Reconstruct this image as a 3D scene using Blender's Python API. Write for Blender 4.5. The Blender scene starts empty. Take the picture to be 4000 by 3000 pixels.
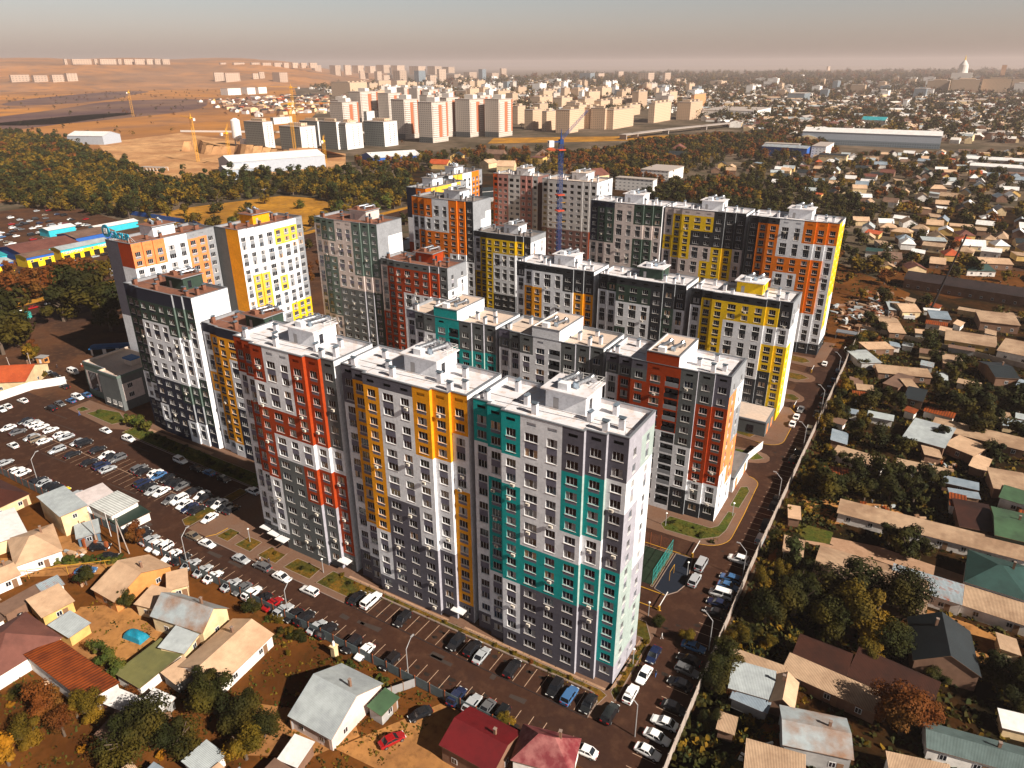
import bpy, math, random
from math import radians as R_, sin, cos, pi, hypot, atan2
from mathutils import Vector, Matrix, Euler
rnd = random.Random(11)
# ---------------- camera, sky, sun, exposure ----------------
SC = bpy.context.scene
COL = SC.collection
cam_d = bpy.data.cameras.new('camera'); cam = bpy.data.objects.new('camera', cam_d); COL.objects.link(cam)
yaw, pit, rol = R_(121.04), R_(23.92), R_(-0.2)
h_ = Vector((cos(yaw), sin(yaw), 0))
F_ = h_ * cos(pit) - Vector((0, 0, sin(pit))); U_ = h_ * sin(pit) + Vector((0, 0, cos(pit))); Q_ = Vector((h_.y, -h_.x, 0))
Rt = Q_ * cos(rol) + U_ * sin(rol); Up = U_ * cos(rol) - Q_ * sin(rol)
cam.matrix_world = Matrix(((Rt.x, Up.x, -F_.x, 0), (Rt.y, Up.y, -F_.y, 0), (Rt.z, Up.z, -F_.z, 105), (0, 0, 0, 1)))
cam_d.sensor_width = 36; cam_d.lens = 2808 / 4000 * 36; cam_d.clip_start = 1; cam_d.clip_end = 60000
SC.camera = cam
SUN_EL = R_(35.6); SUN_AZ = R_(-7.8)     # azimuth measured from +X towards +Y
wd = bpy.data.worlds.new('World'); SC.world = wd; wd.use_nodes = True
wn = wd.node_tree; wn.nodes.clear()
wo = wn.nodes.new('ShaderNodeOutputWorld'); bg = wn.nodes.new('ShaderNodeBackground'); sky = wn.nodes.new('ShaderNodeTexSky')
sky.sky_type = 'NISHITA'; sky.sun_disc = False; sky.sun_elevation = SUN_EL; sky.sun_rotation = pi / 2 - SUN_AZ
sky.air_density = 1.0; sky.dust_density = 1.6; sky.ozone_density = 1.5
hs = wn.nodes.new('ShaderNodeHueSaturation'); hs.inputs['Saturation'].default_value = SKY_SAT = 0.7
mx = wn.nodes.new('ShaderNodeMix'); mx.data_type = 'RGBA'; mx.blend_type = 'MULTIPLY'; mx.inputs[0].default_value = 1
mx.inputs[7].default_value = (0.98, 1.0, 0.96, 1)
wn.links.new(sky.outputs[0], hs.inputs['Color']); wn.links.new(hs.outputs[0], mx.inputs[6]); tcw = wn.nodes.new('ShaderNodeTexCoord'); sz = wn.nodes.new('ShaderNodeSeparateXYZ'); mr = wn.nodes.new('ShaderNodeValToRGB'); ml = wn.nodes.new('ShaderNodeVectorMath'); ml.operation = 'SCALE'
# sky brightness shaped by height: low band fills the facades, dim overhead deepens shadows
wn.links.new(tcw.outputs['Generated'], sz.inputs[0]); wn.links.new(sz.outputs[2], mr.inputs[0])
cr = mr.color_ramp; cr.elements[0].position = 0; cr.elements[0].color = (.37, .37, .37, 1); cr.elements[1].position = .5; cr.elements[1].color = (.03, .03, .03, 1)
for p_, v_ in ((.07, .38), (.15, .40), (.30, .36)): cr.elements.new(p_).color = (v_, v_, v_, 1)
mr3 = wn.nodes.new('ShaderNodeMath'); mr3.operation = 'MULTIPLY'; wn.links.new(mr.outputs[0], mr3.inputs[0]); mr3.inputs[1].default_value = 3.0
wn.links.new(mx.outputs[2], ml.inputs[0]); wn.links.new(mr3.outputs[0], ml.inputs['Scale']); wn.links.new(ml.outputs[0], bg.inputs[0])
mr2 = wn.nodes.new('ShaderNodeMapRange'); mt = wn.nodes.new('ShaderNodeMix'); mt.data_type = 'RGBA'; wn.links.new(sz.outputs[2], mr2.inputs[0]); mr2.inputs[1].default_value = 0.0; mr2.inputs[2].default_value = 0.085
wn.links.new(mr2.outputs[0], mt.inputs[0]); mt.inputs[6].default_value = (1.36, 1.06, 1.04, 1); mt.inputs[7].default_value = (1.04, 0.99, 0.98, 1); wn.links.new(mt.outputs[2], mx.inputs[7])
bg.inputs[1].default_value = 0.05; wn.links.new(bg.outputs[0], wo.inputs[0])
sl = bpy.data.lights.new('sun', 'SUN'); so = bpy.data.objects.new('sun', sl); COL.objects.link(so)
sl.energy = 5.0; sl.angle = R_(0.5); sl.color = (1.0, 0.905, 0.79)
sd = Vector((cos(SUN_EL) * cos(SUN_AZ), cos(SUN_EL) * sin(SUN_AZ), sin(SUN_EL)))
so.rotation_euler = (-sd).to_track_quat('-Z', 'Y').to_euler()
SC.view_settings.view_transform = 'Standard'; SC.view_settings.look = 'None'; SC.view_settings.gamma = 1; SC.view_settings.exposure = 0.86
SC.cycles.max_bounces = 5; SC.cycles.diffuse_bounces = 2; SC.cycles.glossy_bounces = 2; SC.cycles.volume_bounces = 0
SC.cycles.transparent_max_bounces = 8
SC.cycles.use_denoising = True

# ---------------- materials ----------------
MT = {}
def nd(nt, t, **kw):
    n = nt.nodes.new(t)
    for k, v in kw.items(): setattr(n, k, v)
    return n
def mat(name, rgb, rough=0.85, metal=0.0, var=0.12, scale=0.6, bump=0.0, rgb2=None, sc2=0.15, spec=0.3, lo=0.42, hi=0.6, wave=None, coord='Object', dirt=None, rnd_obj=0.0, trans=0.0, grid=None):
    """procedural material: base colour with fine noise, optional second colour in patches, corrugation and dirt"""
    if name in MT: return MT[name]
    m = bpy.data.materials.new(name); MT[name] = m; m.use_nodes = True
    nt = m.node_tree; b = nt.nodes['Principled BSDF']
    b.inputs['Roughness'].default_value = rough; b.inputs['Metallic'].default_value = metal
    b.inputs['Specular IOR Level'].default_value = spec
    tc = nd(nt, 'ShaderNodeTexCoord'); co = tc.outputs[coord]
    def noise(s, d=4):
        n = nd(nt, 'ShaderNodeTexNoise'); n.inputs['Scale'].default_value = s; n.inputs['Detail'].default_value = d; n.inputs['Roughness'].default_value = 0.6
        nt.links.new(co, n.inputs['Vector']); return n.outputs['Fac']
    def ramp(x, a, c):
        r = nd(nt, 'ShaderNodeMapRange'); r.inputs[1].default_value = a; r.inputs[2].default_value = c
        nt.links.new(x, r.inputs[0]); return r.outputs[0]
    def mix(f, a, c, mode='MIX'):
        k = nd(nt, 'ShaderNodeMix', data_type='RGBA', blend_type=mode)
        for s, v in ((0, f), (6, a), (7, c)):
            if hasattr(v, 'links'): nt.links.new(v, k.inputs[s])
            elif isinstance(v, (int, float)): k.inputs[s].default_value = v
            else: k.inputs[s].default_value = (*v, 1)
        return k.outputs[2]
    c = rgb
    if rgb2 is not None: c = mix(ramp(noise(sc2, 6), lo, hi), rgb, rgb2)
    if dirt is not None: c = mix(ramp(noise(sc2 * 7, 8), 0.5, 0.75), c, dirt)
    g = nd(nt, 'ShaderNodeMapRange'); nt.links.new(noise(scale, 5), g.inputs[0])
    g.inputs[1].default_value = 0.3; g.inputs[2].default_value = 0.7; g.inputs[3].default_value = 1 - var; g.inputs[4].default_value = 1 + var
    cc = nd(nt, 'ShaderNodeCombineColor')
    for i in range(3): nt.links.new(g.outputs[0], cc.inputs[i])
    c = mix(1.0, c, cc.outputs[0], 'MULTIPLY')
    if rnd_obj:
        oi = nd(nt, 'ShaderNodeObjectInfo'); r2 = nd(nt, 'ShaderNodeMapRange'); nt.links.new(oi.outputs['Random'], r2.inputs[0])
        r2.inputs[3].default_value = 1 - rnd_obj; r2.inputs[4].default_value = 1 + rnd_obj
        c2 = nd(nt, 'ShaderNodeCombineColor')
        for i in range(3): nt.links.new(r2.outputs[0], c2.inputs[i])
        c = mix(1.0, c, c2.outputs[0], 'MULTIPLY')
    if grid:   # dark joints or window rows in a regular raster (dx, dz, fill, colour)
        sep = nd(nt, 'ShaderNodeSeparateXYZ'); nt.links.new(co, sep.inputs[0])
        ad = nd(nt, 'ShaderNodeMath', operation='ADD'); nt.links.new(sep.outputs[0], ad.inputs[0]); nt.links.new(sep.outputs[1], ad.inputs[1])
        def band(x, per, a, bb):
            p = nd(nt, 'ShaderNodeMath', operation='DIVIDE'); nt.links.new(x, p.inputs[0]); p.inputs[1].default_value = per
            f = nd(nt, 'ShaderNodeMath', operation='FRACT'); nt.links.new(p.outputs[0], f.inputs[0])
            g1 = nd(nt, 'ShaderNodeMath', operation='GREATER_THAN'); nt.links.new(f.outputs[0], g1.inputs[0]); g1.inputs[1].default_value = a
            g2 = nd(nt, 'ShaderNodeMath', operation='LESS_THAN'); nt.links.new(f.outputs[0], g2.inputs[0]); g2.inputs[1].default_value = bb
            k = nd(nt, 'ShaderNodeMath', operation='MULTIPLY'); nt.links.new(g1.outputs[0], k.inputs[0]); nt.links.new(g2.outputs[0], k.inputs[1]); return k.outputs[0]
        k = nd(nt, 'ShaderNodeMath', operation='MULTIPLY')
        nt.links.new(band(ad.outputs[0], grid[0], 0.3, 0.72), k.inputs[0]); nt.links.new(band(sep.outputs[2], grid[3] if len(grid) > 3 else 3.0, 0.3, grid[1]), k.inputs[1])
        c = mix(k.outputs[0], c, grid[2])
    hgt = None
    if wave:
        w = nd(nt, 'ShaderNodeTexWave', wave_type='BANDS', bands_direction=wave[1]); w.inputs['Scale'].default_value = wave[0]; w.inputs['Distortion'].default_value = 0.0
        nt.links.new(co, w.inputs['Vector']); hgt = w.outputs['Fac']
        wr = nd(nt, 'ShaderNodeMapRange'); nt.links.new(hgt, wr.inputs[0]); wr.inputs[3].default_value = 1 - wave[2]; wr.inputs[4].default_value = 1.0
        c3 = nd(nt, 'ShaderNodeCombineColor')
        for i in range(3): nt.links.new(wr.outputs[0], c3.inputs[i])
        c = mix(1.0, c, c3.outputs[0], 'MULTIPLY')
    if bump:
        bp = nd(nt, 'ShaderNodeBump'); bp.inputs['Strength'].default_value = bump; bp.inputs['Distance'].default_value = 0.05
        nt.links.new(hgt if hgt is not None else noise(scale * 6, 6), bp.inputs['Height']); nt.links.new(bp.outputs[0], b.inputs['Normal'])
    if hasattr(c, 'links'): nt.links.new(c, b.inputs['Base Color'])
    else: b.inputs['Base Color'].default_value = (*c, 1)
    return m
# facade paints keyed by the letter used in the colour plans
PA = dict(A=(.76, .175, .003), W=(.78, .79, .82), G=(.10, .094, .118), S=(.115, .125, .125), T=(.003, .31, .30), O=(.80, .32, .004), D=(.35, .038, .001), K=(.022, .025, .03), N=(.014, .017, .035),
          E=(.03, .055, .04), e=(.10, .14, .12), P=(.62, .52, .48), p=(.42, .20, .17), b=(.20, .10, .085), Y=(.80, .50, .003), y=(.82, .48, .05), L=(.35, .34, .385), M=(.34, .41, .385), g=(.26, .27, .29), F=(.75, .24, .08), C=(.52, .50, .49), R=(.62, .10, .01), V=(.15, .14, .185))
for k, v in PA.items(): mat('plaster_' + k, v, 0.88, var=0.10, scale=1.4, bump=0.15, rgb2=tuple(q * 0.86 for q in v), sc2=0.22, dirt=tuple(q * .74 for q in v), lo=.4, hi=.58)
def pm(k): return MT['plaster_' + k]
mat('roof_white', (.60, .59, .615), 0.8, var=.06, scale=.8, rgb2=(.55, .52, .53), sc2=.12, dirt=(.50, .37, .29), lo=.5, hi=.62)
mat('roof_brown', (.20, .085, .05), 0.9, var=.15, scale=1.5, rgb2=(.15, .06, .038), sc2=.2)
mat('roof_tan', (.50, .40, .33), 0.85, var=.1, scale=1.0, rgb2=(.55, .42, .33), sc2=.15)
mat('roof_grey', (.20, .17, .16), 0.9, var=.12, scale=1.0, rgb2=(.15, .13, .12), sc2=.2)
mat('cap_metal', (.20, .21, .23), 0.5, metal=.3, var=.1)
mat('duct_metal', (.55, .57, .6), 0.28, metal=.95, var=.08)
mat('vent_metal', (.34, .42, .5), 0.35, metal=.8, var=.08)
mat('window_frame', (.62, .61, .60), .5, var=.03)
mat('sill', (.78, .72, .66), .6, var=.03)
mat('glass_dark', (.012, .014, .02), .08, var=.2, spec=.6)
mat('glass_blue', (.03, .05, .08), .06, var=.2, spec=.8)
mat('glass_curtain', (.30, .29, .29), .35, var=.3, scale=3, spec=.5)
mat('glass_tan', (.42, .26, .15), .4, var=.3, scale=3, spec=.5)
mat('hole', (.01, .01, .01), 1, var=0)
mat('ac_shell', (.60, .54, .46), .5, var=.05); mat('ac_fan', (.12, .12, .12), .6)
mat('asphalt', (.046, .020, .012), .92, var=.14, scale=1.2, bump=.1, rgb2=(.036, .017, .012), sc2=.05, dirt=(.075, .036, .021), spec=.1)
mat('asphalt_old', (.085, .036, .017), .92, var=.14, scale=.8, rgb2=(.045, .022, .014), sc2=.06, dirt=(.10, .05, .025), spec=.1)
mat('paving', (.15, .088, .06), .9, var=.10, scale=2, rgb2=(.15, .08, .05), sc2=.15, spec=.1)
mat('paving_light', (.36, .22, .14), .9, var=.10, scale=2, rgb2=(.30, .18, .11), sc2=.3, spec=.1)
mat('kerb_stone', (.23, .17, .14), .9, var=.1)
mat('kerb_yellow', (.50, .26, .02), .8, var=.2)
mat('kerb_dark', (.02, .015, .015), .9, var=.2)
mat('line_paint', (.42, .28, .19), .8, var=.25, scale=3)
mat('dirt', (.14, .050, .011), .95, var=.22, scale=.35, rgb2=(.08, .028, .007), sc2=.05, dirt=(.03, .016, .004), bump=.3, spec=.05)
mat('dirt_pale', (.36, .17, .055), .95, var=.16, scale=.5, rgb2=(.26, .12, .045), sc2=.08, dirt=(.15, .07, .025), bump=.2, spec=.05)
mat('grass', (.060, .052, .010), .95, var=.35, scale=1.2, rgb2=(.15, .075, .012), sc2=.25, dirt=(.03, .034, .008), bump=.5, spec=.05)
mat('grass_green', (.05, .065, .012), .95, var=.35, scale=1.6, rgb2=(.085, .075, .014), sc2=.3, dirt=(.028, .034, .008), bump=.5, spec=.05)
mat('meadow', (.40, .185, .022), .95, var=.3, scale=.12, rgb2=(.24, .11, .018), sc2=.03, dirt=(.13, .075, .02), bump=.3, spec=.05)
mat('overgrown', (.012, .008, .003), .95, var=.4, scale=.5, rgb2=(.045, .018, .005), sc2=.06, dirt=(.010, .009, .003), bump=.5, spec=.05)
mat('plain', (.40, .165, .035), .95, var=.22, scale=.006, rgb2=(.27, .12, .045), sc2=.0012, dirt=(.13, .08, .06), lo=.45, hi=.55, spec=.05)
mat('hill', (.36, .16, .06), .95, var=.25, scale=.004, rgb2=(.25, .13, .07), sc2=.0016, dirt=(.14, .09, .07), lo=.42, hi=.56, spec=.05)
mat('burnt', (.09, .05, .05), .95, var=.2, scale=.01, rgb2=(.15, .085, .06), sc2=.004, spec=.05)
mat('cityfloor', (.060, .045, .028), .95, var=.35, scale=.02, rgb2=(.14, .10, .07), sc2=.012, dirt=(.035, .04, .022), spec=.05)
mat('pit_soil', (.50, .28, .13), .95, var=.2, scale=.05, rgb2=(.36, .18, .08), sc2=.02, dirt=(.25, .12, .05), bump=.5, spec=.05)
mat('white_metal', (.72, .70, .68), .5, var=.06)
mat('grey_metal', (.36, .35, .35), .5, metal=.3, var=.06)
mat('fence_slate', (.10, .13, .14), .6, var=.2, scale=.5, wave=(6, 'X', .4), bump=.4)
mat('fence_pale', (.36, .30, .26), .7, var=.2, scale=.5)
mat('post_rust', (.28, .07, .02), .8)
mat('wood', (.20, .11, .06), .8, var=.2)
mat('tyre', (.012, .012, .012), .9); mat('rim', (.45, .45, .46), .35, metal=.8)
mat('car_glass', (.012, .014, .018), .08, spec=.7)
mat('headlight', (.75, .75, .72), .15, spec=.8); mat('taillight', (.35, .01, .01), .25)
CARC = dict(w=(.80, .79, .78), k=(.012, .012, .014), v=(.42, .44, .46), g=(.13, .13, .135), n=(.012, .02, .055), b=(.05, .13, .28), r=(.28, .008, .010), y=(.70, .52, .01), t=(.22, .17, .12), c=(.03, .25, .32))
for k, v in CARC.items(): mat('carpaint_' + k, v, .22, metal=.15 if k in 'vgt' else 0, var=.02, spec=.6)
def RF(n, c, c2, w=(2.6, 'X', .22), rough=.6, metal=0.0, **k):
    c = tuple(q * .85 for q in c); c2 = tuple(q * .8 for q in c2); mat('roofing_' + n, c, rough, metal=metal, var=.12, scale=.8, rgb2=c2, wave=w, bump=.35 if w else 0, **k)
RF('corr', (.62, .42, .27), (.46, .29, .18), (1.35, 'X', .55)); RF('beige', (.66, .44, .28), (.58, .37, .23), (2.2, 'X', .14)); RF('tin', (.52, .57, .58), (.44, .48, .50), (1.2, 'X', .28), metal=.1)
RF('tinrust', (.42, .47, .49), (.36, .20, .12), (2.2, 'X', .3), sc2=.12); RF('rust', (.36, .075, .012), (.22, .045, .010), (.42, 'X', .65), sc2=.3); RF('rustdark', (.06, .02, .012), (.035, .014, .01), (1.35, 'X', .3))
RF('rustblue', (.42, .50, .55), (.36, .40, .42), (1.35, 'X', .5), dirt=(.30, .08, .03), sc2=.12); RF('olive', (.16, .15, .055), (.12, .12, .05), None); RF('green', (.07, .14, .07), (.05, .09, .05), (2, 'X', .2))
RF('darkgreen', (.02, .04, .03), (.015, .03, .025), None); RF('maroon', (.20, .075, .055), (.16, .06, .045), (2.2, 'X', .12)); RF('maroonpink', (.16, .007, .010), (.13, .006, .009), (2.2, 'X', .2))
RF('stripedred', (.20, .025, .032), (.40, .14, .13), (2.2, 'X', .3), sc2=.35); RF('whitemetal', (.85, .82, .80), (.8, .77, .75), (2, 'X', .1)); RF('palemetal', (.66, .58, .57), (.6, .52, .5), (2, 'X', .1)); RF('striped', (.70, .72, .70), (.6, .62, .6), (.45, 'X', .45))
RF('bluetin', (.30, .36, .42), (.22, .28, .34), (1.35, 'X', .3)); RF('brownred', (.075, .022, .014), (.06, .018, .012), (2.2, 'X', .2)); RF('orangered', (.52, .10, .03), (.45, .08, .025), (2.2, 'X', .15)); RF('teal', (.03, .085, .075), (.022, .065, .058), (2.6, 'X', .5))
RF('slate', (.022, .03, .035), (.02, .026, .03), (2.2, 'X', .15)); RF('tealdark', (.12, .17, .165), (.09, .13, .125), (1.5, 'X', .3)); RF('darkhall', (.045, .03, .03), (.03, .022, .022), (2, 'X', .2)); RF('brownroof', (.22, .13, .09), (.17, .10, .07), (2.2, 'X', .15))
RF('white', (.82, .78, .74), (.7, .66, .62), (1.5, 'X', .12)); RF('cream', (.75, .60, .45), (.68, .52, .38), (1.5, 'X', .15)); RF('blue', (.02, .14, .36), (.02, .10, .28), (1.5, 'X', .15)); RF('turq', (.03, .38, .42), (.03, .3, .35), (1.5, 'X', .15))
for n, c in dict(white=(.80, .75, .70), cream=(.70, .52, .30), orange=(.55, .24, .07), yellow=(.66, .42, .14), grey=(.36, .35, .34), brown=(.20, .11, .07), pinkwhite=(.72, .58, .52), blue=(.10, .16, .22), darkgreen=(.05, .07, .05), red=(.3, .06, .03)).items():
    mat('wall_' + n, c, .9, var=.12, scale=.8, rgb2=tuple(q * .8 for q in c), sc2=.3, bump=.1)
for n, c, c2 in (('d', (.015, .018, .002), (.040, .029, .002)), ('o', (.070, .050, .003), (.14, .075, .004)), ('r', (.12, .032, .004), (.08, .034, .005)), ('y', (.30, .12, .004), (.16, .075, .005)), ('g', (.035, .050, .007), (.075, .065, .008)), ('p', (.020, .028, .006), (.032, .030, .006))):
    mat('leaf_' + n, c, .8, var=.5, scale=.55, rgb2=c2, sc2=.25, spec=.15, rnd_obj=.22)
mat('bark', (.10, .07, .05), .9, var=.2)
mat('far_dk', (.17, .18, .17), .8, var=.05, grid=(3.2, .78, (.04, .05, .05))); mat('far_dk_end', (.64, .62, .60), .8, var=.04)
mat('far_br', (.52, .45, .39), .85, var=.06, grid=(3.6, .66, (.16, .13, .12))); mat('far_be', (.52, .37, .25), .85, var=.08, grid=(4.0, .62, (.20, .14, .11)), rnd_obj=.15)
mat('far_wh', (.80, .76, .72), .8, var=.05, grid=(4.2, .6, (.25, .25, .26)), rnd_obj=.1); mat('far_gl', (.20, .24, .27), .4, var=.1, grid=(3.0, .8, (.07, .10, .13))); mat('far_or', (.62, .30, .13), .8, var=.1, grid=(3.6, .62, (.12, .08, .06)))
mat('far_hazed', (.46, .34, .26), .85, var=.06, grid=(16, .75, (.20, .15, .12), 9.0), rnd_obj=.12)  # farthest blocks: haze put into the colour as duller, lower-contrast tones
mat('far_brown', (.40, .13, .06), .85, var=.06); mat('far_white', (.62, .57, .52), .8, var=.04); mat('far_roof', (.34, .29, .26), .9, var=.1); mat('far_base', (.10, .11, .11), .8, grid=(3.6, .7, (.03, .03, .03)))
mat('crane_blue', (.004, .035, .15), .5); mat('crane_yellow', (.75, .36, .02), .5); mat('crane_red', (.5, .06, .02), .5)
mat('sign_blue', (.01, .25, .38), .4); mat('cloth_dark', (.03, .03, .04), .9); mat('cloth_light', (.6, .58, .56), .9); mat('cloth_red', (.5, .05, .03), .9); mat('cloth_blue', (.05, .15, .4), .9); mat('skin', (.45, .27, .18), .7)
mat('tarp', (.01, .20, .30), .5, var=.2, scale=2, bump=.8); mat('court_green', (.010, .022, .010), .9); mat('play_blue', (.006, .010, .02), .9); mat('mesh_green', (.03, .28, .25), .6)

# ---------------- mesh helpers ----------------
class MB:
    def __init__(s): s.v = []; s.f = []; s.m = []; s.ms = []
    def mi(s, m):
        m = MT[m] if isinstance(m, str) else m
        if m not in s.ms: s.ms.append(m)
        return s.ms.index(m)
    def poly(s, pts, m):
        i = len(s.v); s.v += [tuple(p) for p in pts]; s.f.append(tuple(range(i, i + len(pts)))); s.m.append(s.mi(m)); return s
    def box(s, x0, y0, z0, x1, y1, z1, m, top=None, bottom=True):
        i = len(s.v); k = s.mi(m)
        s.v += [(x0, y0, z0), (x1, y0, z0), (x1, y1, z0), (x0, y1, z0), (x0, y0, z1), (x1, y0, z1), (x1, y1, z1), (x0, y1, z1)]
        fs = [(0, 1, 5, 4), (1, 2, 6, 5), (2, 3, 7, 6), (3, 0, 4, 7), (4, 5, 6, 7)] + ([(3, 2, 1, 0)] if bottom else [])
        for j, f in enumerate(fs):
            s.f.append(tuple(i + q for q in f)); s.m.append(s.mi(top) if (top and j == 4) else k)
        return s
    def obox(s, c, u, hw, hd, z0, z1, m):       # box with half length hw along unit u, half width hd
        ux, uy = u; pts = [(c[0] + ux * a - uy * b, c[1] + uy * a + ux * b) for a, b in ((-hw, -hd), (hw, -hd), (hw, hd), (-hw, hd))]
        return s.prism(pts, z0, z1, m)
    def prism(s, pts, z0, z1, m, top=None):
        n = len(pts); i = len(s.v); k = s.mi(m)
        s.v += [(p[0], p[1], z0) for p in pts] + [(p[0], p[1], z1) for p in pts]
        for j in range(n):
            q = (j + 1) % n; s.f.append((i + j, i + q, i + n + q, i + n + j)); s.m.append(k)
        s.f.append(tuple(range(i + n, i + 2 * n))); s.m.append(s.mi(top) if top else k)
        s.f.append(tuple(range(i + n - 1, i - 1, -1))); s.m.append(k); return s
    def tube(s, p0, p1, r0, r1, m, n=8, caps=True):
        p0, p1 = Vector(p0), Vector(p1); d = (p1 - p0)
        if d.length < 1e-6: return s
        d.normalize(); a = d.orthogonal().normalized(); b = d.cross(a); i = len(s.v); k = s.mi(m)
        for p, r in ((p0, r0), (p1, r1)):
            for j in range(n):
                t = 2 * pi * j / n; s.v.append(tuple(p + a * (r * cos(t)) + b * (r * sin(t))))
        for j in range(n):
            q = (j + 1) % n; s.f.append((i + j, i + q, i + n + q, i + n + j)); s.m.append(k)
        if caps:
            s.f.append(tuple(range(i + n - 1, i - 1, -1))); s.m.append(k); s.f.append(tuple(range(i + n, i + 2 * n))); s.m.append(k)
        return s
    def mesh(s, name, smooth=False):
        me = bpy.data.meshes.new(name); me.from_pydata(s.v, [], s.f)
        for m in s.ms: me.materials.append(m)
        me.polygons.foreach_set('material_index', s.m)
        if smooth: me.polygons.foreach_set('use_smooth', [True] * len(s.f))
        me.update(); return me
    def build(s, name, parent=None, smooth=False, **k):
        return link(name, s.mesh(name, smooth), parent, **k)
def link(name, me, parent=None, loc=None, rz=None):
    o = bpy.data.objects.new(name, me); COL.objects.link(o)
    if parent is not None: o.parent = parent
    if loc is not None: o.location = loc
    if rz is not None: o.rotation_euler = (0, 0, rz)
    return o
def tag(o, label=None, cat=None, group=None, kind=None):
    if label: o['label'] = label
    if cat: o['category'] = cat
    if group: o['group'] = group
    if kind: o['kind'] = kind
    return o
def thing(name, label, cat, loc=(0, 0, 0), rz=0.0, group=None):
    return tag(link(name, None, None, loc, rz), label, cat, group)
def dup_tree(src, parent=None):
    c = src.copy(); COL.objects.link(c)
    if parent is not None: c.parent = parent
    for ch in src.children: dup_tree(ch, c)
    return c
def struct(name, pts, z, m, thick=0.0):
    mb = MB()
    if thick: mb.prism(pts, z - thick, z, m)
    else: mb.poly([(p[0], p[1], z) for p in pts], m)
    return tag(mb.build(name), kind='structure')
def rect(x0, y0, x1, y1): return [(x0, y0), (x1, y0), (x1, y1), (x0, y1)]
def inpoly(p, P):
    x, y = p; c = False; n = len(P)
    for i in range(n):
        a, b = P[i], P[i - 1]
        if (a[1] > y) != (b[1] > y) and x < (b[0] - a[0]) * (y - a[1]) / (b[1] - a[1]) + a[0]: c = not c
    return c
def view(p, z=0.0):     # rough check whether a world point falls into the photographed area (used only to leave out what the photo shows nothing of)
    q = Vector((p[0], p[1], z - 105)); f = q.dot(F_)
    if f < 5: return False
    return abs(q.dot(Rt) / f) < 0.74 and abs(q.dot(Up) / f) < 0.58
ORD = ['first', 'second', 'third', 'fourth', 'fifth', 'sixth', 'seventh', 'eighth', 'ninth', 'tenth', 'eleventh', 'twelfth', 'thirteenth', 'fourteenth', 'fifteenth', 'sixteenth', 'seventeenth', 'eighteenth', 'nineteenth', 'twentieth']
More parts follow.
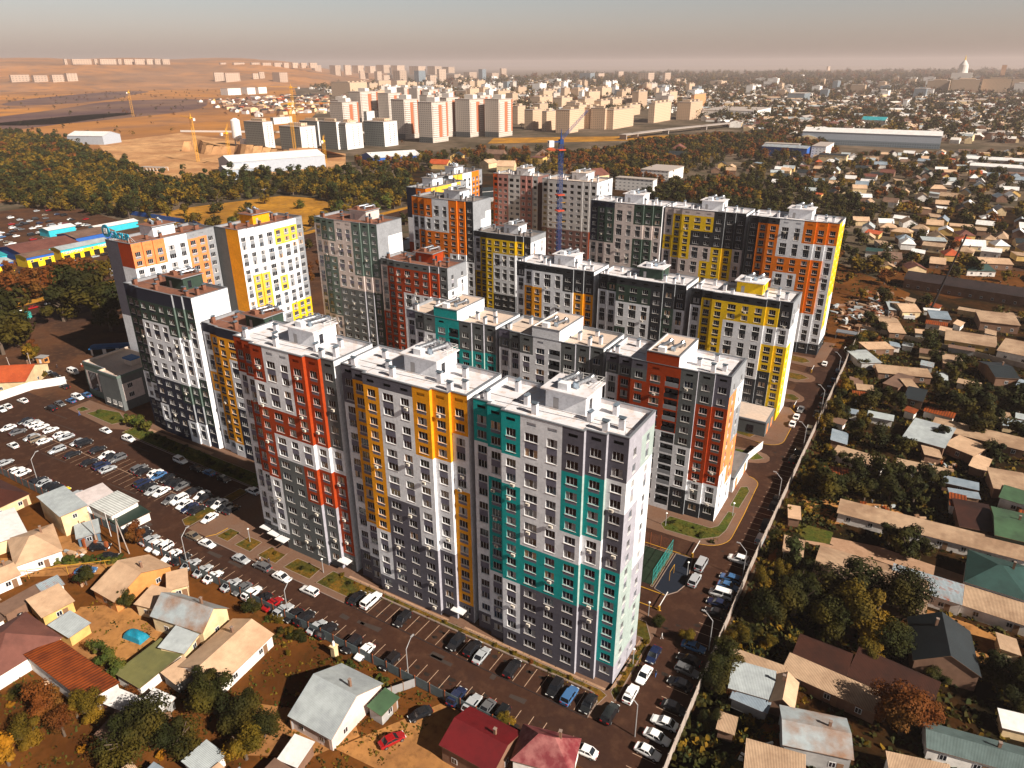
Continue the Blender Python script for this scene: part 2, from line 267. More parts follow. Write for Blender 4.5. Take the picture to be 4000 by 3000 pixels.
# ---------------- measured places ----------------
CARZ = ['upper row of the big car park', 'centre row of the big car park', 'fence side of the big car park', 'shaded end of the big car park', 'lit end of the big car park', 'lane of the big car park', 'foot of the white boundary wall', 'forecourt of the small office', 'lane beside the fence row', 'fence side of the front street', 'kerb of the paved entrances', 'bays below the teal block', 'corner of the front street', 'road beside the sunlit gable', 'foot of the long right fence', 'far stretch of the right fence', 'kerb of the far right lane', 'main road on the left', 'unpaved yard behind the fence', 'alley between the old houses']
CARS = """-241.2 96.7 k s Y 0;-238.5 97.1 v s Y 0;-236.1 97 w s Y 0;-232.8 97 w s Y 0;-228 97.4 w s Y 0;-241.1 91.3 w s Y 0;-235.6 91.4 g s Y 0;-222 97.3 w s Y 0;-219 97.2 v s Y 0;-228.1 91.7 v s Y 0;-225.5 91.9 t u Y 0;-222.2 92.3 w s Y 0;-213.2 91.2 v w Y 1;-206.5 92 k s Y 1;-212.6 97.2 v s Y 1;-210.2 97.7 k v Y 1;-203 97.5 k s Y 1;-197.6 96.9 w s Y 1;-195.1 97.3 k s Y 1;-192.7 97.5 g u Y 1;-197.8 91.8 k s Y 1;-192.7 92.5 n u Y 1;-189.5 92.3 v s Y 1;-218.6 79.2 v s Y 2;-211.2 78.4 w s Y 2;-208.2 78.6 w s Y 2;-199.7 78.7 k u Y 2;-197.6 78.6 v s Y 2;-194.7 78.9 k s Y 2;-191.8 78.8 k s Y 2;-189.3 79.2 y s Y 2;-183.8 79.8 v s Y 2;-182 97 g u Y 3;-179.7 96.6 k s Y 3;-176.1 97.9 w s Y 3;-173.9 97.4 b s Y 3;-170.7 97.9 k s Y 3;-167.4 97.3 k s Y 3;-163.5 97.4 g s Y 3;-165.1 97.6 k s Y 3;-158.6 97.1 k s Y 3;-155 97.1 w s Y 3;-153.3 96.5 k s Y 3;-149.7 96.6 k s Y 3;-147.4 96.7 w s Y 3;-145 96.4 k s Y 3;-142.6 96.6 k s Y 3;-174.1 92.8 n u Y 4;-171.1 92.4 k s Y 4;-168.3 91.9 v s Y 4;-165.7 92.6 w s Y 4;-160.3 91.6 g s Y 4;-158.2 92.6 w u Y 4;-155.2 91.9 w s Y 4;-152.6 91.6 n s Y 4;-150.1 91.9 k s Y 4;-144.3 91.2 w s Y 4;-201.2 106.3 w u X 5;-176 106 w u X 5;-163.2 105.8 b s X 5;-144.9 105.5 w s X 5;-168.2 105.5 k s X 5;-156.8 105.6 k s X 5;-227.6 86 w s X 5;-212.7 106 w s X 5;-258.4 104.6 w s X 6;-258.2 99.4 w s X 6;-257.4 97.2 w s X 6;-244.9 109.7 g s X 7;-244.2 113 b s X 7;-244.7 115.7 w u X 7;-244.2 118.3 b s X 7;-243.7 106.1 k u X 7;-268.4 127.8 w v X 7;-285.1 122 w s X 7;-279.3 122.4 k s X 7;-275.8 122.6 v s X 7;-271.5 122.5 k s X 7;-265.3 121.5 k s X 7;-257.9 118.6 k s X 7;-141.2 84.2 t s X 8;-135.7 83.8 w s X 8;-124 84 v s X 8;-154.4 78.6 k s Y 9;-152.2 78.1 k s Y 9;-148.9 77.7 v s Y 9;-145.8 77 w s Y 9;-143.1 77.3 w u Y 9;-139 76.5 w s Y 9;-136 76.9 k s Y 9;-132.3 76.7 v s Y 9;-128 76.7 v s Y 9;-124.3 76.5 w s Y 9;-118.6 76.7 v s Y 9;-115.4 77.1 g s Y 9;-112.4 77.2 w w Y 9;-108.9 77 k s Y 9;-105.9 77.1 r s Y 9;-102.3 76.7 v u Y 9;-99.5 76.9 k s Y 9;-96.8 77.4 k u Y 9;-92.9 76.9 v s Y 9;-90.3 77.1 k u Y 9;-83.3 76.8 k u Y 9;-79.9 76.7 w s Y 9;-74 77.3 k w Y 9;-58.2 76.9 n u Y 9;-54.9 77 v u Y 9;-52.2 77.3 g s Y 9;-49.2 77.5 k u Y 9;-117.6 84.6 g w X 10;-110.9 84.3 w s X 10;-102.2 84.1 w w X 10;-91.9 87.7 k s Y 11;-88.6 88.6 w p Y 11;-79.3 87.6 k w Y 11;-66 87.8 k u Y 11;-62.3 88.2 k u Y 11;-59.8 87.6 v s Y 11;-53 87.8 k w Y 11;-43.9 87.8 k u Y 11;-40.8 87.6 b u Y 11;-37.1 87.8 k s Y 11;-32.9 87.7 k u Y 12;-31 99.1 w s Y 13;-31.4 93.6 w u Y 13;-31.3 104.8 n s Y 13;-31.8 136.3 v v Y 13;-31.4 130.3 v u Y 13;-23.1 90.8 w s X 14;-23.2 87.4 w s X 14;-23.5 83.9 w s X 14;-22.8 94.8 k s X 14;-23.6 100.5 k s X 14;-23.5 104.2 g w X 14;-24.1 107 k s X 14;-24.4 110.8 b s X 14;-23.6 122.6 k s X 14;-23.9 125.6 n s X 14;-24.2 128.7 w v X 14;-23.6 132.2 b s X 14;-23.9 135 b w X 14;-24.1 142.6 w u X 14;-33.5 78.7 w s X 14;-22.9 158.9 k u Y 15;-22.6 153.1 v u Y 15;-23.2 169.2 k s Y 15;-23.2 172.9 k s Y 15;-23.9 196.8 k s Y 15;-23.5 202.2 k s Y 15;-23.3 218 v u Y 15;-23.2 239.4 g s Y 15;-23.4 231.8 k s Y 15;-23.7 247.7 k s Y 15;-23.3 255.4 k s Y 15;-23.1 263.3 k s Y 15;-23 272.5 k u Y 15;-23.2 282 k s Y 15;-23.6 299 w s Y 15;-28.6 220.3 w s Y 16;-28.6 226.2 w s Y 16;-28.5 232.5 g s Y 16;-28.6 278.8 w s Y 16;-363.9 170.9 w s R 17;-363.4 162.9 r s R 17;-364.1 155.8 w s R 17;-359.7 150.6 w s R 17;-364.3 149.9 w s R 17;-355.1 151.2 r s R 17;-363.8 177.5 k s R 17;-363.4 183 w s R 17;-351.3 176 w s R 17;-357.4 182.9 w s R 17;-365.4 202 n s R 17;-361 201.9 w s R 17;-353.6 198.6 w s R 17;-61.6 70.6 k s D 18;-62.4 63.9 r s D 18;-156.5 70 k u E 19;-151.5 68.8 k s E 19;-151 63.2 b s E 19;-151 47.2 k s E 19"""
HOUSES = [
(-138.4, 41.2, 3.131, 13.2, 12.4, 3.2, 6.2, 'hip', 'maroon', 'white', 'house with a faded maroon hipped roof and white walls at the left edge'),
(-121.8, 43.8, 3.121, 20.4, 5.5, 3.0, 3.9, 'shed', 'rust', 'white', 'open shed under a streaked rusty corrugated roof'),
(-111.2, 52.6, 1.638, 9.4, 6.2, 2.5, 3.0, 'shed', 'olive', 'white', 'long lean-to with an olive green flat roof'),
(-111.1, 59.4, 1.952, 6.5, 4.7, 3.0, 3.8, 'shed', 'tin', 'cream', 'tin roofed annex stepping down from the large gabled house'),
(-115.2, 64.4, 0.173, 12.8, 6.9, 4.0, 7.0, 'gable', 'tinrust', 'cream', 'large gabled house with pale tin front slope and rusty rear strip'),
(-101.2, 62.0, 1.686, 13.3, 10.0, 3.0, 4.8, 'gable', 'beige', 'white', 'long whitewashed house with a beige two-slope roof beside the brown yard'),
(-104.7, 54.2, 1.534, 4.1, 4.1, 2.4, 2.9, 'shed', 'beige', 'grey', 'small beige roofed porch at the end of the long whitewashed house'),
(-136.5, 65.6, 0.006, 7.7, 13.1, 3.2, 6.0, 'gable', 'beige', 'orange', 'beige gabled house with orange walls and rusty roof hatches'),
(-127.3, 70.1, 0.958, 3.7, 5.2, 3.0, 3.6, 'shed', 'beige', 'cream', 'small beige roof between the orange walled house and the street fence'),
(-126.2, 63.7, 0.236, 4.7, 4.8, 3.2, 4.0, 'shed', 'beige', 'cream', 'beige sloped annex squeezed behind the large gabled house'),
(-144.1, 52.2, 1.453, 5.8, 6.6, 2.8, 3.8, 'shed', 'beige', 'yellow', 'small yellow walled outbuilding with a beige roof by the alley'),
(-134.3, 50.5, 1.642, 4.1, 5.8, 2.5, 3.2, 'shed', 'tin', 'yellow', 'small yellow walled shed with a pale tin roof in the dirt yard'),
(-167.2, 61.1, 1.213, 8.9, 13.2, 3.2, 5.6, 'hip', 'beige', 'white', 'beige hipped house above the overgrown hedge'),
(-180.3, 60.7, 1.297, 7.0, 12.6, 3.4, 4.2, 'shed', 'whitemetal', 'cream', 'bright white metal roof at the left edge'),
(-163.4, 51.9, 1.403, 4.7, 7.2, 2.8, 4.0, 'gable', 'beige', 'white', 'small beige gabled house at the left edge below the alley hedge'),
(-174.5, 72.4, 1.448, 5.9, 12.5, 6.0, 6.6, 'shed', 'tin', 'cream', 'two storey cream house with a flat tin roof'),
(-173.2, 79.5, 1.452, 6.9, 6.5, 4.2, 5.0, 'shed', 'palemetal', 'white', 'pale pinkish metal roof building behind the two storey house'),
(-165.8, 80.1, 1.59, 7.1, 8.3, 4.0, 4.4, 'shed', 'striped', 'white', 'white workshop with a striped translucent tin roof'),
(-160.1, 80.1, 1.494, 7.3, 5.4, 2.5, 2.6, 'shed', 'darkgreen', 'white', 'white container hut with a dark green roof in the car park'),
(-163.1, 71.2, 1.108, 4.6, 5.6, 2.6, 3.0, 'shed', 'tin', 'blue', 'patched lean-to with a grey roof by the brick gate'),
(-198.0, 67.0, 1.595, 9.8, 14.2, 3.2, 5.4, 'hip', 'brownred', 'cream', 'dark brown hipped house beside the car park fence'),
(-276.2, 113.6, 0.654, 11.2, 16.7, 4.0, 7.0, 'gable', 'orangered', 'cream', 'cream house with an orange red roof behind the white wall'),
(-74.7, 63.9, 0.026, 9.3, 13.0, 3.2, 6.6, 'gable', 'tin', 'pinkwhite', 'big pale tin roofed house with a pinkish sunlit gable in the foreground'),
(-67.5, 67.9, 1.551, 4.2, 2.8, 2.6, 3.0, 'shed', 'green', 'grey', 'small lean-to with a mossy green roof beside the foreground tin house'),
(-48.1, 69.6, -0.003, 9.8, 8.4, 4.0, 5.6, 'gable', 'maroonpink', 'brown', 'building with a deep red front slope and pinkish rear slope at the bottom edge'),
(-37.8, 73.2, 0.242, 9.3, 6.6, 4.2, 7.2, 'hip', 'stripedred', 'white', 'hipped house with striped pink and maroon roof at the bottom edge'),
(11.7, 174.7, 0.028, 39.8, 5.9, 2.8, 3.3, 'shed', 'corr', 'white', 'very long whitewashed row house with corrugated roof and small windows'),
(1.7, 147.9, 0.021, 21.6, 13.9, 2.8, 4.4, 'gable', 'corr', 'brown', 'wide barn with two beige corrugated slopes behind the big trees'),
(24.9, 151.4, -0.041, 11.7, 6.2, 2.8, 3.4, 'shed', 'corr', 'white', 'corrugated row house right of the barn with washing on its wall'),
(12.4, 151.4, -0.026, 13.0, 6.5, 3.2, 3.5, 'shed', 'rustblue', 'white', 'pale blue tin roof with rust streaks between two corrugated roofs'),
(25.3, 161.7, -0.042, 11.2, 12.8, 4.0, 6.4, 'hip', 'teal', 'white', 'house with a dark green tiled hipped roof'),
(16.0, 131.9, 1.728, 11.8, 10.4, 4.0, 7.0, 'gable', 'slate', 'brown', 'house with one slate dark slope and one pale grey slope'),
(-13.8, 110.6, 0.029, 10.2, 2.6, 2.8, 3.0, 'shed', 'corr', 'white', 'narrow corrugated roof by the bend of the long fence'),
(-13.0, 105.7, 0.147, 7.0, 6.2, 3.0, 3.5, 'shed', 'tin', 'grey', 'pale tin roofed shed overhung by a tree near the long fence'),
(-12.2, 101.6, -0.018, 5.9, 2.1, 2.4, 2.7, 'shed', 'bluetin', 'grey', 'low bluish tin awning in front of the pale tin shed'),
(-0.6, 112.6, -0.094, 15.8, 4.5, 2.8, 3.3, 'shed', 'corr', 'brown', 'long corrugated beige roof running towards the rusty tin hall'),
(-7.5, 106.0, 1.645, 6.3, 3.7, 3.0, 4.6, 'gable', 'beige', 'brown', 'patched beige hut with curled roofing sheets'),
(8.8, 118.6, -0.139, 13.2, 7.2, 3.0, 4.0, 'shed', 'rustdark', 'brown', 'long dark rusty hall with a pale ridge'),
(-3.2, 118.0, -0.043, 9.0, 6.4, 3.0, 3.6, 'shed', 'rustdark', 'brown', 'dark corrugated hall half hidden in shade'),
(-1.2, 99.2, 0.271, 10.1, 7.7, 4.0, 5.0, 'gable', 'tinrust', 'grey', 'grey tin hall whose front slope has rusted orange'),
(-5.6, 90.1, 0.19, 8.5, 5.8, 3.0, 3.5, 'shed', 'corr', 'white', 'corrugated beige roof at the bottom edge right of the fence'),
(14.2, 100.8, 0.264, 8.6, 3.1, 3.0, 3.6, 'shed', 'corr', 'white', 'corrugated beige roof in the bottom right corner'),
(-14.4, 94.7, 0.105, 2.1, 3.1, 2.3, 2.6, 'shed', 'corr', 'brown', 'tiny corrugated roofed hut standing alone in the yard'),
(21.9, 110.2, 0.167, 14.4, 5.2, 3.0, 4.0, 'gable', 'tealdark', 'white', 'long house with shaded teal grey roof in the bottom right corner'),
(-17.6, 166.1, 0.223, 2.4, 5.1, 2.5, 2.8, 'shed', 'beige', 'brown', 'little beige hut inside the fence at the lawn'),
(20.9, 186.4, 0.155, 7.4, 12.1, 3.0, 3.4, 'shed', 'rustdark', 'brown', 'rusty brown shed roof above the row house'),
(28.3, 184.3, 0.048, 7.0, 13.1, 4.5, 5.5, 'gable', 'green', 'darkgreen', 'tall green roofed shed at the right edge'),
(16.3, 412.6, -0.143, 55.6, 48.5, 5.0, 7.5, 'gable', 'darkhall', 'brown', 'very long dark hall with a pale ridge strip'),
(27.7, 363.0, 0.133, 14.3, 19.0, 4.0, 4.5, 'shed', 'corr', 'brown', 'beige corrugated roof below the long dark hall'),
(-7.9, 363.6, 0.473, 7.7, 13.1, 3.0, 4.6, 'gable', 'beige', 'cream', 'small beige gabled hut with one sunlit slope'),
(-16.3, 287.6, 0.574, 7.3, 12.1, 3.0, 3.3, 'shed', 'tin', 'grey', 'square pale tin roof near the far end of the fence'),
(-13.5, 304.0, 0.564, 10.4, 7.3, 2.6, 2.8, 'shed', 'beige', 'brown', 'narrow beige roof just behind the square tin one'),
(-2.3, 280.3, 0.258, 17.2, 7.4, 2.7, 3.0, 'shed', 'corr', 'brown', 'long low corrugated roof with one rusty panel'),
(-2.8, 270.4, -0.304, 5.0, 12.9, 2.6, 2.8, 'shed', 'brownroof', 'brown', 'small brown roofed shed in the overgrown plot'),
(8.8, 229.6, -0.157, 10.7, 14.8, 3.2, 3.6, 'shed', 'tin', 'brown', 'large blue grey tin roof in the dark plot'),
(21.5, 237.4, -0.109, 23.9, 7.7, 2.8, 3.2, 'shed', 'corr', 'brown', 'long corrugated roof joined to the blue grey tin one'),
(18.5, 226.5, -0.467, 8.1, 8.2, 3.0, 3.4, 'shed', 'beige', 'brown', 'beige roof lapping the corner of the blue grey tin one'),
(-7.4, 204.5, -0.127, 13.0, 5.5, 2.6, 2.8, 'shed', 'corr', 'white', 'narrow corrugated roof standing alone among dark trees'),
(8.4, 206.5, 0.045, 12.2, 4.2, 2.6, 2.9, 'shed', 'corr', 'white', 'corrugated roof with a taller end bay among dark trees'),
(17.7, 203.1, 0.028, 7.9, 3.4, 2.6, 2.8, 'shed', 'bluetin', 'brown', 'low bluish tin roof strip'),
(18.6, 197.4, 0.192, 6.5, 2.6, 2.6, 2.8, 'shed', 'bluetin', 'brown', 'second bluish tin strip below the first'),
(17.3, 192.4, 0.041, 3.2, 5.9, 2.8, 3.1, 'shed', 'rust', 'white', 'small orange rust roofed hut'),
(28.5, 209.2, 0.15, 7.9, 10.0, 3.2, 3.8, 'shed', 'corr', 'brown', 'wide corrugated roof at the right edge above the green one'),
(30.3, 201.8, -0.175, 6.5, 6.6, 3.2, 3.6, 'shed', 'green', 'white', 'long pale green roof at the right edge'),
(18.3, 330.8, 0.012, 17.5, 12.6, 3.0, 3.4, 'shed', 'corr', 'yellow', 'long beige roof with a white edge over yellow walls'),
(34.6, 325.5, -0.197, 11.7, 28.3, 3.6, 4.4, 'shed', 'corr', 'white', 'broad beige roof with white eaves at the right edge'),
(-13.2, 339.6, 0.397, 7.5, 11.3, 2.8, 3.6, 'gable', 'corr', 'brown', 'beige gabled roof at the near edge of the hall yard'),
(-9.3, 329.7, 0.271, 5.9, 11.4, 2.8, 3.2, 'shed', 'beige', 'brown', 'pale roof with a white ridge against the round tree'),
(-12.6, 364.3, 0.215, 5.1, 12.5, 2.6, 2.9, 'shed', 'tin', 'brown', 'small bluish tin roof beside the sunlit gable hut'),
(5.9, 358.3, 0.188, 7.5, 10.9, 3.0, 3.4, 'shed', 'bluetin', 'brown', 'dark slate roof in front of the long dark hall'),
(27.5, 297.3, 0.347, 7.4, 17.5, 3.5, 5.0, 'gable', 'slate', 'brown', 'nearly black roof right of the glasshouse frame'),
(12.9, 302.2, 0.071, 6.1, 9.6, 2.6, 2.9, 'shed', 'corr', 'brown', 'small beige roof between the two large dark trees'),
(3.2, 259.4, -0.072, 5.3, 10.2, 3.0, 3.3, 'shed', 'slate', 'brown', 'shaded slate roof by the great dark tree'),
(0.9, 267.6, 0.415, 3.3, 8.9, 2.8, 3.2, 'shed', 'corr', 'brown', 'little beige roof half under the great dark tree'),
(51.1, 460.1, -0.013, 11.1, 29.0, 3, 4, 'gable', 'beige', 'brown', 'beige roof past the right edge'),
(26.9, 481.7, 0.312, 15.7, 19.6, 3.5, 5, 'gable', 'beige', 'brown', 'broad beige gabled roof behind the long dark hall'),
(0.3, 466.9, 0.063, 7.5, 20.2, 3.2, 5.2, 'gable', 'beige', 'brown', 'beige gabled hut with a white gable end by the far lane')]
ZONES = {'forest': [(-1439.8, 672.1), (-1157.8, 624.3), (-824.9, 504.6), (-665.1, 439.3), (-655.2, 484.5), (-601.0, 536.4), (-485.1, 602.3), (-406.0, 502.4), (-431.9, 443.9), (-478.1, 461.0), (-514.0, 456.1), (-538.0, 369.3), (-514.6, 321.7), (-678.9, 301.8)], 'forest2': [(-1439.8, 672.1), (-1290.3, 645.4), (-1018.6, 546.0), (-800.5, 445.2), (-801.5, 361.4)], 'meadow': [(-514.6, 321.7), (-532.9, 365.6), (-508.7, 451.2), (-473.2, 456.1), (-431.9, 443.9), (-381.2, 356.9), (-417.8, 281.7)], 'mid1': [(-382.8, 838.4), (-413.4, 1037.4), (-339.7, 1169.9), (-271.4, 964.6), (-251.1, 757.2), (-235.6, 648.7), (-298.8, 687.4)], 'mid2': [(-223.4, 655.6), (-174.6, 719.3), (-131.3, 616.8), (-185.7, 599.4)], 'mid3': [(-339.7, 1169.9), (-248.3, 1325.1), (-129.4, 1044.2), (-202.7, 882.8), (-271.4, 964.6)], 'mid4': [(-416.0, 1874.2), (-206.0, 1984.6), (-170.7, 1488.7), (-330.0, 1402.0)], 'mid5': [(-611.6, 651.9), (-547.3, 845.0), (-406.2, 889.1), (-361.8, 793.0), (-460.6, 710.6), (-508.2, 589.2)], 'houses1': [(-240.2, 810.1), (-125.1, 1014.1), (67.1, 1154.3), (45.2, 550.8), (1.9, 578.9), (-52.4, 600.1), (-73.7, 650.0), (-194.5, 746.8)], 'houses2': [(-2126.4, 1582.8), (-2237.9, 2246.6), (-1327.2, 1395.1), (-1362.0, 1164.5)], 'farcity': [(-3358.9, 6802.0), (384.3, 9867.6), (72.7, 1307.2), (-213.1, 1148.6), (-426.5, 1492.8), (-943.9, 2180.8)], 'farcity2': [(-2943.1, 2869.1), (-3240.6, 6840.0), (-737.5, 2285.2), (-678.2, 1439.1), (-1653.7, 1821.9)], 'pit': [(-1113.4, 649.0), (-1162.1, 824.3), (-903.2, 765.6), (-691.5, 729.3), (-585.1, 614.8), (-632.4, 497.5), (-717.8, 470.0), (-909.7, 542.0)], 'market': [(-619.2, 272.7), (-628.9, 310.3), (-553.1, 299.5), (-477.8, 272.7), (-384.9, 216.2), (-379.7, 180.3), (-379.5, 156.1)]}
TOWERS = """-942 996 30.5 41 46.9 br;-1065 1180 30.7 53.7 57 br;-1015 1207 27.9 42.1 54.1 br;-749 926 25 36.3 57.4 br;-676 899 25.2 39.3 56.1 br;-714 989 23 36 58.4 br;-679 1002 27.8 44.2 56.3 br;-639 1024 26.3 42 56.3 br;-1210 1592 24.4 32.5 35.4 br;-1324 1698 29.1 30.8 47.2 br;-1408 1746 27.7 34.8 47.4 br;-1294 1713 23.5 45.7 44.4 br;-1353 1873 19.4 42.8 33.3 br;-1088 1655 28 54.2 34.2 br;-703 822 36.9 29.4 33.1 dk;-722 766 11.6 32.9 33 dk;-1056 1185 16.2 81.1 20.1 dk;-2013 2179 95.5 136.1 47.9 be;-2388 2780 27.4 92.3 41.9 be;-2310 2816 35.9 72.2 41.8 be;-754 1278 10.9 29.3 32.8 be;-667 1183 17.1 33.4 32.7 be;-630 1166 9 33.7 31.9 be;-575 1145 25.7 34.3 36.7 be;-837 1516 17.6 39.4 25.4 be;-596 1222 12 49.9 40 be;-586 1246 22.6 55.3 35.5 be;-555 1244 28 6.5 35 be;-542 1251 14.6 132.1 32.5 be;-1131 1888 12.6 29.6 31.9 be;-1023 1853 30.9 74.7 25 be;-1276 2391 45.1 91.8 24.4 be;-903 1751 26.1 60 28.6 be;-816 1654 24.2 58.1 23.5 be;-1191 2433 29.3 85.3 29.2 be;-1109 2474 51.9 58 31.5 be;-788 1738 20.4 54.6 24.2 be;-788 1811 29.3 68.3 25 be;-784 1892 30 84.1 25.8 be;-660 1611 18.2 64.9 22.1 be;-7145 7671 26.4 105.7 113.5 be;-4579 5097 17.1 185.5 65.4 wh;-3454 4012 26.2 46.1 69.3 be;-4059 4790 12.4 120.7 35.1 be;-2814 3460 49.3 61.1 78.3 be;-2714 3504 32.2 63 78 gl;-2654 3530 26.5 56.9 54.6 be;-2816 3837 11.3 70.3 83.9 be;-2967 4211 63.3 69.6 50.1 be;-3147 4653 52.4 107.9 59.6 be;-2794 4281 29.5 45.5 81.3 gl;-2993 4713 47.4 91.7 54.4 be;-3831 6197 11.6 89 77.1 be;-8867 10476 169.2 181 114.1 be;-7021 8583 108.3 252.2 106 be;-6708 8657 158.6 189.3 95.6 be;-6465 8714 129.4 158.1 94.9 be;-7648 10688 123.9 174.4 80.6 be;-9372 10388 140.1 156.2 108.5 be;-9132 10430 120.4 138.3 95.8 be;-2144 4547 75 68.3 57.6 gl;-2188 4768 5.5 104.7 52.7 be;-2645 6174 6.9 130.9 52.9 wh;-534 1432 12.3 126.7 36.1 be;-499 1545 28.7 79.2 34.2 be;-603 1890 4.1 100.9 36.7 or;-1636 4247 60.3 175.7 62.4 be;-1549 4284 11.8 327.3 62.2 be;-98 3419 75.1 116.8 45.4 be;0 3354 89.4 924.2 50.5 be;100 3402 91.9 0 53.6 be;164 3926 44.3 0 46 be;151 6933 31.4 0 94.6 or;-442 2440 48.5 227.4 24.7 gl;-143 2131 8.7 862.9 22.7 wh;-144 984 16.5 58.5 13.1 wh;-180 1005 42.8 14.9 11.9 bl;-389 1617 108.2 267.1 16.4 ma;-231 629 36.2 9.9 11.1 wh;-239 692 29 43.7 11.1 wh;-2620 16484 18.2 3000 60.4 wh;5644 -25955 0 0 200 or;-831 720 37.8 17.5 35 dk;-738 699 38.3 26.8 33.3 dk;-1172 1044 4.5 48.6 12.6 dk;-797 789 35.7 2.6 33 dk;-735 762 31.8 4.1 35.6 dk;-723 768 13.1 20.2 34.5 dk;-1080 1143 33.1 26.1 42.5 br;-4916 3871 9.2 85.2 61.3 wh;-4590 3706 10.3 174.7 61.3 wh;-5500 4735 10.4 59.7 45.9 wh;-5804 5074 11 58.3 53.1 wh;-4434 4061 76.9 79 60.4 wh;-5131 4868 49.6 114.6 58.4 wh;-2529 2042 43.1 63.2 24.8 wh;-2529 2137 33.7 41.3 25.5 wh;-2560 2222 16.6 43.1 24.9 wh;29858 -17095 0 0 200 be;29906 -18081 0 0 200 be;29954 -19076 0 0 200 be;29965 -19307 0 0 200 be;30015 -20351 0 0 200 be;86349 -69157 0 0 200 be;214594 -176374 0 0 200 be;18809 -16157 0 0 200 be;18718 -16476 0 0 200 be;18611 -16853 0 0 200 be;18516 -17186 0 0 200 be;18442 -17446 0 0 200 be;18359 -17738 0 0 200 be;20067 -19762 0 0 200 be;-6182 3064 22.8 133.7 49.9 wh;-6006 3135 33.2 100.2 46.4 wh;-5863 3193 38.8 83.6 49.5 wh;-6068 3417 33.4 82.8 57.7 wh;-4945 4935 38.7 78 109.3 wh;-4769 4999 66.3 70 108.7 wh;-7385 7936 14.7 111.5 110.4 be"""
TREES = """-93.3 52.6 5 d;-86.4 52.2 5 d;-98.4 54.3 3.5 d;-97.4 42.7 5 d;-97.7 38.4 4.5 d;-91.3 44.3 4 d;-117.5 37 3.5 r;-113.5 39.4 3 o;-110.1 40.7 3 o;-111.6 36.1 3 r;-114.4 31.9 3 o;-113.8 28.2 3.2 y;-120.1 49.1 2.2 g;-115.4 48 2.5 g;-124.3 49.9 2 g;-132.3 60.8 2.6 d;-134.9 60.4 2 d;-146.9 60.8 2.6 d;-151 76.1 3 r;-108.1 73.6 2 d;-82 53.7 3 d;-81.1 49 3.5 o;-10.5 130.6 6.2 d;-1.8 139.3 6.5 d;8.6 142 6 d;2.6 130.5 5.5 o;8.3 128.6 4.5 d;7.9 163.9 4.2 d;4 167.6 3.2 d;10.7 164.8 3.2 d;-14.1 147.2 3.6 p;-10.7 139.1 3.6 d;-18.6 116.3 2.8 o;-18.8 107.6 4.4 d;-19.2 102.6 3 d;11.3 109.7 4.8 r;8.5 111.3 3.6 r;14.3 112.3 3.6 r;27 130.1 4.5 d;24.6 132 3.2 d;28.2 125.5 4 d;-15.1 125.5 4 d;-3.5 129 4.5 d;-9.5 143.7 3 d;16 124.5 2.5 d;0.3 189.4 5 d;-12.1 182.1 5 d;-6.7 188.2 5 d;7.2 193.6 5 d;4.9 124.1 3 o;3.6 313.9 9 d;7.5 301.1 6 d;12.7 257.4 8 d;21.4 265.3 9 d;28 266.4 9 d;33.2 266.8 9 d;17.2 252.2 8 d;24.9 251.6 8 d;9.9 269.9 7 d;-5.9 253.3 6.5 d;-8.8 244.7 7 d;-1.8 248.8 6 d;-9.1 231.5 5 o;-10.5 221.1 6 d;-4.1 218.1 6 d;2.6 217.7 6 d;-6.9 194.1 6.5 d;-1.6 195.4 7 d;3.9 196.8 7 d;9.3 200 7 d;-9.7 186.1 6 d;-14.4 186 6 d;-3.5 185.4 6 d;7.7 191.2 6 d;2.1 187.9 6 d;13.6 202.6 5 d;-14.7 328.3 5 d;-20.5 336.4 4 d;-28.7 432.6 7 o;-23.9 446.8 6 d;-28 376.9 3 o;-18.5 371 5 d;-17.5 435.5 4 d;9.4 444 8 d;-6.5 464.8 7 d;-14.7 468.2 7 d;18.6 456.5 8 d;25.6 227.1 6 d;11.6 231.9 5 d;16.2 299.2 6 d;13.1 287.3 6 d;31.7 243.8 7 d;21.6 240.1 7 d;-10.5 202.7 4 d;-14.6 202.3 4 d;-17.1 242.5 4 o;-19 236 3.5 o;-19.5 221.7 3 o;-14.3 246.9 4 o;-18.1 256.4 3.5 o;-15.8 270.3 4 d;-15.2 282.4 4 d;-21 293.6 3 d;-21.1 307.4 3 d;-332.1 160.1 11 d;-338.6 170.6 12 d;-329.1 172 12 d;-315.7 169.7 11 d;-320.6 177 9 d;-301.2 163 8 d;-328.7 134.3 12 d;-317.4 132.5 10 d;-311.8 124.5 10 d;-324.4 138.5 7 d;-294.7 127 4 o;-405.5 173.5 7 r;-394.7 172.2 7 r;-385.9 172.5 7 r;-379.4 173.8 7 r;-381.7 179.8 7 r;-384.5 185.8 7 r;-386.9 192.2 7 r;-387.1 197.5 7 r;-387.2 202.9 7 r;-387.3 208.4 7 r;-385.6 212.3 6 o;-385.1 215.4 5 o;-420.5 183.4 6 r;-406.3 186.2 6 r;-400 187.2 6 r;-407.6 205.2 6 r;-402.2 196.9 6 r;-407.6 214.2 5 r;-501 347.3 5 o;-501.5 333 6 o;-467.5 332.8 5 o;-451.1 336 5 d;-518.1 330.3 4 p;-489.6 415.6 5 o;-548.4 373.5 4 o;-340.3 317.7 4 d;-206.1 112.8 2.6 g;-201.7 113 2.4 g;-210.2 112.9 2.4 g;-273.8 120.1 1.5 o;-305.3 132.5 3 r;-27.1 112 2 o;-33.4 113.2 1.6 d;-47.2 76.4 1.6 o;-124.4 1193.2 9 d"""
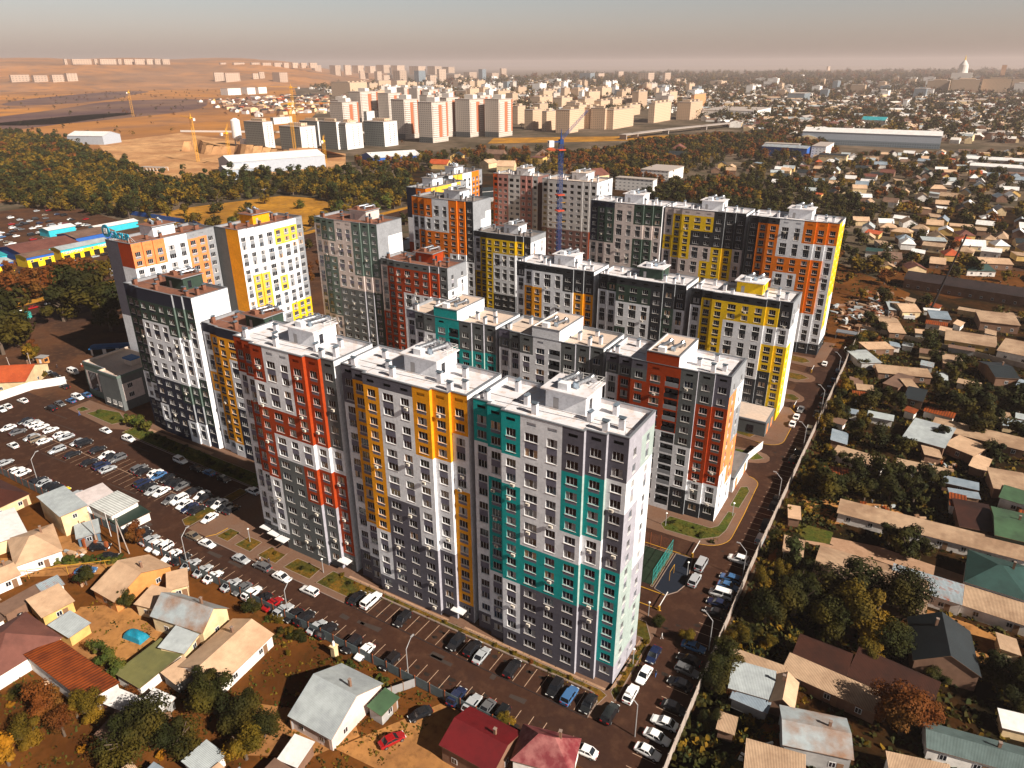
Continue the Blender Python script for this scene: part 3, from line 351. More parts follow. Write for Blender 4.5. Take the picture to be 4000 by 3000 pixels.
FARROW = [(-4871, 2750, 16, 123, 25), (-4812, 2765, 122, 123, 25), (-4787, 2891, 18, 123, 25), (-4738, 2897, 107, 123, 25), (-4715, 3003, 22, 123, 25), (-4679, 3020, 70, 122, 25), (-4641, 3069, 80, 122, 26), (-4612, 3132, 55, 122, 26), (-4586, 3172, 51, 122, 26), (-4560, 3209, 51, 122, 26), (-4351, 3489, 45, 99, 27), (-4280, 3538, 89, 99, 27), (-4216, 3631, 67, 99, 27), (-4167, 3682, 73, 98, 27), (-4118, 3740, 67, 98, 27), (-4086, 3795, 42, 98, 27), (-4044, 3833, 50, 98, 27), (-4004, 3874, 50, 97, 27), (-3957, 3910, 64, 97, 27)]
# ---------------- apartment blocks ----------------
def rle(s):
    out = ''; i = 0
    while i < len(s):
        c = s[i]; i += 1; n = ''
        while i < len(s) and s[i].isdigit(): n += s[i]; i += 1
        out += c * (int(n) if n else 1)
    return out
WIN = {}
def win_mesh(w, h, glass, kind='win'):
    k = (w, h, glass, kind)
    if k in WIN: return WIN[k]
    f = MB(); a = w / 2; t = .05
    if kind == 'hole':
        f.poly([(-a, 0, -h / 2), (a, 0, -h / 2), (a, 0, h / 2), (-a, 0, h / 2)], 'hole'); WIN[k] = (f.mesh('window'), None, None); return WIN[k]
    if kind == 'loggia':
        f.box(-a, -.06, -h / 2, a, 0, -h / 2 + 1.1, 'plaster_K' if glass == 'K' else 'plaster_g'); f.poly([(-a, .9, -h / 2 + 1.1), (a, .9, -h / 2 + 1.1), (a, .9, h / 2), (-a, .9, h / 2)], 'plaster_S')
        f.box(-.75, .85, -h / 2 + 1.1, .0, .9, h / 2 - .4, 'glass_dark'); WIN[k] = (f.mesh('loggia'), None, None); return WIN[k]
    n = 3 if w > 1.5 else 2
    f.box(-a, -.05, h / 2 - t, a, .02, h / 2, 'window_frame'); f.box(-a, -.05, -h / 2, a, .02, -h / 2 + t, 'window_frame')
    for i in range(n + 1):
        x = -a + i * (w - t) / n; f.box(x, -.045, -h / 2 + t, x + t, .02, h / 2 - t, 'window_frame')
    p = MB(); p.poly([(-a + .03, .0, -h / 2 + .03), (a - .03, .0, -h / 2 + .03), (a - .03, .0, h / 2 - .03), (-a + .03, .0, h / 2 - .03)], glass)
    if glass != 'glass_dark' and n == 3: p.poly([(-a + w / 3, -.012, -h / 2 + .05), (-a + 2 * w / 3 - .03, -.012, -h / 2 + .05), (-a + 2 * w / 3 - .03, -.012, h / 2 - .05), (-a + w / 3, -.012, h / 2 - .05)], 'glass_dark')
    s = MB(); s.box(-a - .08, -.2, -h / 2 - .075, a + .08, -.05, -h / 2 - .02, 'sill')
    both = MB()
    for q in (f, p, s):
        o = len(both.v); both.v += q.v; both.f += [tuple(i + o for i in F) for F in q.f]; both.m += [both.mi(q.ms[j]) for j in q.m]
    WIN[k] = (f.mesh('window'), p.mesh('pane'), s.mesh('sill')) if kind == 'near' else (both.mesh('window'), None, None)
    return WIN[k]
ACM = MB().box(-.38, -.48, -.27, .38, -.18, .27, 'ac_shell').box(-.38, -.18, -.05, -.32, 0, 0, 'cap_metal').box(.32, -.18, -.05, .38, 0, 0, 'cap_metal')
ACM.tube((-.08, -.482, 0), (-.08, -.49, 0), .24, .24, 'ac_fan', 12)
ACM = ACM.mesh('air_conditioner')
SUNSIDE = dict(T='M', G='L', S='L', N='g', K='g', V='L', E='e')  # sun-facing step sides get paler paint: sunlight put into the colour
def facade(mb, wins, O, U, bays, nf, H, spand, recess=.17, aslit=True, z0=1.35, band=None):
    """O origin (x,y), U unit direction; bays = (u0, u1, offset inwards, colour plan top to bottom, window width, window kind)"""
    nx, ny = U[1], -U[0]
    def P(u, d, z): return (O[0] + U[0] * u - nx * d, O[1] + U[1] * u - ny * d, z)
    def Q(u0, u1, d, za, zb, m): mb.poly([P(u0, d, za), P(u1, d, za), P(u1, d, zb), P(u0, d, zb)], m)
    prev = None
    for bi, (u0, u1, off, plan, ww, wk) in enumerate(bays):
        cols = rle(plan); cols += cols[-1] * (nf + 1 - len(cols))
        zt = z0 + 3 * nf; uc = (u0 + u1) / 2
        def col(z):
            if z >= zt: return cols[0]
            return cols[max(1, min(nf, nf - int((z - z0) / 3)))]
        am = 'plaster_' + cols[0]
        if aslit and wk != 'none' and wk != 'loggia' and H - zt > 2:
            zs = zt + .75; Q(u0, uc - .85, off, zt, H, am); Q(uc + .85, u1, off, zt, H, am); Q(uc - .85, uc + .85, off, zt, zs, am); Q(uc - .85, uc + .85, off, zs + .55, H, am)
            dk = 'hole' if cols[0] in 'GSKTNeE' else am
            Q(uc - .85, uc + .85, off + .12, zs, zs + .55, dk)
            mb.poly([P(uc - .85, off, zs + .55), P(uc + .85, off, zs + .55), P(uc + .85, off + .12, zs + .55), P(uc - .85, off + .12, zs + .55)], am)
        else: Q(u0, u1, off, zt, H, am)
        Q(u0, u1, off, 0, z0, 'plaster_' + cols[nf])
        for k in range(1, nf + 1):
            c = cols[k]; m = 'plaster_' + c; zb = z0 + 3 * (nf - k); zc = zb + 1.5; za, zd = zc - .78, zc + .78; zu = zb + 3
            if wk == 'none': Q(u0, u1, off, zb, zu, m); continue
            w = ww; h = 1.56
            if wk == 'loggia':
                w = u1 - u0 - .5; za, zd = zb + .1, zu - .35; h = zd - za; zc = (za + zd) / 2
            a, b = uc - w / 2, uc + w / 2
            nxt = cols[k + 1] if k < nf else '#'; pv = cols[k - 1] if k > 1 else '#'
            light = c in 'WPLCgM'
            run = 0
            while k - 1 - run >= 1 and cols[k - 1 - run] == c: run += 1
            sd = False; su = False
            if spand and wk != 'loggia' and c not in 'GSKNVebp':
                if light: sd = nxt == c and run % 2 == 0; su = pv == c and run % 2 == 1
                else: sd = nxt == c; su = False
            ms = 'plaster_' + (spand or 'V')
            Q(u0, a, off, zb, zu, m); Q(b, u1, off, zb, zu, m)
            Q(a, b, off, zb, za, ms if sd else m); Q(a, b, off, zd, zu, ms if su else m)
            r = recess if wk != 'loggia' else 1.1
            for A, B in (((a, za), (a, zd)), ((b, zd), (b, za)), ((a, zd), (b, zd)), ((b, za), (a, za))):
                mb.poly([P(A[0], off, A[1]), P(B[0], off, B[1]), P(B[0], off + r, B[1]), P(A[0], off + r, A[1])], m)
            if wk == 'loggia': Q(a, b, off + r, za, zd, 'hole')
            wins.append((P(uc, off + (r - .03 if wk != 'loggia' else .08), zc), atan2(U[1], U[0]), w, h, wk, c, k, bi, P(uc, off, za)))
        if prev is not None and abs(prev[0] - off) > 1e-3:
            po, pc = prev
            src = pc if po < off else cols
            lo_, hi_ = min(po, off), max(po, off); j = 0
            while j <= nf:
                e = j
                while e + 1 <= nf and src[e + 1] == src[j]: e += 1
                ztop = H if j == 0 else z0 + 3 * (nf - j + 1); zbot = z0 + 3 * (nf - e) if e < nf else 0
                cc = src[j]; cc = SUNSIDE.get(cc, cc) if po < off else cc
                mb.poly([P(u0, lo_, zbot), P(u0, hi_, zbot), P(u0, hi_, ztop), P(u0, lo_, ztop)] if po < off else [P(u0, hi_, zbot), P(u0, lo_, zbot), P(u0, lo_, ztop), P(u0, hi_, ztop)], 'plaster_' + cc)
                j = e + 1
        prev = (off, cols)
def offset_ring(pts, d):
    n = len(pts); out = []
    for i in range(n):
        a, b, c = Vector(pts[i - 1]), Vector(pts[i]), Vector(pts[(i + 1) % n])
        e1 = (b - a).normalized(); e2 = (c - b).normalized(); n1 = Vector((-e1.y, e1.x)); n2 = Vector((-e2.y, e2.x))
        out.append(tuple(b + (n1 + n2 if abs(e1.dot(e2)) < .5 else n1) * d))
    return out
VENT = MB().box(-.5, -.4, 0, .5, .4, 1.75, 'roof_white', bottom=False).box(-.36, -.3, 1.75, .36, .3, 1.98, 'hole', bottom=False)
VENT.poly([(-.62, -.52, 1.98), (.62, -.52, 1.98), (.62, 0, 2.3), (-.62, 0, 2.3)], 'vent_metal').poly([(.62, .52, 1.98), (-.62, .52, 1.98), (-.62, 0, 2.3), (.62, 0, 2.3)], 'vent_metal').poly([(-.62, .52, 1.98), (.62, .52, 1.98), (.62, -.52, 1.98), (-.62, -.52, 1.98)], 'vent_metal').poly([(.62, -.52, 1.98), (.62, .52, 1.98), (.62, 0, 2.3)], 'vent_metal').poly([(-.62, .52, 1.98), (-.62, -.52, 1.98), (-.62, 0, 2.3)], 'vent_metal')
VENTM = {'roof_white': VENT.mesh('vent_stack')}
def vent_mesh(m):
    if m not in VENTM:
        me = VENTM['roof_white'].copy(); me.name = 'vent_stack'; me.materials[0] = MT[m]; VENTM[m] = me
    return VENTM[m]
def duct_mesh():
    d = MB(); d.tube((-2.2, 0, .75), (1.3, 0, .95), .42, .42, 'duct_metal', 14)
    d.tube((1.2, 0, .95), (1.75, 0, 1.15), .5, .62, 'duct_metal', 14); d.tube((1.7, 0, 1.1), (2.1, 0, .75), .62, .62, 'duct_metal', 14); d.tube((2.1, 0, .75), (2.1, 0, .1), .62, .62, 'duct_metal', 14)
    for x in (-1.4, -.5, .4): d.tube((x, 0, .79 + .057 * (x + 1.4)), (x + .07, 0, .79 + .057 * (x + 1.4)), .47, .47, 'duct_metal', 14)
    for x in (-1.8, .6): d.box(x, -.4, 0, x + .1, .4, .4, 'cap_metal')
    d.box(-2.5, -.5, 0, -2.0, .5, 1.1, 'vent_metal'); return d.mesh('duct')
DUCT = duct_mesh()
BASE_BAYS = [(0, 3.4, 1.5), (3.4, 6.7, .75), (6.7, 10.5, 0), (10.5, 14.7, 0), (14.7, 18.4, 0), (18.4, 22.3, 0), (22.3, 25.9, .75), (25.9, 29.4, 1.5)]
def block(label, x, y, rz, nf, plans, W=29.4, D=13.0, right=None, left=None, roof='roof_white', H=None, pent='W', spand='V', near=False, ac=0, vents=None, hat='W', slit=True, offs=None, under=False, tower=None, group=None, canopies=(), cap='cap_metal', rail=False, wkinds=None, backc='g', vm=None, seed=1):
    r = random.Random(seed * 77 + 5); H = H or nf * 3 + 3.6
    t = thing('apartment_block', label, 'apartment block', (x, y, 0), rz, group)
    s = W / 29.4; mb = MB(); wins = []; bays = []
    off = offs or [b[2] * (1 if near else .6) for b in BASE_BAYS]
    for i, b in enumerate(BASE_BAYS):
        wk = (wkinds or {}).get(i, 'near' if near else 'win'); ww = 2.5 if i == 3 else 1.95 if i not in (5,) else 2.15
        bays.append((b[0] * s, b[1] * s, off[i], plans[i], ww, wk))
    facade(mb, wins, (0, 0), (1, 0), bays, nf, H, spand, aslit=slit)
    rt = right or ['W', 'W']; o8, o1 = off[-1], off[0]; dl = D - o8
    if len(rt) == 1: rb = [(0, dl, 0, rt[0], 1.2, 'none')]
    elif len(rt) == 2: rb = [(0, dl / 2, 0, rt[0], 1.3, 'win' if right and right[0][0] != '*' else 'none'), (dl / 2, dl, 0, rt[1], 1.3, 'win' if right and right[0][0] != '*' else 'none')]
    else: rb = [(0, dl * .42, 0, rt[0].strip('*'), 1.3, 'none'), (dl * .42, dl * .7, 0, rt[1].strip('*'), 1.3, 'none'), (dl * .7, dl, 0, rt[2].strip('*'), 1.3, 'none')]
    rb = [(a, b_, c, p.strip('*'), w_, k) for a, b_, c, p, w_, k in rb]
    facade(mb, wins, (W, o8), (0, 1), rb, nf, H, 'L', aslit=False)
    lt = left or ['g']; dl = D - o1; n = len(lt)
    facade(mb, wins, (0, D), (0, -1), [(dl * i / n, dl * (i + 1) / n, 0, lt[i], 1.2, 'none') for i in range(n)], nf, H, None, aslit=False)
    facade(mb, wins, (W, D), (-1, 0), [(0, W * .3, 0, backc, 1.8, 'win' if False else 'none'), (W * .3, W, 0, backc, 1.8, 'none')], nf, H, None, aslit=False)
    mb.build('wall', t)
    # roof surface and parapet
    pts = []
    for a, b_, o, *_ in bays:
        for q in ((a, o), (b_, o)):
            if not pts or hypot(pts[-1][0] - q[0], pts[-1][1] - q[1]) > 1e-4: pts.append(q)
    clean = []
    for i, q in enumerate(pts):
        if 0 < i < len(pts) - 1 and abs(pts[i - 1][1] - q[1]) < 1e-6 and abs(pts[i + 1][1] - q[1]) < 1e-6: continue
        clean.append(q)
    pts = clean + [(W, D), (0, D)]
    inn = offset_ring(pts, .32); out = offset_ring(pts, -.06); inn2 = offset_ring(pts, .34)
    rm = MB(); rm.poly([(p[0], p[1], H - .75) for p in inn], roof)
    rm.build('roof', t)
    pm_ = MB(); n = len(pts)
    for i in range(n):
        j = (i + 1) % n
        pm_.poly([(*inn[j], H - .75), (*inn[i], H - .75), (*inn[i], H + .02), (*inn[j], H + .02)], 'roof_white' if roof == 'roof_white' else 'plaster_g')
        pm_.poly([(*out[i], H + .16), (*out[j], H + .16), (*inn2[j], H + .16), (*inn2[i], H + .16)], cap)
        pm_.poly([(*out[i], H), (*out[j], H), (*out[j], H + .16), (*out[i], H + .16)], cap)
        pm_.poly([(*inn2[j], H), (*inn2[i], H), (*inn2[i], H + .16), (*inn2[j], H + .16)], cap)
    pm_.build('parapet', t)
    zr = H - .75
    seam = MB().box(.6, D * .47, zr, W - .6, D * .47 + .12, zr + .06, 'roof_grey' if roof == 'roof_white' else 'cap_metal'); seam.build('roof_seam', t)
    if near:
        q = MB(); q.box(W * .2, .6, zr, W * .2 + .05, D - .6, zr + .03, 'roof_grey').box(W * .72, .6, zr, W * .72 + .05, D * .45, zr + .03, 'roof_grey'); q.tube((3, D * .3, zr + .08), (W - 4, D * .38, zr + .08), .04, .04, 'cap_metal', 5); q.build('roof_cable', t)
        for ax_, ay_ in ((W - 1.2, 2.6), (1.0, D - 1.2)): MB().tube((ax_, ay_, zr), (ax_, ay_, zr + 3.4), .03, .02, 'cap_metal', 5).tube((ax_ - .5, ay_, zr + 3.0), (ax_ + .5, ay_, zr + 3.0), .02, .02, 'cap_metal', 4).build('antenna', t)
    # penthouse or raised stair tower
    if tower:
        a, b_, tc, hh = tower
        tm = MB(); tm.poly([(a, -.003, H), (b_, -.003, H), (b_, -.003, H + hh), (a, -.003, H + hh)], 'plaster_' + tc)
        tm.poly([(b_, 0, zr), (b_, D, zr), (b_, D, H + hh), (b_, 0, H + hh)], 'plaster_W').poly([(a, D, zr), (a, 0, zr), (a, 0, H + hh), (a, D, H + hh)], 'plaster_W').poly([(b_, D, zr), (a, D, zr), (a, D, H + hh), (b_, D, H + hh)], 'plaster_g')
        tm.poly([(a, 0, H + hh - .25), (b_, 0, H + hh - .25), (b_, D, H + hh - .25), (a, D, H + hh - .25)], 'roof_tan')
        ring = [(a, -.003), (b_, -.003), (b_, D), (a, D)]; o2 = offset_ring(ring, -.08); i2 = offset_ring(ring, .25)
        for i in range(4):
            j = (i + 1) % 4; tm.poly([(*o2[i], H + hh + .1), (*o2[j], H + hh + .1), (*i2[j], H + hh + .1), (*i2[i], H + hh + .1)], cap); tm.poly([(*o2[i], H + hh - .1), (*o2[j], H + hh - .1), (*o2[j], H + hh + .1), (*o2[i], H + hh + .1)], cap)
            tm.poly([(*i2[j], H + hh - .25), (*i2[i], H + hh - .25), (*i2[i], H + hh + .1), (*i2[j], H + hh + .1)], 'roof_white')
        pt = tm.build('stair_tower', t); px0, px1, py0, py1, pz = a, b_, 1, D * .6, H + hh - .25
    else:
        px0, px1, py0, py1 = W * .40, W * .66, D * .50, D + .003; hh = 3.5
        ph = MB().box(px0, py0, zr + .004, px1, py1, zr + hh, 'plaster_' + pent, bottom=False); pt = ph.build('penthouse', t)
        pz = zr + hh + .25
        MB().box(px0 - .7, py0 - .7, zr + hh, px1 + .5, py1 + .3, pz, 'roof_white' if roof == 'roof_white' else 'plaster_g', top=roof).build('roof_slab', pt)
        MB().box(px0 + 1.5, py0 - .05, zr + .1, px0 + 2.5, py0 - .003, zr + 2.1, 'grey_metal').build('door', pt)
        MB().box(px1 + .003, py0 + 1.4, zr + .4, px1 + .06, py0 + 2.5, zr + 2.5, 'glass_dark').build('door', pt)
        if rail:
            ra = MB(); zz = pz
            P4 = [(px0, py1), (px1 + .3, py1), (px1 + .3, py0 + 3)]
            for (ax, ay), (bx, by) in zip(P4, P4[1:]):
                for q in (.55, 1.05): ra.tube((ax, ay, zz + q), (bx, by, zz + q), .035, .035, 'white_metal', 5)
                k = max(2, int(hypot(bx - ax, by - ay) / 1.3))
                for i in range(k + 1): ra.tube((ax + (bx - ax) * i / k, ay + (by - ay) * i / k, zz), (ax + (bx - ax) * i / k, ay + (by - ay) * i / k, zz + 1.05), .035, .035, 'white_metal', 5)
            ra.build('railing', pt)
    for i, q in enumerate((.35, .72)):
        d = link('duct', DUCT, pt, (px0 + (px1 - px0) * q, py0 + (py1 - py0) * .62, pz), R_(70 if not tower else 75))
    MB().box(px0 + 2.2, py0 + .2, pz, px0 + 4.0, py0 + 1.5, pz + 1.2, 'plaster_W' if roof != 'roof_brown' else 'roof_brown').build('service_box', pt)
    for (vx, vy) in (vents or [(1.6, 3.6), (8.6, 5.6), (11.6, 3.0), (20.8, 5.4), (24.6, 3.2), (26.6, 5.2), (4.4, 9.6), (23.5, 9.8)]):
        if tower and px0 - .8 < vx * s < px1 + .8: continue
        o = link('vent_stack', vent_mesh(vm or ('roof_white' if roof in ('roof_white', 'roof_tan') else roof)), t, (vx * s, vy * D / 13, zr), r.choice([0, 0, pi / 2])); o.scale = (1, 1, r.uniform(.8, 1.15))
    # windows: the hundred largest in view as parts, any rest as one part
    ang = rz; ca, sa = cos(rz), sin(rz); rest = []; full = []
    def wpos(p): return (x + p[0] * ca - p[1] * sa, y + p[0] * sa + p[1] * ca)
    wins.sort(key=lambda w: (hypot(*wpos(w[0])) ** 2 + (105 - w[0][2]) ** 2))
    keep = wins[:99]; rest = wins[99:]
    if under: pass
    for w in keep:
        (p, a, ww, h, wk, c, k, bi, ps) = w
        g = r.choices(['glass_dark', 'glass_blue', 'glass_curtain', 'glass_tan'], [60, 16, 18, 6])[0]
        if wk == 'loggia': g = 'K' if r.random() < .6 else 'g'
        kk = 'hole' if (under and k <= 2) else wk
        me = win_mesh(round(ww, 2), round(h, 2), g, kk)
        o = link('loggia' if wk == 'loggia' else 'window', me[0], t, p, a)
        if me[1]: link('pane', me[1], o); link('sill', me[2], o)
    if rest:
        mm = MB()
        for (p, a, ww, h, wk, c, k, bi, ps) in rest:
            g = r.choices(['glass_dark', 'glass_blue', 'glass_curtain'], [66, 16, 18])[0]
            if wk == 'loggia': g = 'K'
            me = win_mesh(round(ww, 2), round(h, 2), g, 'loggia' if wk == 'loggia' else ('hole' if (under and k <= 2) else 'win'))[0]
            o = len(mm.v); ca2, sa2 = cos(a), sin(a)
            mm.v += [(p[0] + v.co.x * ca2 - v.co.y * sa2, p[1] + v.co.x * sa2 + v.co.y * ca2, p[2] + v.co.z) for v in me.vertices]
            mm.f += [tuple(q + o for q in f.vertices) for f in me.polygons]; mm.m += [mm.mi(me.materials[f.material_index]) for f in me.polygons]
        tag(mm.build('window_rows', t), kind='stuff')
    cand = [w for w in wins if w[4] in ('near', 'win') and w[7] > 0 and w[1] == 0]
    for w in r.sample(cand, min(ac, len(cand))):
        p = w[8]; link('air_conditioner', ACM, t, (p[0] + r.uniform(-.6, .6), p[1], p[2] - .42))
    for cx in canopies:
        k = next(i for i, b in enumerate(bays) if b[0] <= cx <= b[1]); o = bays[k][2]
        MB().box(cx - 1.5, o - 1.9, 2.9, cx + 1.5, o - .002, 3.05, 'white_metal').build('canopy', t)
        MB().box(cx - .8, o - .06, .15, cx + .8, o - .004, 2.4, 'glass_dark').build('entrance_door', t)
        MB().box(cx - 2, o - 2.4, .012, cx + 2, o - .003, .2, 'paving').build('step', t)
    return t

GR = 'the three white roofed blocks along the front street'
block('rust red, white and grey block, leftmost of three along the front street', -127.5, 93.1, 0, 16,
      ['D3W13S', 'D3W2D6W5S', 'D3W2D6W5S', 'W5D2W2S', 'W5D2W2S', 'D7W2D3S', 'D7W2D3S', 'S7W2D7S'], near=True, ac=18, rail=True, canopies=(1.7, 5.2, 8.6, 27), seed=1)
block('orange, white and dark grey block, middle of three along the front street', -96.2, 93.1, 0, 16,
      ['G3W12G', 'GO11W3G', 'GO11W4G', 'GW8G', 'GW8G', 'O5W7G', 'O5W7G', 'O3W4O9G'], W=30, near=True, ac=16, rail=True, pent='W', canopies=(27,), seed=2)
R3 = block('nearest block with teal, white and dark grey patches and a dazzling white sunlit gable', -64.8, 92.9, 0, 16,
      ['T3W13G', 'T3W2T7W4G', 'T3W2T7W4G', 'W9T3G', 'W9T3G', 'G3T4W2T3G', 'G3T4W2T3G', 'G3W2G4T7G'], right=['L3W2L4M7L', 'LM2W7L3M3L'], near=True, ac=20, rail=True, seed=3)
block('brown roofed dark green and navy tower with white window groups', -203.2, 115.9, 0, 14,
      ['NE8W3N', 'NE9W2N2', 'NE2W6N3W2N', 'NE2W6N', 'NE2W6N', 'NE3W5E2N2W2N', 'NE3W5E2N2W2N', 'NE2W5E5N'], W=30.6, right=['*W'], H=47, roof='roof_brown', pent='E', spand='N', ac=8, hat='E', seed=4, slit=False)
block('brown roofed orange and navy block between dark green tower and rust red block', -171.8, 117.2, 0, 12,
      ['NW4O2W', 'NO11W', 'NO11W2', 'NO2W5N', 'NO2W5N', 'NO2W4N', 'NO4W', 'NO3W'], W=29.4, roof='roof_brown', H=40, pent='E', spand='N', ac=6, seed=5, slit=False)
block('salmon, white and grey tower with a brown roof carrying a blue rooftop sign', -242.3 + 15.0, 136.4, pi / 2, 16,
      ['F3W14', 'F3W14', 'F3W14', 'W17', 'W17', 'gF3F8W4', 'gF3F4W6', 'g17'], W=32.5, D=15, left=['G9W8', 'D3W10D4'], roof='roof_brown', pent='W', spand='g', ac=6, seed=6, slit=True)
block('white and yellow tower with a brown roof and an amber penthouse', -229 + 14.4, 169.2, pi / 2, 16,
      ['W17', 'W6y6g4', 'W6y6g4', 'W17', 'Wy2W4y2W3g5', 'Wy2W8Y5', 'Wy2W8Y5', 'g11Y6'], W=30.5, D=14.2, left=['S17', 'O14P3'], roof='roof_brown', pent='O', spand='g', ac=8, seed=7)
block('grey green and pinkish white tower with a brown roof and a half white gable', -210.6, 200.4, 0, 16,
      ['eP16', 'e3P2e8P2', 'e3P2e8P2', 'P9S8', 'P9S8', 'e7P2S8', 'e7P2S8', 'e7P2E8'], W=31.6, D=15.2, right=['*g17', '*g2W15', '*g2W15'], roof='roof_brown', pent='P', spand='V', ac=10, seed=8)
block('lower rust red and dark grey block with a brown roof beside the grey green tower', -177.6, 199.6, 0, 12,
      ['SP6D3', 'SD12', 'SD12', 'SD3W9', 'SD3W9', 'SD3W9', 'SD3W9', 'S4W9'], W=30.5, D=13, right=['g3W9', 'g2W10'], roof='roof_brown', pent='D', spand='S', ac=8, seed=9)
block('bright orange and white tower with a dark roof and a half grey gable', -207.7, 257.5, 0, 16,
      ['A3W', 'A3W2A9', 'A3W2A9', 'W5A7', 'W5A7', 'A8W', 'A8W', 'K9W'], W=33, D=15, right=['*g5W', '*g3W', '*g2W'], left=['A'], roof='roof_grey', spand='K', seed=10, slit=False)
block('yellow, white and black block with a dark roof below the orange and white tower', -174.2, 257.5, 0, 12,
      ['KW5Y3', 'KY12', 'KY12', 'KY2W6K', 'KY2W6K', 'KY2W6K', 'KY2W6K', 'K3W'], W=28, D=14, right=['gW', 'gW'], roof='roof_grey', spand='K', ac=2, seed=11, slit=False)
block('black topped white block with orange lower patches, left in the middle white roofed row', -131.5, 221.3, 0, 12,
      ['K2W', 'KW2O4W', 'KW2O4W', 'KW11', 'KW11', 'K3W4O', 'K3O6', 'K3O6'], W=31, D=13.4, spand='K', ac=5, pent='W', seed=12)
block('black and dark green block with white patches, centre of the middle white roofed row', -98.4, 220.6, 0, 12,
      ['K2W', 'KEW', 'KE2W3E2W', 'KE2W6K', 'KE2W6K', 'K3K', 'K3E', 'K3W3K'], W=31, D=13.4, spand='K', pent='E', ac=4, seed=13)
block('yellow, white and black block with a yellow penthouse, right end of middle row', -65.3, 219.4, 0, 12,
      ['K2W', 'KY8W', 'KY8W', 'KY2W6K', 'KY2W6K', 'KY2W6K', 'KY2W2Y3K', 'K3W2Y8'], W=31.2, D=14, right=['g3W2Y7', 'g2W10'], spand='K', pent='Y', ac=8, seed=14)
block('dark green, pinkish white and black block, left end of the rear row', -133.6, 288, 0, 16,
      ['N6P', 'NE5P', 'NE5P', 'P17', 'P17', 'E3P2E', 'E3P2E', 'E3P'], W=32.5, D=14, right=['*W'], spand='K', ac=6, seed=15)
block('yellow, black and pinkish white block, centre of the rear row', -100.2, 288.6, 0, 16,
      ['P4Y2P', 'PY6P', 'PY6P', 'PY2K2P', 'PY2K2P2Y', 'K5Y', 'K5Y', 'K5P'], W=33, D=14, right=['*W'], spand='K', ac=5, seed=16)
block('orange and white block with a yellow gable edge, right end of rear row', -65.6, 286.8, 0, 16,
      ['K17', 'KA7A4', 'KA7A4', 'W5A2W9K', 'W5A2W9K', 'A3W2A7W4K', 'A3W2A7W4K', 'A3W13K'], W=32.6, D=15, right=['Y14W2K', 'WY9W6K'], spand='K', ac=5, pent='W', seed=17)
IK = {3: 'win', 4: 'loggia'}
TW = (10.8, 18.4, 'T', 2.9)
block('grey block with a raised teal stair tower in the inner row', -130.6, 156, 0, 12,
      ['VW', 'SSW', 'SSW', 'T17', 'T17', 'SSSTT', 'SSSTT', 'SSSTT'], W=31, D=14, tower=(10.8, 18.9, 'T', 2.9), wkinds=IK, spand='V', seed=18, roof='roof_tan')
block('grey block with a raised pale stair tower in the inner row', -98.2, 155.6, 0, 12,
      ['VSW', 'SSW', 'SSW', 'W17', 'W17', 'SSS', 'SSS', 'SSS'], W=31, D=14, tower=(10.8, 18.9, 'W', 2.9), wkinds=IK, spand='V', seed=19, roof='roof_tan')
block('grey block with a raised rust red stair tower in the inner row', -65.8, 154.2, 0, 12,
      ['GSW', 'GSD2', 'GSD2', 'D6W', 'D6W', 'S7W4K', 'S3D7W2K', 'G3D7W2K'], W=31.2, D=14, right=['g2F7W3', 'g2W2g3F4W'], tower=(10.8, 18.9, 'D', 2.9), wkinds=IK, spand='S', ac=8, seed=20)
block('orange and yellow tower with navy edged end wall behind the bright orange tower', -213.5, 277.5, pi / 2, 16,
      ['A', 'y17', 'y17', 'y17', 'y', 'W', 'y', 'g'], W=32, D=12.5, left=['N5W4D8', 'A'], roof='roof_grey', spand='g', seed=21, slit=False)
block('orange and white tower farthest back beyond the dark roofed pair', -229, 318, pi / 2, 16,
      ['W', 'y', 'y', 'W', 'W', 'A', 'A', 'g'], W=32, D=12.5, left=['S'], roof='roof_grey', spand='g', seed=22, slit=False)
block('unfinished block of pinkish concrete panels with empty window holes and a yellow side', -219.5, 344.8, 0, 16,
      ['R', 'p', 'p', 'C', 'C', 'p', 'p', 'C'], W=28.2, D=14, roof='roof_tan', spand=None, under=True, seed=23, slit=False, right=['*b'], H=50.6, offs=[.6, 0, 0, 0, 0, 0, .3, .6])
block('unfinished block of pale concrete panels with a brown lower part behind the blue tower crane', -186.4, 340.8, 0, 16,
      ['C9b', 'C9b', 'C9b', 'C9b', 'C9b', 'C9b', 'C9b', 'C9R'], W=31.5, D=20, roof='roof_tan', spand=None, under=True, seed=24, slit=False, right=['W', 'W'], H=50.6, offs=[.6, 0, 0, 0, 0, 0, .3, .6])
# ---------------- ground, roads, pavements ----------------
BIG = 45000
struct('ground', [(-BIG, -3000), (BIG, -3000), (BIG, BIG), (-BIG, BIG)], -.20, 'cityfloor')
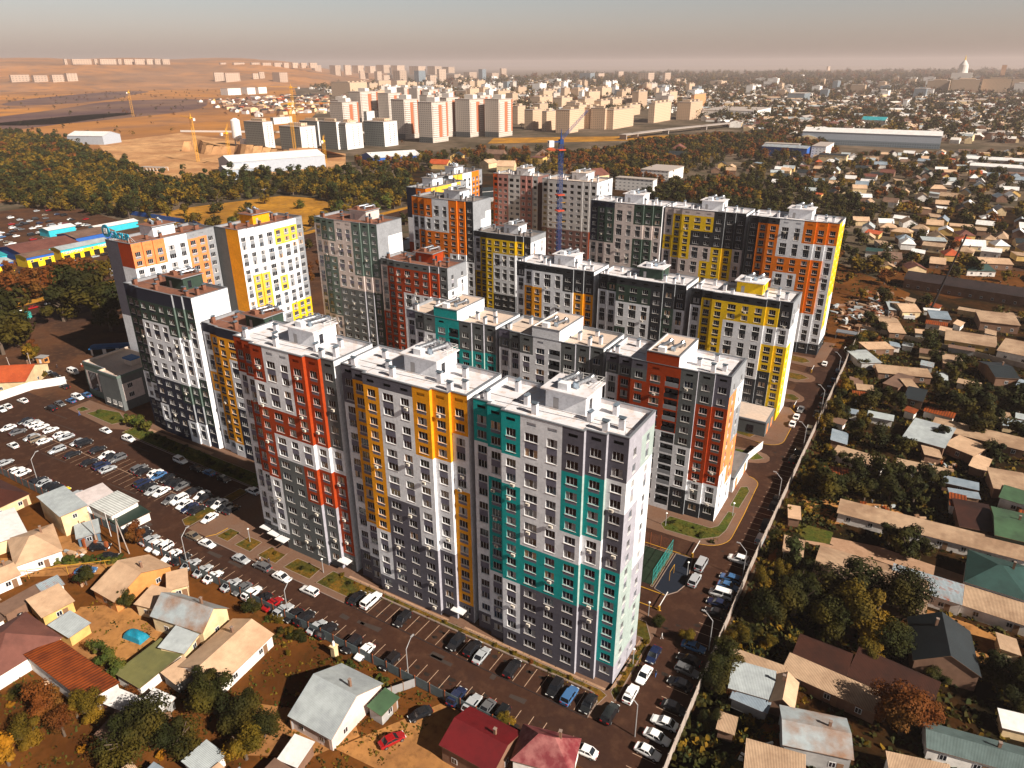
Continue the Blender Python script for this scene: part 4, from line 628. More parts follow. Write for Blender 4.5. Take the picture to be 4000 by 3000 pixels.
# local soil of the old quarter (front and right) and of the estate
struct('yard_ground', rect(-420, -40, 130, 101), -.12, 'dirt')
struct('plot_ground', [(-20.5, 60), (-21.4, 105), (160, 60), (160, 700), (-22, 700)], -.08, 'overgrown')
struct('estate_ground', rect(-345, 75.9, -21.2, 330), 0.0, 'asphalt_old')
struct('asphalt_road', [(-266, 76.1), (-20.9, 76.1), (-21.4, 105), (-21.9, 141), (-21.9, 318), (-34, 318), (-34, 150), (-48, 150), (-48, 110), (-266, 110)], .004, 'asphalt')
struct('plain', [tuple(p) for p in [(-380, -600), (-700, 260), (-640, 520), (-800, 640), (-1050, 1000), (-1500, 1500), (-2000, 1900), (-3600, 3400), (-9000, 7200), (-22000, 14000), (-26000, -3000), (-3000, -3000)]], -.12, 'plain')
for i, (cx, cy, a, b, rot) in enumerate([(-2000, 1250, 620, 210, 2.3), (-1620, 760, 420, 90, 2.0), (-2900, 1700, 700, 160, 2.35)]):
    struct('burnt_field', [(cx + a * cos(t) * cos(rot) - b * sin(t) * sin(rot) * (1 + .25 * sin(3 * t + i)), cy + a * cos(t) * sin(rot) + b * sin(t) * cos(rot) * (1 + .25 * cos(2 * t))) for t in [k * pi / 14 for k in range(28)]], -.06, 'burnt')
struct('construction_ground', [tuple(p) for p in ZONES['pit']], -.05, 'pit_soil')
struct('meadow', [tuple(p) for p in ZONES['meadow']], .02, 'meadow')
struct('verge_field', [(-560, 700), (-480, 640), (-330, 700), (-235, 640), (-60, 600), (-60, 560), (-240, 560), (-420, 470)], -.03, 'overgrown')
struct('dry_slope', [(-640, 1010), (-420, 1180), (-300, 1300), (-330, 1180), (-470, 1040), (-600, 930)], -.02, 'meadow')
struct('lane_ground', [(-21, 420), (10, 400), (90, 470), (90, 500), (20, 470), (-21, 455)], -.02, 'dirt')
struct('vacant_lot', [(-30, 300), (-22, 300), (-10, 300), (-8, 400), (-60, 460), (-120, 340)], .006, 'dirt')
# main road on the left with its verge
struct('main_road', [(-372, -100), (-336, -100), (-336, 560), (-372, 560)], .012, 'asphalt')
struct('verge', [(-379, -100), (-372.2, -100), (-372.2, 560), (-379, 560)], .016, 'meadow')
struct('market_yard', [tuple(p) for p in [(-380, 100), (-380, 262), (-450, 300), (-640, 330), (-660, 200), (-560, 80)]], .008, 'asphalt_old')
lm = MB()
for y in range(-60, 540, 9):
    for x in (-354.2, -346, -362): lm.poly([(x, y, .018), (x + .15, y, .018), (x + .15, y + 4, .018), (x, y + 4, .018)], 'line_paint')
# front street bays
for i in range(21):
    x = -90 + i * 2.55
    if x < -36.5: lm.poly([(x, 85.7, .01), (x + .12, 85.7, .01), (x + .12, 90.6, .01), (x, 90.6, .01)], 'line_paint')
for i in range(70):
    x = -216 + i * 2.6; lm.poly([(x, 76.3, .01), (x + .12, 76.3, .01), (x + .12, 80.8, .01), (x, 80.8, .01)], 'line_paint')
for i in range(34):
    x = -232 + i * 2.6
    for (a, b) in ((89.3, 94.4), (94.7, 99.6)): lm.poly([(x, a, .01), (x + .1, a, .01), (x + .1, b, .01), (x, b, .01)], 'line_paint')
lm.poly([(-232, 94.5, .01), (-145, 94.5, .01), (-145, 94.62, .01), (-232, 94.62, .01)], 'line_paint')
for i in range(52):
    y = 80 + i * 2.75; lm.poly([(-26.6, y, .01), (-22.6, y, .01), (-22.6, y + .1, .01), (-26.6, y + .1, .01)], 'line_paint')
tag(lm.build('parking_markings'), kind='structure')
pa = MB(); r = random.Random(8)      # oil stains and repaired patches
mat('stain', (.016, .010, .007), .8, var=.3, scale=2)
for i in range(150):
    x, y = (r.uniform(-90, -40), r.choice([87.3, 89.2])) if i < 46 else (r.uniform(-215, -42), r.uniform(77.5, 80.5)) if i < 90 else (r.uniform(-240, -150), r.uniform(89.5, 99)) if i < 125 else (r.uniform(-34, -25), r.uniform(95, 260))
    a = r.uniform(0, 6.28); s = r.uniform(.25, 1.0); pa.poly([(x + s * r.uniform(.5, 1.1) * cos(a + k * pi / 4), y + s * .6 * r.uniform(.5, 1.1) * sin(a + k * pi / 4), .0075) for k in range(8)], 'stain')
mat('patch', (.040, .028, .023), .9, var=.1)
for i in range(16):
    x, y = r.uniform(-190, -40), r.uniform(81.5, 84.6); L = r.uniform(1, 5); pa.poly([(x, y, .0072), (x + L, y, .0072), (x + L, y + r.uniform(.6, 1.5), .0072), (x, y + r.uniform(.6, 1.5), .0072)], 'patch')
for i in range(7): x, y = r.uniform(-250, -150), r.choice([88.2, 101, 104.5]); pa.poly([(x, y, .0072), (x + 12, y + .5, .0072), (x + 12, y + .8, .0072), (x, y + .2, .0072)], 'patch')
tag(pa.build('asphalt_stains'), kind='structure')
def kerb(pts, h=.13, w=.16, m='kerb_stone', closed=False, name='kerb', z=0.0):
    mb = MB(); P = [Vector(p) for p in pts]; n = len(P)
    for i in range(n if closed else n - 1):
        a, b = P[i], P[(i + 1) % n]; d = (b - a)
        if d.length < .01: continue
        mb.obox(((a.x + b.x) / 2, (a.y + b.y) / 2), tuple(d.normalized()), d.length / 2 + w * .3, w / 2, z, z + h, m)
    return tag(mb.build(name), kind='structure')
def arc(cx, cy, r, a0, a1, n=8): return [(cx + r * cos(R_(a0 + (a1 - a0) * i / n)), cy + r * sin(R_(a0 + (a1 - a0) * i / n))) for i in range(n + 1)]
# pavement and lawns round the front row
PV = [(-139, 85.6), (-92, 85.6), (-91.5, 90.9), (-38, 90.9), (-36.5, 89.8), (-36.3, 85.4), (-34.6, 85.8), (-33.2, 89), (-33.2, 108)] + arc(-38, 111, 4.8, 0, 80, 5) + [(-45, 117), (-139, 118)]
struct('pavement', PV, .13, 'paving', thick=.12)
kerb([(-92, 85.5), (-36.2, 85.3)], m='kerb_dark', h=.07); kerb([(-91.5, 90.9), (-37.5, 90.9), (-36.1, 89.5), (-36.1, 85.4)], h=.2); kerb([(-139, 85.5), (-92, 85.5)], h=.17)
def lawn(pts, m='grass', kerbm='kerb_stone', z=.15, name='lawn'):
    struct(name, pts, z, m); 
    if kerbm: kerb(pts, h=.06, w=.13, m=kerbm, closed=True, z=z - .03, name='lawn_edge')
for x0, x1 in ((-137, -133.2), (-130.3, -125.4), (-122.4, -116.8), (-113.8, -106)): lawn([(x0, 87.3), (x1 + .4, 87.3), (x1, 91.3), (x0 + .4, 91.3)], 'grass')
lawn([(-103.4, 87.2), (-92.4, 87.2), (-90.5, 91.1), (-38, 91.1), (-36.0, 88), (-35.2, 91.5), (-36.8, 92.1), (-103, 92.1)], 'grass')
lawn([(-34.9, 92.6), (-33.4, 91), (-33.5, 109), (-36, 113), (-44, 113), (-44, 108.5), (-34.9, 108.3)], 'grass')
struct('footpath', [(-100, 92.3), (-36, 92.3), (-34.6, 94), (-34.6, 107.5), (-35.3, 107.5), (-35.3, 92.85), (-100, 92.85)], .17, 'paving_light')
kerb([(-139, 85.9), (-137.6, 87.8), (-137.3, 91)], m='kerb_yellow', h=.05, z=.13)
struct('driveway', [(-146, 86), (-139.1, 86), (-139.1, 118), (-146, 118)], .012, 'paving'); lawn([(-150.2, 87.5), (-147.5, 86.3), (-146.2, 87), (-146.2, 105), (-149.5, 105)], 'grass')
# long lawn and shrubs in front of the dark green and orange blocks
lawn([(-208, 108.4), (-146.5, 107.4), (-146.5, 112.6), (-208, 113.4)], 'grass_green'); struct('pavement', [(-208, 113.4), (-140, 112.8), (-140, 117.4), (-208, 117.4)], .14, 'paving', thick=.13)
struct('footpath', [(-204, 113.2), (-172, 113.2), (-172, 114.4), (-204, 114.4)], .17, 'paving_light'); kerb([(-200, 107.8), (-146.5, 107)], h=.16)
struct('pavement', [(-240, 109.5), (-214, 107.8), (-209, 110), (-209, 117), (-240, 117)], .13, 'paving', thick=.12)
lawn([(-231, 110.5), (-216, 110), (-214, 113.5), (-222, 116.5), (-229, 115)], 'grass_green'); lawn([(-237, 110.5), (-233.5, 110.3), (-233, 112.8), (-237, 113)], 'grass_green')
# right hand side islands between the inner blocks and the right road
P2 = [(-70, 144.4), (-35.2, 144.3)] + arc(-35.4, 151, 6.6, -80, 0, 7) + [(-28.8, 162), (-29.2, 176)] + arc(-33, 178, 3.8, 0, 80, 4) + [(-34, 184), (-70, 184)]
struct('pavement', P2, .13, 'paving', thick=.12); kerb(P2[1:-2], m='kerb_yellow', h=.03, w=.14, z=.13)
lawn([(-45.6, 147.6), (-44, 145.8), (-35.3, 146.2), (-31.6, 149.6), (-30.8, 153.2), (-30.8, 161.6), (-32.6, 161.6), (-33, 154), (-34.4, 152.2), (-44.8, 152)], 'grass_green')
lawn([(-33, 164.5), (-30.7, 164.5), (-30.4, 174), (-31.4, 176), (-33, 175)], 'grass_green')
P3 = [(-70, 206), (-36, 203.5)] + arc(-33.5, 208, 5, -90, 0, 5) + [(-28.5, 228), (-32, 233), (-60, 233)]
struct('pavement', P3, .13, 'paving', thick=.12); kerb(P3[1:-1], m='kerb_yellow', h=.03, w=.14, z=.13); lawn([(-44, 206), (-38, 205), (-37, 208), (-44, 209)], 'grass')
P4 = [(-60, 238), (-34, 237)] + arc(-33, 242, 4, -90, 60, 5) + [(-34, 248), (-60, 252)]
struct('pavement', P4, .13, 'paving', thick=.12); lawn([(-36, 239.5), (-31.5, 239.5), (-30.6, 242), (-33, 244.5), (-36, 244)], 'grass')
P5 = [(-60, 258), (-35, 256)] + arc(-33.5, 262, 4.6, -70, 80, 5) + [(-40, 268), (-60, 268)]
struct('pavement', P5, .13, 'paving', thick=.12); lawn([(-44, 259.5), (-34, 258.6), (-31.2, 262), (-34, 264.4), (-44, 264.6)], 'grass')
P6 = [(-60, 276), (-36, 274)] + arc(-34.5, 279, 5.4, -80, 0, 5) + [(-28.6, 305), (-33, 305), (-33, 284), (-60, 284)]
struct('pavement', P6, .13, 'paving', thick=.12); lawn([(-44, 277), (-36, 276.4), (-33.8, 279), (-36, 282), (-44, 283)], 'grass')
P7 = [(-70, 186), (-36, 189), (-32, 190.5)] + arc(-33, 194, 3.4, -70, 90, 5) + [(-36, 197.5), (-46, 197)]
struct('pavement', P7, .13, 'paving', thick=.12); lawn([(-40, 190), (-33.5, 191.6), (-31.3, 194), (-34, 196.6), (-40, 195.8)], 'grass_green')
# sports court and blue play surface
struct('sports_court', rect(-62, 124.6, -39.4, 137.2), .03, 'court_green')
struct('play_surface', [(-38.3, 123.8), (-35.4, 122.9)] + [(-33.6, 125.3), (-32.8, 128.4), (-33.2, 132), (-34.4, 138.2), (-38.3, 138.1)], .05, 'play_blue', thick=.05)
kerb([(-38.3, 123.8), (-35.4, 122.9), (-33.6, 125.3), (-32.8, 128.4), (-33.2, 132), (-34.4, 138.2), (-38.3, 138.1)], closed=True, h=.14); kerb([(-52, 118), (-35.4, 118), (-34.6, 117.8)], m='kerb_yellow', h=.1); kerb([(-52, 122.9), (-35.4, 122.9)], m='kerb_yellow', h=.1); kerb([(-52, 138.6), (-34.6, 138.6)], m='kerb_yellow', h=.1)
lawn([(-62, 137.8), (-38.8, 137.8), (-38.8, 124), (-39.3, 124), (-39.3, 137.3), (-62, 137.3)], 'grass')
lawn([(-62, 119), (-52, 119), (-52, 122), (-62, 122)], 'grass')
# inner courts between the rows
struct('court_paving', rect(-135, 112, -66, 150), .02, 'paving'); struct('court_lawn', rect(-130, 172, -68, 198), .03, 'grass'); struct('court_lawn', rect(-170, 236, -68, 256), .03, 'grass')
# alley between the old houses, yards
al = [(-200, 40), (-166, 60.5), (-150, 69), (-141, 74), (-137, 72), (-150, 63), (-172, 48), (-200, 30)]
struct('alley', al, -.06, 'dirt_pale')
struct('dirt_yard', [(-141, 56), (-128, 66), (-118, 60), (-116, 52), (-128, 46), (-138, 48)], -.07, 'dirt_pale')
struct('dirt_yard', [(-70, 58), (-60, 75), (-42, 75.2), (-44, 60)], -.07, 'dirt_pale'); struct('concrete_yard', [(-86, 47), (-72, 55), (-68, 62), (-72, 64.5), (-88, 58)], -.05, 'dirt_pale')
struct('garden_patch', [(-99, 55), (-92, 70), (-82, 72), (-78, 60), (-88, 55)], -.06, 'dirt')
struct('dirt_yard', [(-176, 62), (-166, 72), (-158, 70), (-160, 60)], -.06, 'dirt_pale')
struct('brick_path', [(-12, 163), (2, 165.4), (25, 163), (25, 157.5), (2, 159.6), (-6, 158.3), (-14, 158.3), (-14, 160), (-7, 160.3)], -.04, 'paving_light')
struct('lawn', [(-16, 158.5), (-8, 160.5), (-8, 166), (-16, 166)], -.03, 'grass_green')
struct('dirt_yard', [(-14, 86), (-8, 96), (6, 92), (4, 80)], -.04, 'dirt'); struct('dirt_yard', [(12, 134), (40, 136), (40, 146), (12, 147)], -.04, 'dirt_pale')
struct('dirt_yard', [(-18, 178), (-12, 168), (12, 180), (2, 186)], -.05, 'dirt_pale'); struct('dirt_yard', [(-19, 140), (-15, 140), (-15, 158), (-20, 160)], -.05, 'dirt')
# lanes of the old quarter on the right
for pts in ([(40, 300), (44, 300), (70, 720), (64, 720)], [(-20, 452), (90, 498), (90, 506), (-20, 460)], [(-120, 560), (90, 620), (90, 627), (-120, 567)]): struct('lane', pts, -.01, 'asphalt_old')
# raised overpass far behind
ov = MB()
OVP = [(-452, 1085), (-447, 1119), (-430, 1212), (-400, 1323), (-373, 1421), (-368, 1551), (-372, 1657)]
for a, b in zip(OVP, OVP[1:]):
    d = Vector((b[0] - a[0], b[1] - a[1])); ov.obox(((a[0] + b[0]) / 2, (a[1] + b[1]) / 2), tuple(d.normalized()), d.length / 2 + 3, 7, 6.2, 7.4, 'far_roof')
    ov.obox(a, tuple(d.normalized()), 1, 6, -.2, 6.5, 'far_roof')
tag(ov.build('overpass'), 'pale curved road overpass beyond the trees right of the blue crane', 'overpass')
# far rising ground
hm = MB(); N = 40
hp = {}
for i in range(N + 1):
    for j in range(6):
        az = R_(163 - 33 * i / N); d = 4200 + j * 1500
        q_ = max(0, min(1, (163 - 33 * i / N - 130.5) / 9)); q_ = q_ * q_ * (3 - 2 * q_); hp[i, j] = (d * cos(az), d * sin(az), -.15 if j == 0 else 124 * q_ * (1, 1, 1.3, 1.42, 1.5, 1.5)[j] * (1 + (.05 * sin(i * .9 + j) if j > 1 else 0)))
for i in range(N):
    for j in range(5): hm.poly([hp[i, j], hp[i + 1, j], hp[i + 1, j + 1], hp[i, j + 1]], 'hill')
tag(hm.build('hills', smooth=True), kind='structure')

# ---------------- fences ----------------
def fence(name, label, pts, h, m, post, step=2.4, th=.08, z=0.0, ph=.25, group=None):
    t = thing(name, label, 'fence', (pts[0][0], pts[0][1], z), 0, group); ox, oy = pts[0]
    pn = MB(); k = 0
    for a, b in zip(pts, pts[1:]):
        d = Vector((b[0] - a[0], b[1] - a[1])); L = d.length; u = d.normalized(); n = max(1, round(L / step))
        for i in range(n):
            c = (a[0] + u.x * L * (i + .5) / n - ox, a[1] + u.y * L * (i + .5) / n - oy); dz = rnd.uniform(-.06, .06)
            pn.obox(c, tuple(u), L / n / 2 - .03, th / 2, 0, h + dz, m)
            if k < 90:
                q = MB(); q.obox((c[0] - u.x * L / n / 2, c[1] - u.y * L / n / 2), tuple(u), .07, .09, 0, h + ph, post); q.build('fence_post', t); k += 1
    pn.build('fence_panel', t); return t
fence('street_fence', 'long slate grey sheet fence with rusty posts between the front street and the old yards', [(-216, 75.9), (-39.5, 75.6)], 2.2, 'fence_slate', 'post_rust', 3.4)
fence('boundary_fence', 'long pale concrete fence running away along the right hand road', [(-19.6, 60), (-20.7, 83), (-21.2, 105), (-21.8, 141), (-21.7, 318)], 3.1, 'fence_pale', 'fence_pale', 3.0, ph=.35)
fence('yard_fence', 'grey sheet fence dividing the foreground yard beside the tin roofed house', [(-79, 57), (-66.5, 75.4)], 1.9, 'grey_metal', 'wood', 2.2)
fence('boundary_wall', 'tall plain white boundary wall between the cream house and the car park', [(-266.6, 88), (-266.6, 112), (-261, 121)], 3.0, 'white_metal', 'white_metal', 6, th=.2, ph=0)
fence('meadow_wall', 'low pale wall at the back of the golden meadow', [(-560, 462), (-500, 480), (-430, 520)], 2, 'fence_pale', 'fence_pale', 6)
fence('garden_fence', 'broken plank fence behind the rust roofed shed', [(-104, 40), (-99, 48)], 1.6, 'wood', 'wood', 2)
fence('lot_fence', 'pale panel fence below the far right hand tower', [(-22, 330), (20, 318), (60, 306)], 2, 'fence_pale', 'fence_pale', 5)
fence('lot_screen', 'pale sheet fence beside the rubble heap right of the far orange block', [(-12, 330), (-16, 380)], 2.4, 'grey_metal', 'grey_metal', 4)
fence('pit_fence', 'white panel fence along the edge of the construction field', [(-1180, 840), (-900, 960), (-760, 1040)], 3, 'far_white', 'far_white', 12)
fence('court_fence', 'white sheet fence slanting beside the low annex of the inner block', [(-38, 176), (-33.2, 200)], 2.6, 'white_metal', 'white_metal', 3)
# ---------------- cars ----------------
def hull(secs, m, extra=None):
    """closed hull lofted through cross sections (x, half width, z low, z high, tuck)"""
    mb = MB(); rings = []
    for (x, w, a, b, tk) in secs:
        mid = a + (b - a) * .55; i = len(mb.v)
        mb.v += [(x, -w * .9, a), (x, -w, mid), (x, -w * tk, b), (x, w * tk, b), (x, w, mid), (x, w * .9, a)]; rings.append(i)
    k = mb.mi(m)
    for r0, r1 in zip(rings, rings[1:]):
        for j in range(6):
            q = (j + 1) % 6; mb.f.append((r0 + j, r0 + q, r1 + q, r1 + j)); mb.m.append(k)
    mb.f.append(tuple(rings[0] + j for j in range(5, -1, -1))); mb.m.append(k); mb.f.append(tuple(rings[-1] + j for j in range(6))); mb.m.append(k)
    return mb
WHEEL = MB().tube((0, -.11, 0), (0, .11, 0), .33, .33, 'tyre', 16).tube((0, -.118, 0), (0, .118, 0), .2, .2, 'rim', 12).mesh('wheel')
LAMPF = MB().box(-.05, -.22, -.09, .06, .22, .09, 'headlight').mesh('headlight'); LAMPR = MB().box(-.05, -.2, -.12, .05, .2, .12, 'taillight').mesh('taillight')
SHAPES = {   # length/2, width/2, hood height, roof height, cabin (rear bottom, rear top, front top, front bottom)
    's': (2.3, .9, .90, 1.44, -1.75, -1.05, .35, 1.05), 'u': (2.35, .95, 1.08, 1.74, -2.2, -1.9, .45, 1.05), 'w': (2.35, .9, .98, 1.55, -2.25, -1.95, .4, 1.05),
    'v': (2.45, .96, 1.2, 2.05, -2.38, -2.25, 1.2, 1.85), 'p': (2.7, .95, 1.1, 1.8, -2.55, -2.4, .5, 1.1)}
CARM = {}
for k, (L, Wd, hz, rz_, rb, rt_, ft, fb) in SHAPES.items():
    body = hull([(-L, Wd * .82, .42, hz - .16, .86), (-L + .12, Wd * .95, .3, hz - .02, .88), (-L + .8, Wd, .26, hz + .02, .9), (0, Wd, .24, hz, .93), (L - 1.2, Wd, .26, hz - .04, .88), (L - .3, Wd * .93, .28, hz - .17, .84), (L, Wd * .74, .38, hz - .34, .8)], 'carpaint_w')
    iw = Wd * .78; ow = Wd * .9      # roof skin and pillars belong to the body
    body.poly([(rt_, -iw, rz_), (ft, -iw, rz_), (ft, iw, rz_), (rt_, iw, rz_)], 'carpaint_w')
    for s in (-1, 1):
        A = [(rt_, s * iw, rz_), (ft, s * iw, rz_), (ft, s * (iw + .03), rz_ - .1), (rt_, s * (iw + .03), rz_ - .1)]; body.poly(A if s < 0 else A[::-1], 'carpaint_w')
        for x0, x1 in ((rb, rt_), (fb, ft), ((rt_ + ft) / 2, (rt_ + ft) / 2)): body.tube((x0, s * ow, hz - .05), (x1, s * (iw + .01), rz_ - .02), .05, .045, 'carpaint_w', 5, False)
    g = MB(); zz = rz_ - .03
    P = lambda x, w, z: (x, w, z)
    q = [P(rb, -ow, hz - .06), P(fb, -ow, hz - .06), P(ft, -iw, zz), P(rt_, -iw, zz)]; r_ = [P(rb, ow, hz - .06), P(fb, ow, hz - .06), P(ft, iw, zz), P(rt_, iw, zz)]
    g.poly(q, 'car_glass').poly(r_[::-1], 'car_glass').poly([q[1], r_[1], r_[2], q[2]], 'car_glass').poly([r_[0], q[0], q[3], r_[3]], 'car_glass').poly([q[3], q[2], r_[2], r_[3]], 'car_glass')
    CARM[k] = (body.mesh('body'), g.mesh('windows'))
CNAME = dict(w='white', k='black', v='silver', g='dark grey', n='navy blue', b='blue', r='red', y='yellow', t='bronze', c='teal')
TNAME = dict(s='sedan', u='off-roader', w='estate car', v='van', p='pickup truck')
CARPROTO = {}
def make_car(col, kind, full=True):
    key = (col, kind, full)
    if key not in CARPROTO:
        t = link('parked_car', None); L, Wd, hz = SHAPES[kind][:3]
        b = link('body', CARM[kind][0], t); b.material_slots[0].link = 'OBJECT'; b.material_slots[0].material = MT['carpaint_' + col]
        link('windows', CARM[kind][1], t)
        if full:
            for sx in (-1, 1):
                for sy in (-1, 1): link('wheel', WHEEL, t, (sx * L * .63, sy * (Wd - .1), .33))
            for sy in (-1, 1): link('headlight', LAMPF, t, (L - .1, sy * Wd * .62, hz - .36)); link('taillight', LAMPR, t, (-L + .03, sy * Wd * .64, hz - .22))
        CARPROTO[key] = t; return t
    s = CARPROTO[key]; c = s.copy(); COL.objects.link(c)
    for k_ in list(c.keys()): del c[k_]
    for ch in s.children: d = ch.copy(); COL.objects.link(d); d.parent = c
    return c
rows = {}
for e in CARS.split(';'):
    x, y, c, k, h, z = e.split(); x = float(x) - (.9 if h == 'X' and float(x) > -26 else 0); rows.setdefault(int(z), []).append((float(x), float(y), c, k, h))
TIER = {}
for zi, lst in rows.items():
    zn = CARZ[zi]; d = {}
    for it in lst: d.setdefault((it[2], it[3]), []).append(it)
    for (c, k), its in d.items():
        its.sort(key=lambda q: (q[0] if q[4] in 'YE' else q[0] + q[1] * .01))
        for i, (x, y, _, _, h) in enumerate(its):
            a = {'X': 0.0, 'Y': pi / 2, 'R': pi / 2, 'D': R_(62), 'E': R_(38)}[h] + rnd.uniform(-.05, .05)
            if rnd.random() < .45: a += pi
            if zi == 0 or zi == 1: a += R_(-6)
            dist = hypot(x, y)
            o = make_car(c, k, dist < 330); o.location = (x, y, .012); o.rotation_euler = (0, 0, a); s = rnd.uniform(.97, 1.05); o.scale = (s, s, s)
            n = len(its); w = '' if n == 1 else (', %s from left,' % ORD[i])
            tag(o, '%s %s%s %s the %s' % (CNAME[c], TNAME[k], w, 'at' if zn.startswith(('foot', 'kerb', 'fence', 'corner', 'far')) else 'on' if 'road' in zn else 'in', zn), 'car' if k not in 'pv' else ('van' if k == 'v' else 'pickup'), 'cars: ' + zn)
# cars filling the market yard, background
mk = []; tries = 0
while len(mk) < 112 and tries < 9000:
    tries += 1; x, y = rnd.uniform(-620, -382), rnd.uniform(150, 330)
    if not inpoly((x, y), ZONES['market']) and not (-440 < x < -384 and 150 < y < 262): continue
    if -505 < x < -438 and 170 < y < 262: continue
    if not view((x, y)) or any(abs(x - a) < 2.6 and abs(y - b) < 5.2 for a, b in mk): continue
    x = round(x / 2.9) * 2.9; y = round(y / 6.4) * 6.4
    if any(abs(x - a) < 2 and abs(y - b) < 4 for a, b in mk): continue
    mk.append((x, y))
for x, y in mk:
    c = rnd.choice('wwwwvvkkkgnbrt'); k = rnd.choice('sssuwv'); o = make_car(c, k, False)
    o.location = (x + rnd.uniform(-.5, .5), y + rnd.uniform(-.5, .5), .012); o.rotation_euler = (0, 0, pi / 2 + rnd.uniform(-.15, .15))
    tag(o, '%s %s among the crowded cars of the market yard' % (CNAME[c], TNAME[k]), 'car' if k != 'v' else 'van', 'cars crowding the market yard')
# truck on the main road
t = thing('flatbed_truck', 'dark green articulated truck on the main road under the trees', 'truck', (-349, 150, .02), pi / 2, None)
MB().box(2.6, -1.2, .8, 4.6, 1.2, 3.4, 'mesh_green').build('cab', t); MB().box(-5.5, -1.2, 1.0, 2.3, 1.2, 1.3, 'kerb_dark').build('trailer_deck', t); MB().box(-5.4, -1.15, 1.3, -.4, 1.15, 3.6, 'cloth_dark').build('cargo', t)
for x in (-4.6, -3.4, 1.2, 3.6):
    for s in (-1, 1): link('wheel', WHEEL, t, (x, s * 1.0, .5)).scale = (1.5, 1.2, 1.5)

# ---------------- people ----------------
def person(label, x, y, a, top, bottom, stride=.25, z=.02):
    me = bpy.data.meshes.new('person'); V = [(0, 0, .92), (0, 0, 1.15), (0, 0, 1.42), (0, 0, 1.52), (0, 0, 1.66), (0, 0, 1.74)]; E = [(0, 1), (1, 2), (2, 3), (3, 4), (4, 5)]; Rr = [.15, .14, .15, .06, .095, .07]
    for s in (-1, 1):
        i = len(V); V += [(0, s * .1, .86), (s * stride * .5, s * .1, .48), (s * stride - .04, s * .1, .09), (s * stride + .12, s * .11, .05)]; E += [(0, i), (i, i + 1), (i + 1, i + 2), (i + 2, i + 3)]; Rr += [.1, .065, .045, .04]
        i = len(V); V += [(0, s * .19, 1.40), (-s * .06, s * .25, 1.14), (-s * stride * .4 + .06, s * .24, .90), (-s * stride * .4 + .09, s * .235, .82)]; E += [(2, i), (i, i + 1), (i + 1, i + 2), (i + 2, i + 3)]; Rr += [.065, .048, .036, .04]
    me.from_pydata(V, E, []); me.materials.append(MT['skin']); me.materials.append(MT[top]); me.materials.append(MT[bottom])
    o = tag(link('person', me), label, 'person'); o.location = (x, y, z); o.rotation_euler = (0, 0, a)
    m = o.modifiers.new('skin', 'SKIN')
    for i, r in enumerate(Rr): me.skin_vertices[0].data[i].radius = (r, r)
    me.skin_vertices[0].data[0].use_root = True
    o.modifiers.new('sub', 'SUBSURF').levels = 1; o.modifiers['sub'].render_levels = 1
    dg = bpy.context.evaluated_depsgraph_get(); ev = bpy.data.meshes.new_from_object(o.evaluated_get(dg)); o.modifiers.clear(); o.data = ev
    for p in ev.polygons:
        z_ = p.center.z; p.material_index = 0 if z_ > 1.5 or (z_ < .95 and abs(p.center.y) > .19) else (1 if z_ > .92 else 2); p.use_smooth = True
    if len(ev.materials) < 3:
        for k in ('skin', top, bottom)[len(ev.materials):]: ev.materials.append(MT[k])
    h = MB(); h.tube((0, 0, 1.66), (0, 0, 1.79), .11, .06, 'hole', 8); h.build('hair', o)
    return o
for a in [('person in dark clothes walking on the pavement between the lawns', -117.6, 86.6, 2.9, 'cloth_dark', 'cloth_dark'), ('person in a light top, left one of the pair by the white sedan', -119.7, 85.9, .5, 'cloth_light', 'cloth_dark'), ('person in brown, right one of the pair by the white sedan', -118.9, 85.7, .4, 'wood', 'cloth_dark'),
          ('person in white with a red bag crossing the right hand road', -31.6, 110.2, .2, 'cloth_light', 'cloth_light'), ('person in dark clothes by the black car at the street corner', -32.4, 87.3, 1.2, 'cloth_dark', 'cloth_blue'), ('person in dark clothes beside the long right fence', -29.2, 100.4, 1.4, 'cloth_dark', 'cloth_blue'),
          ('person in blue walking past the small office lawn', -231.5, 108.6, 1.0, 'cloth_blue', 'cloth_blue'), ('person in black near the gate kiosk', -279, 127.6, .6, 'cloth_dark', 'cloth_dark'), ('person in a white and red top behind the white van', -272, 133.0, .6, 'cloth_light', 'cloth_red')]: person(*a)

# ---------------- street furniture ----------------
def lamp(label, x, y, a, h=9.0, arm=1.6, grp=None, ball=False):
    t = thing('street_lamp', label, 'street lamp', (x, y, .0), a, grp)
    MB().tube((0, 0, 0), (0, 0, h * .82), .11, .08, 'grey_metal', 8).build('pole', t)
    if ball: MB().tube((0, 0, h * .82), (0, 0, h * .82 + .1), .1, .28, 'grey_metal', 10).tube((0, 0, h * .82 + .1), (0, 0, h * .82 + .3), .28, .12, 'headlight', 10).build('lamp_head', t)
    else:
        MB().tube((0, 0, h * .82), (0, arm, h), .08, .06, 'grey_metal', 6).build('arm', t); MB().box(-.15, arm - .1, h - .06, .15, arm + .75, h + .1, 'grey_metal').build('lamp_head', t)
for i, (l, x, y, a) in enumerate([('between the bays and the tin roofed house', -68.6, 76.1, 0), ('beside the silver car behind the pickup', -100.1, 76.1, 0), ('where the alley meets the car park', -133.9, 76.9, 0), ('at the lower left car park', -200, 78.6, 0), ('at the bottom right by the three white sedans', -27.5, 86, pi / 2),
                                   ('beside the blue car at the right fence', -22.6, 112, pi / 2), ('above the white minibus at the right fence', -22.6, 137, pi / 2), ('at the right fence where the shade begins', -22.6, 172, pi / 2), ('at the right fence next to the annex', -22.6, 205, pi / 2), ('at the right fence near the two white sedans', -22.6, 236, pi / 2), ('last one along the right fence', -22.6, 270, pi / 2)]):
    lamp('curved street lamp ' + l, x, y, a)
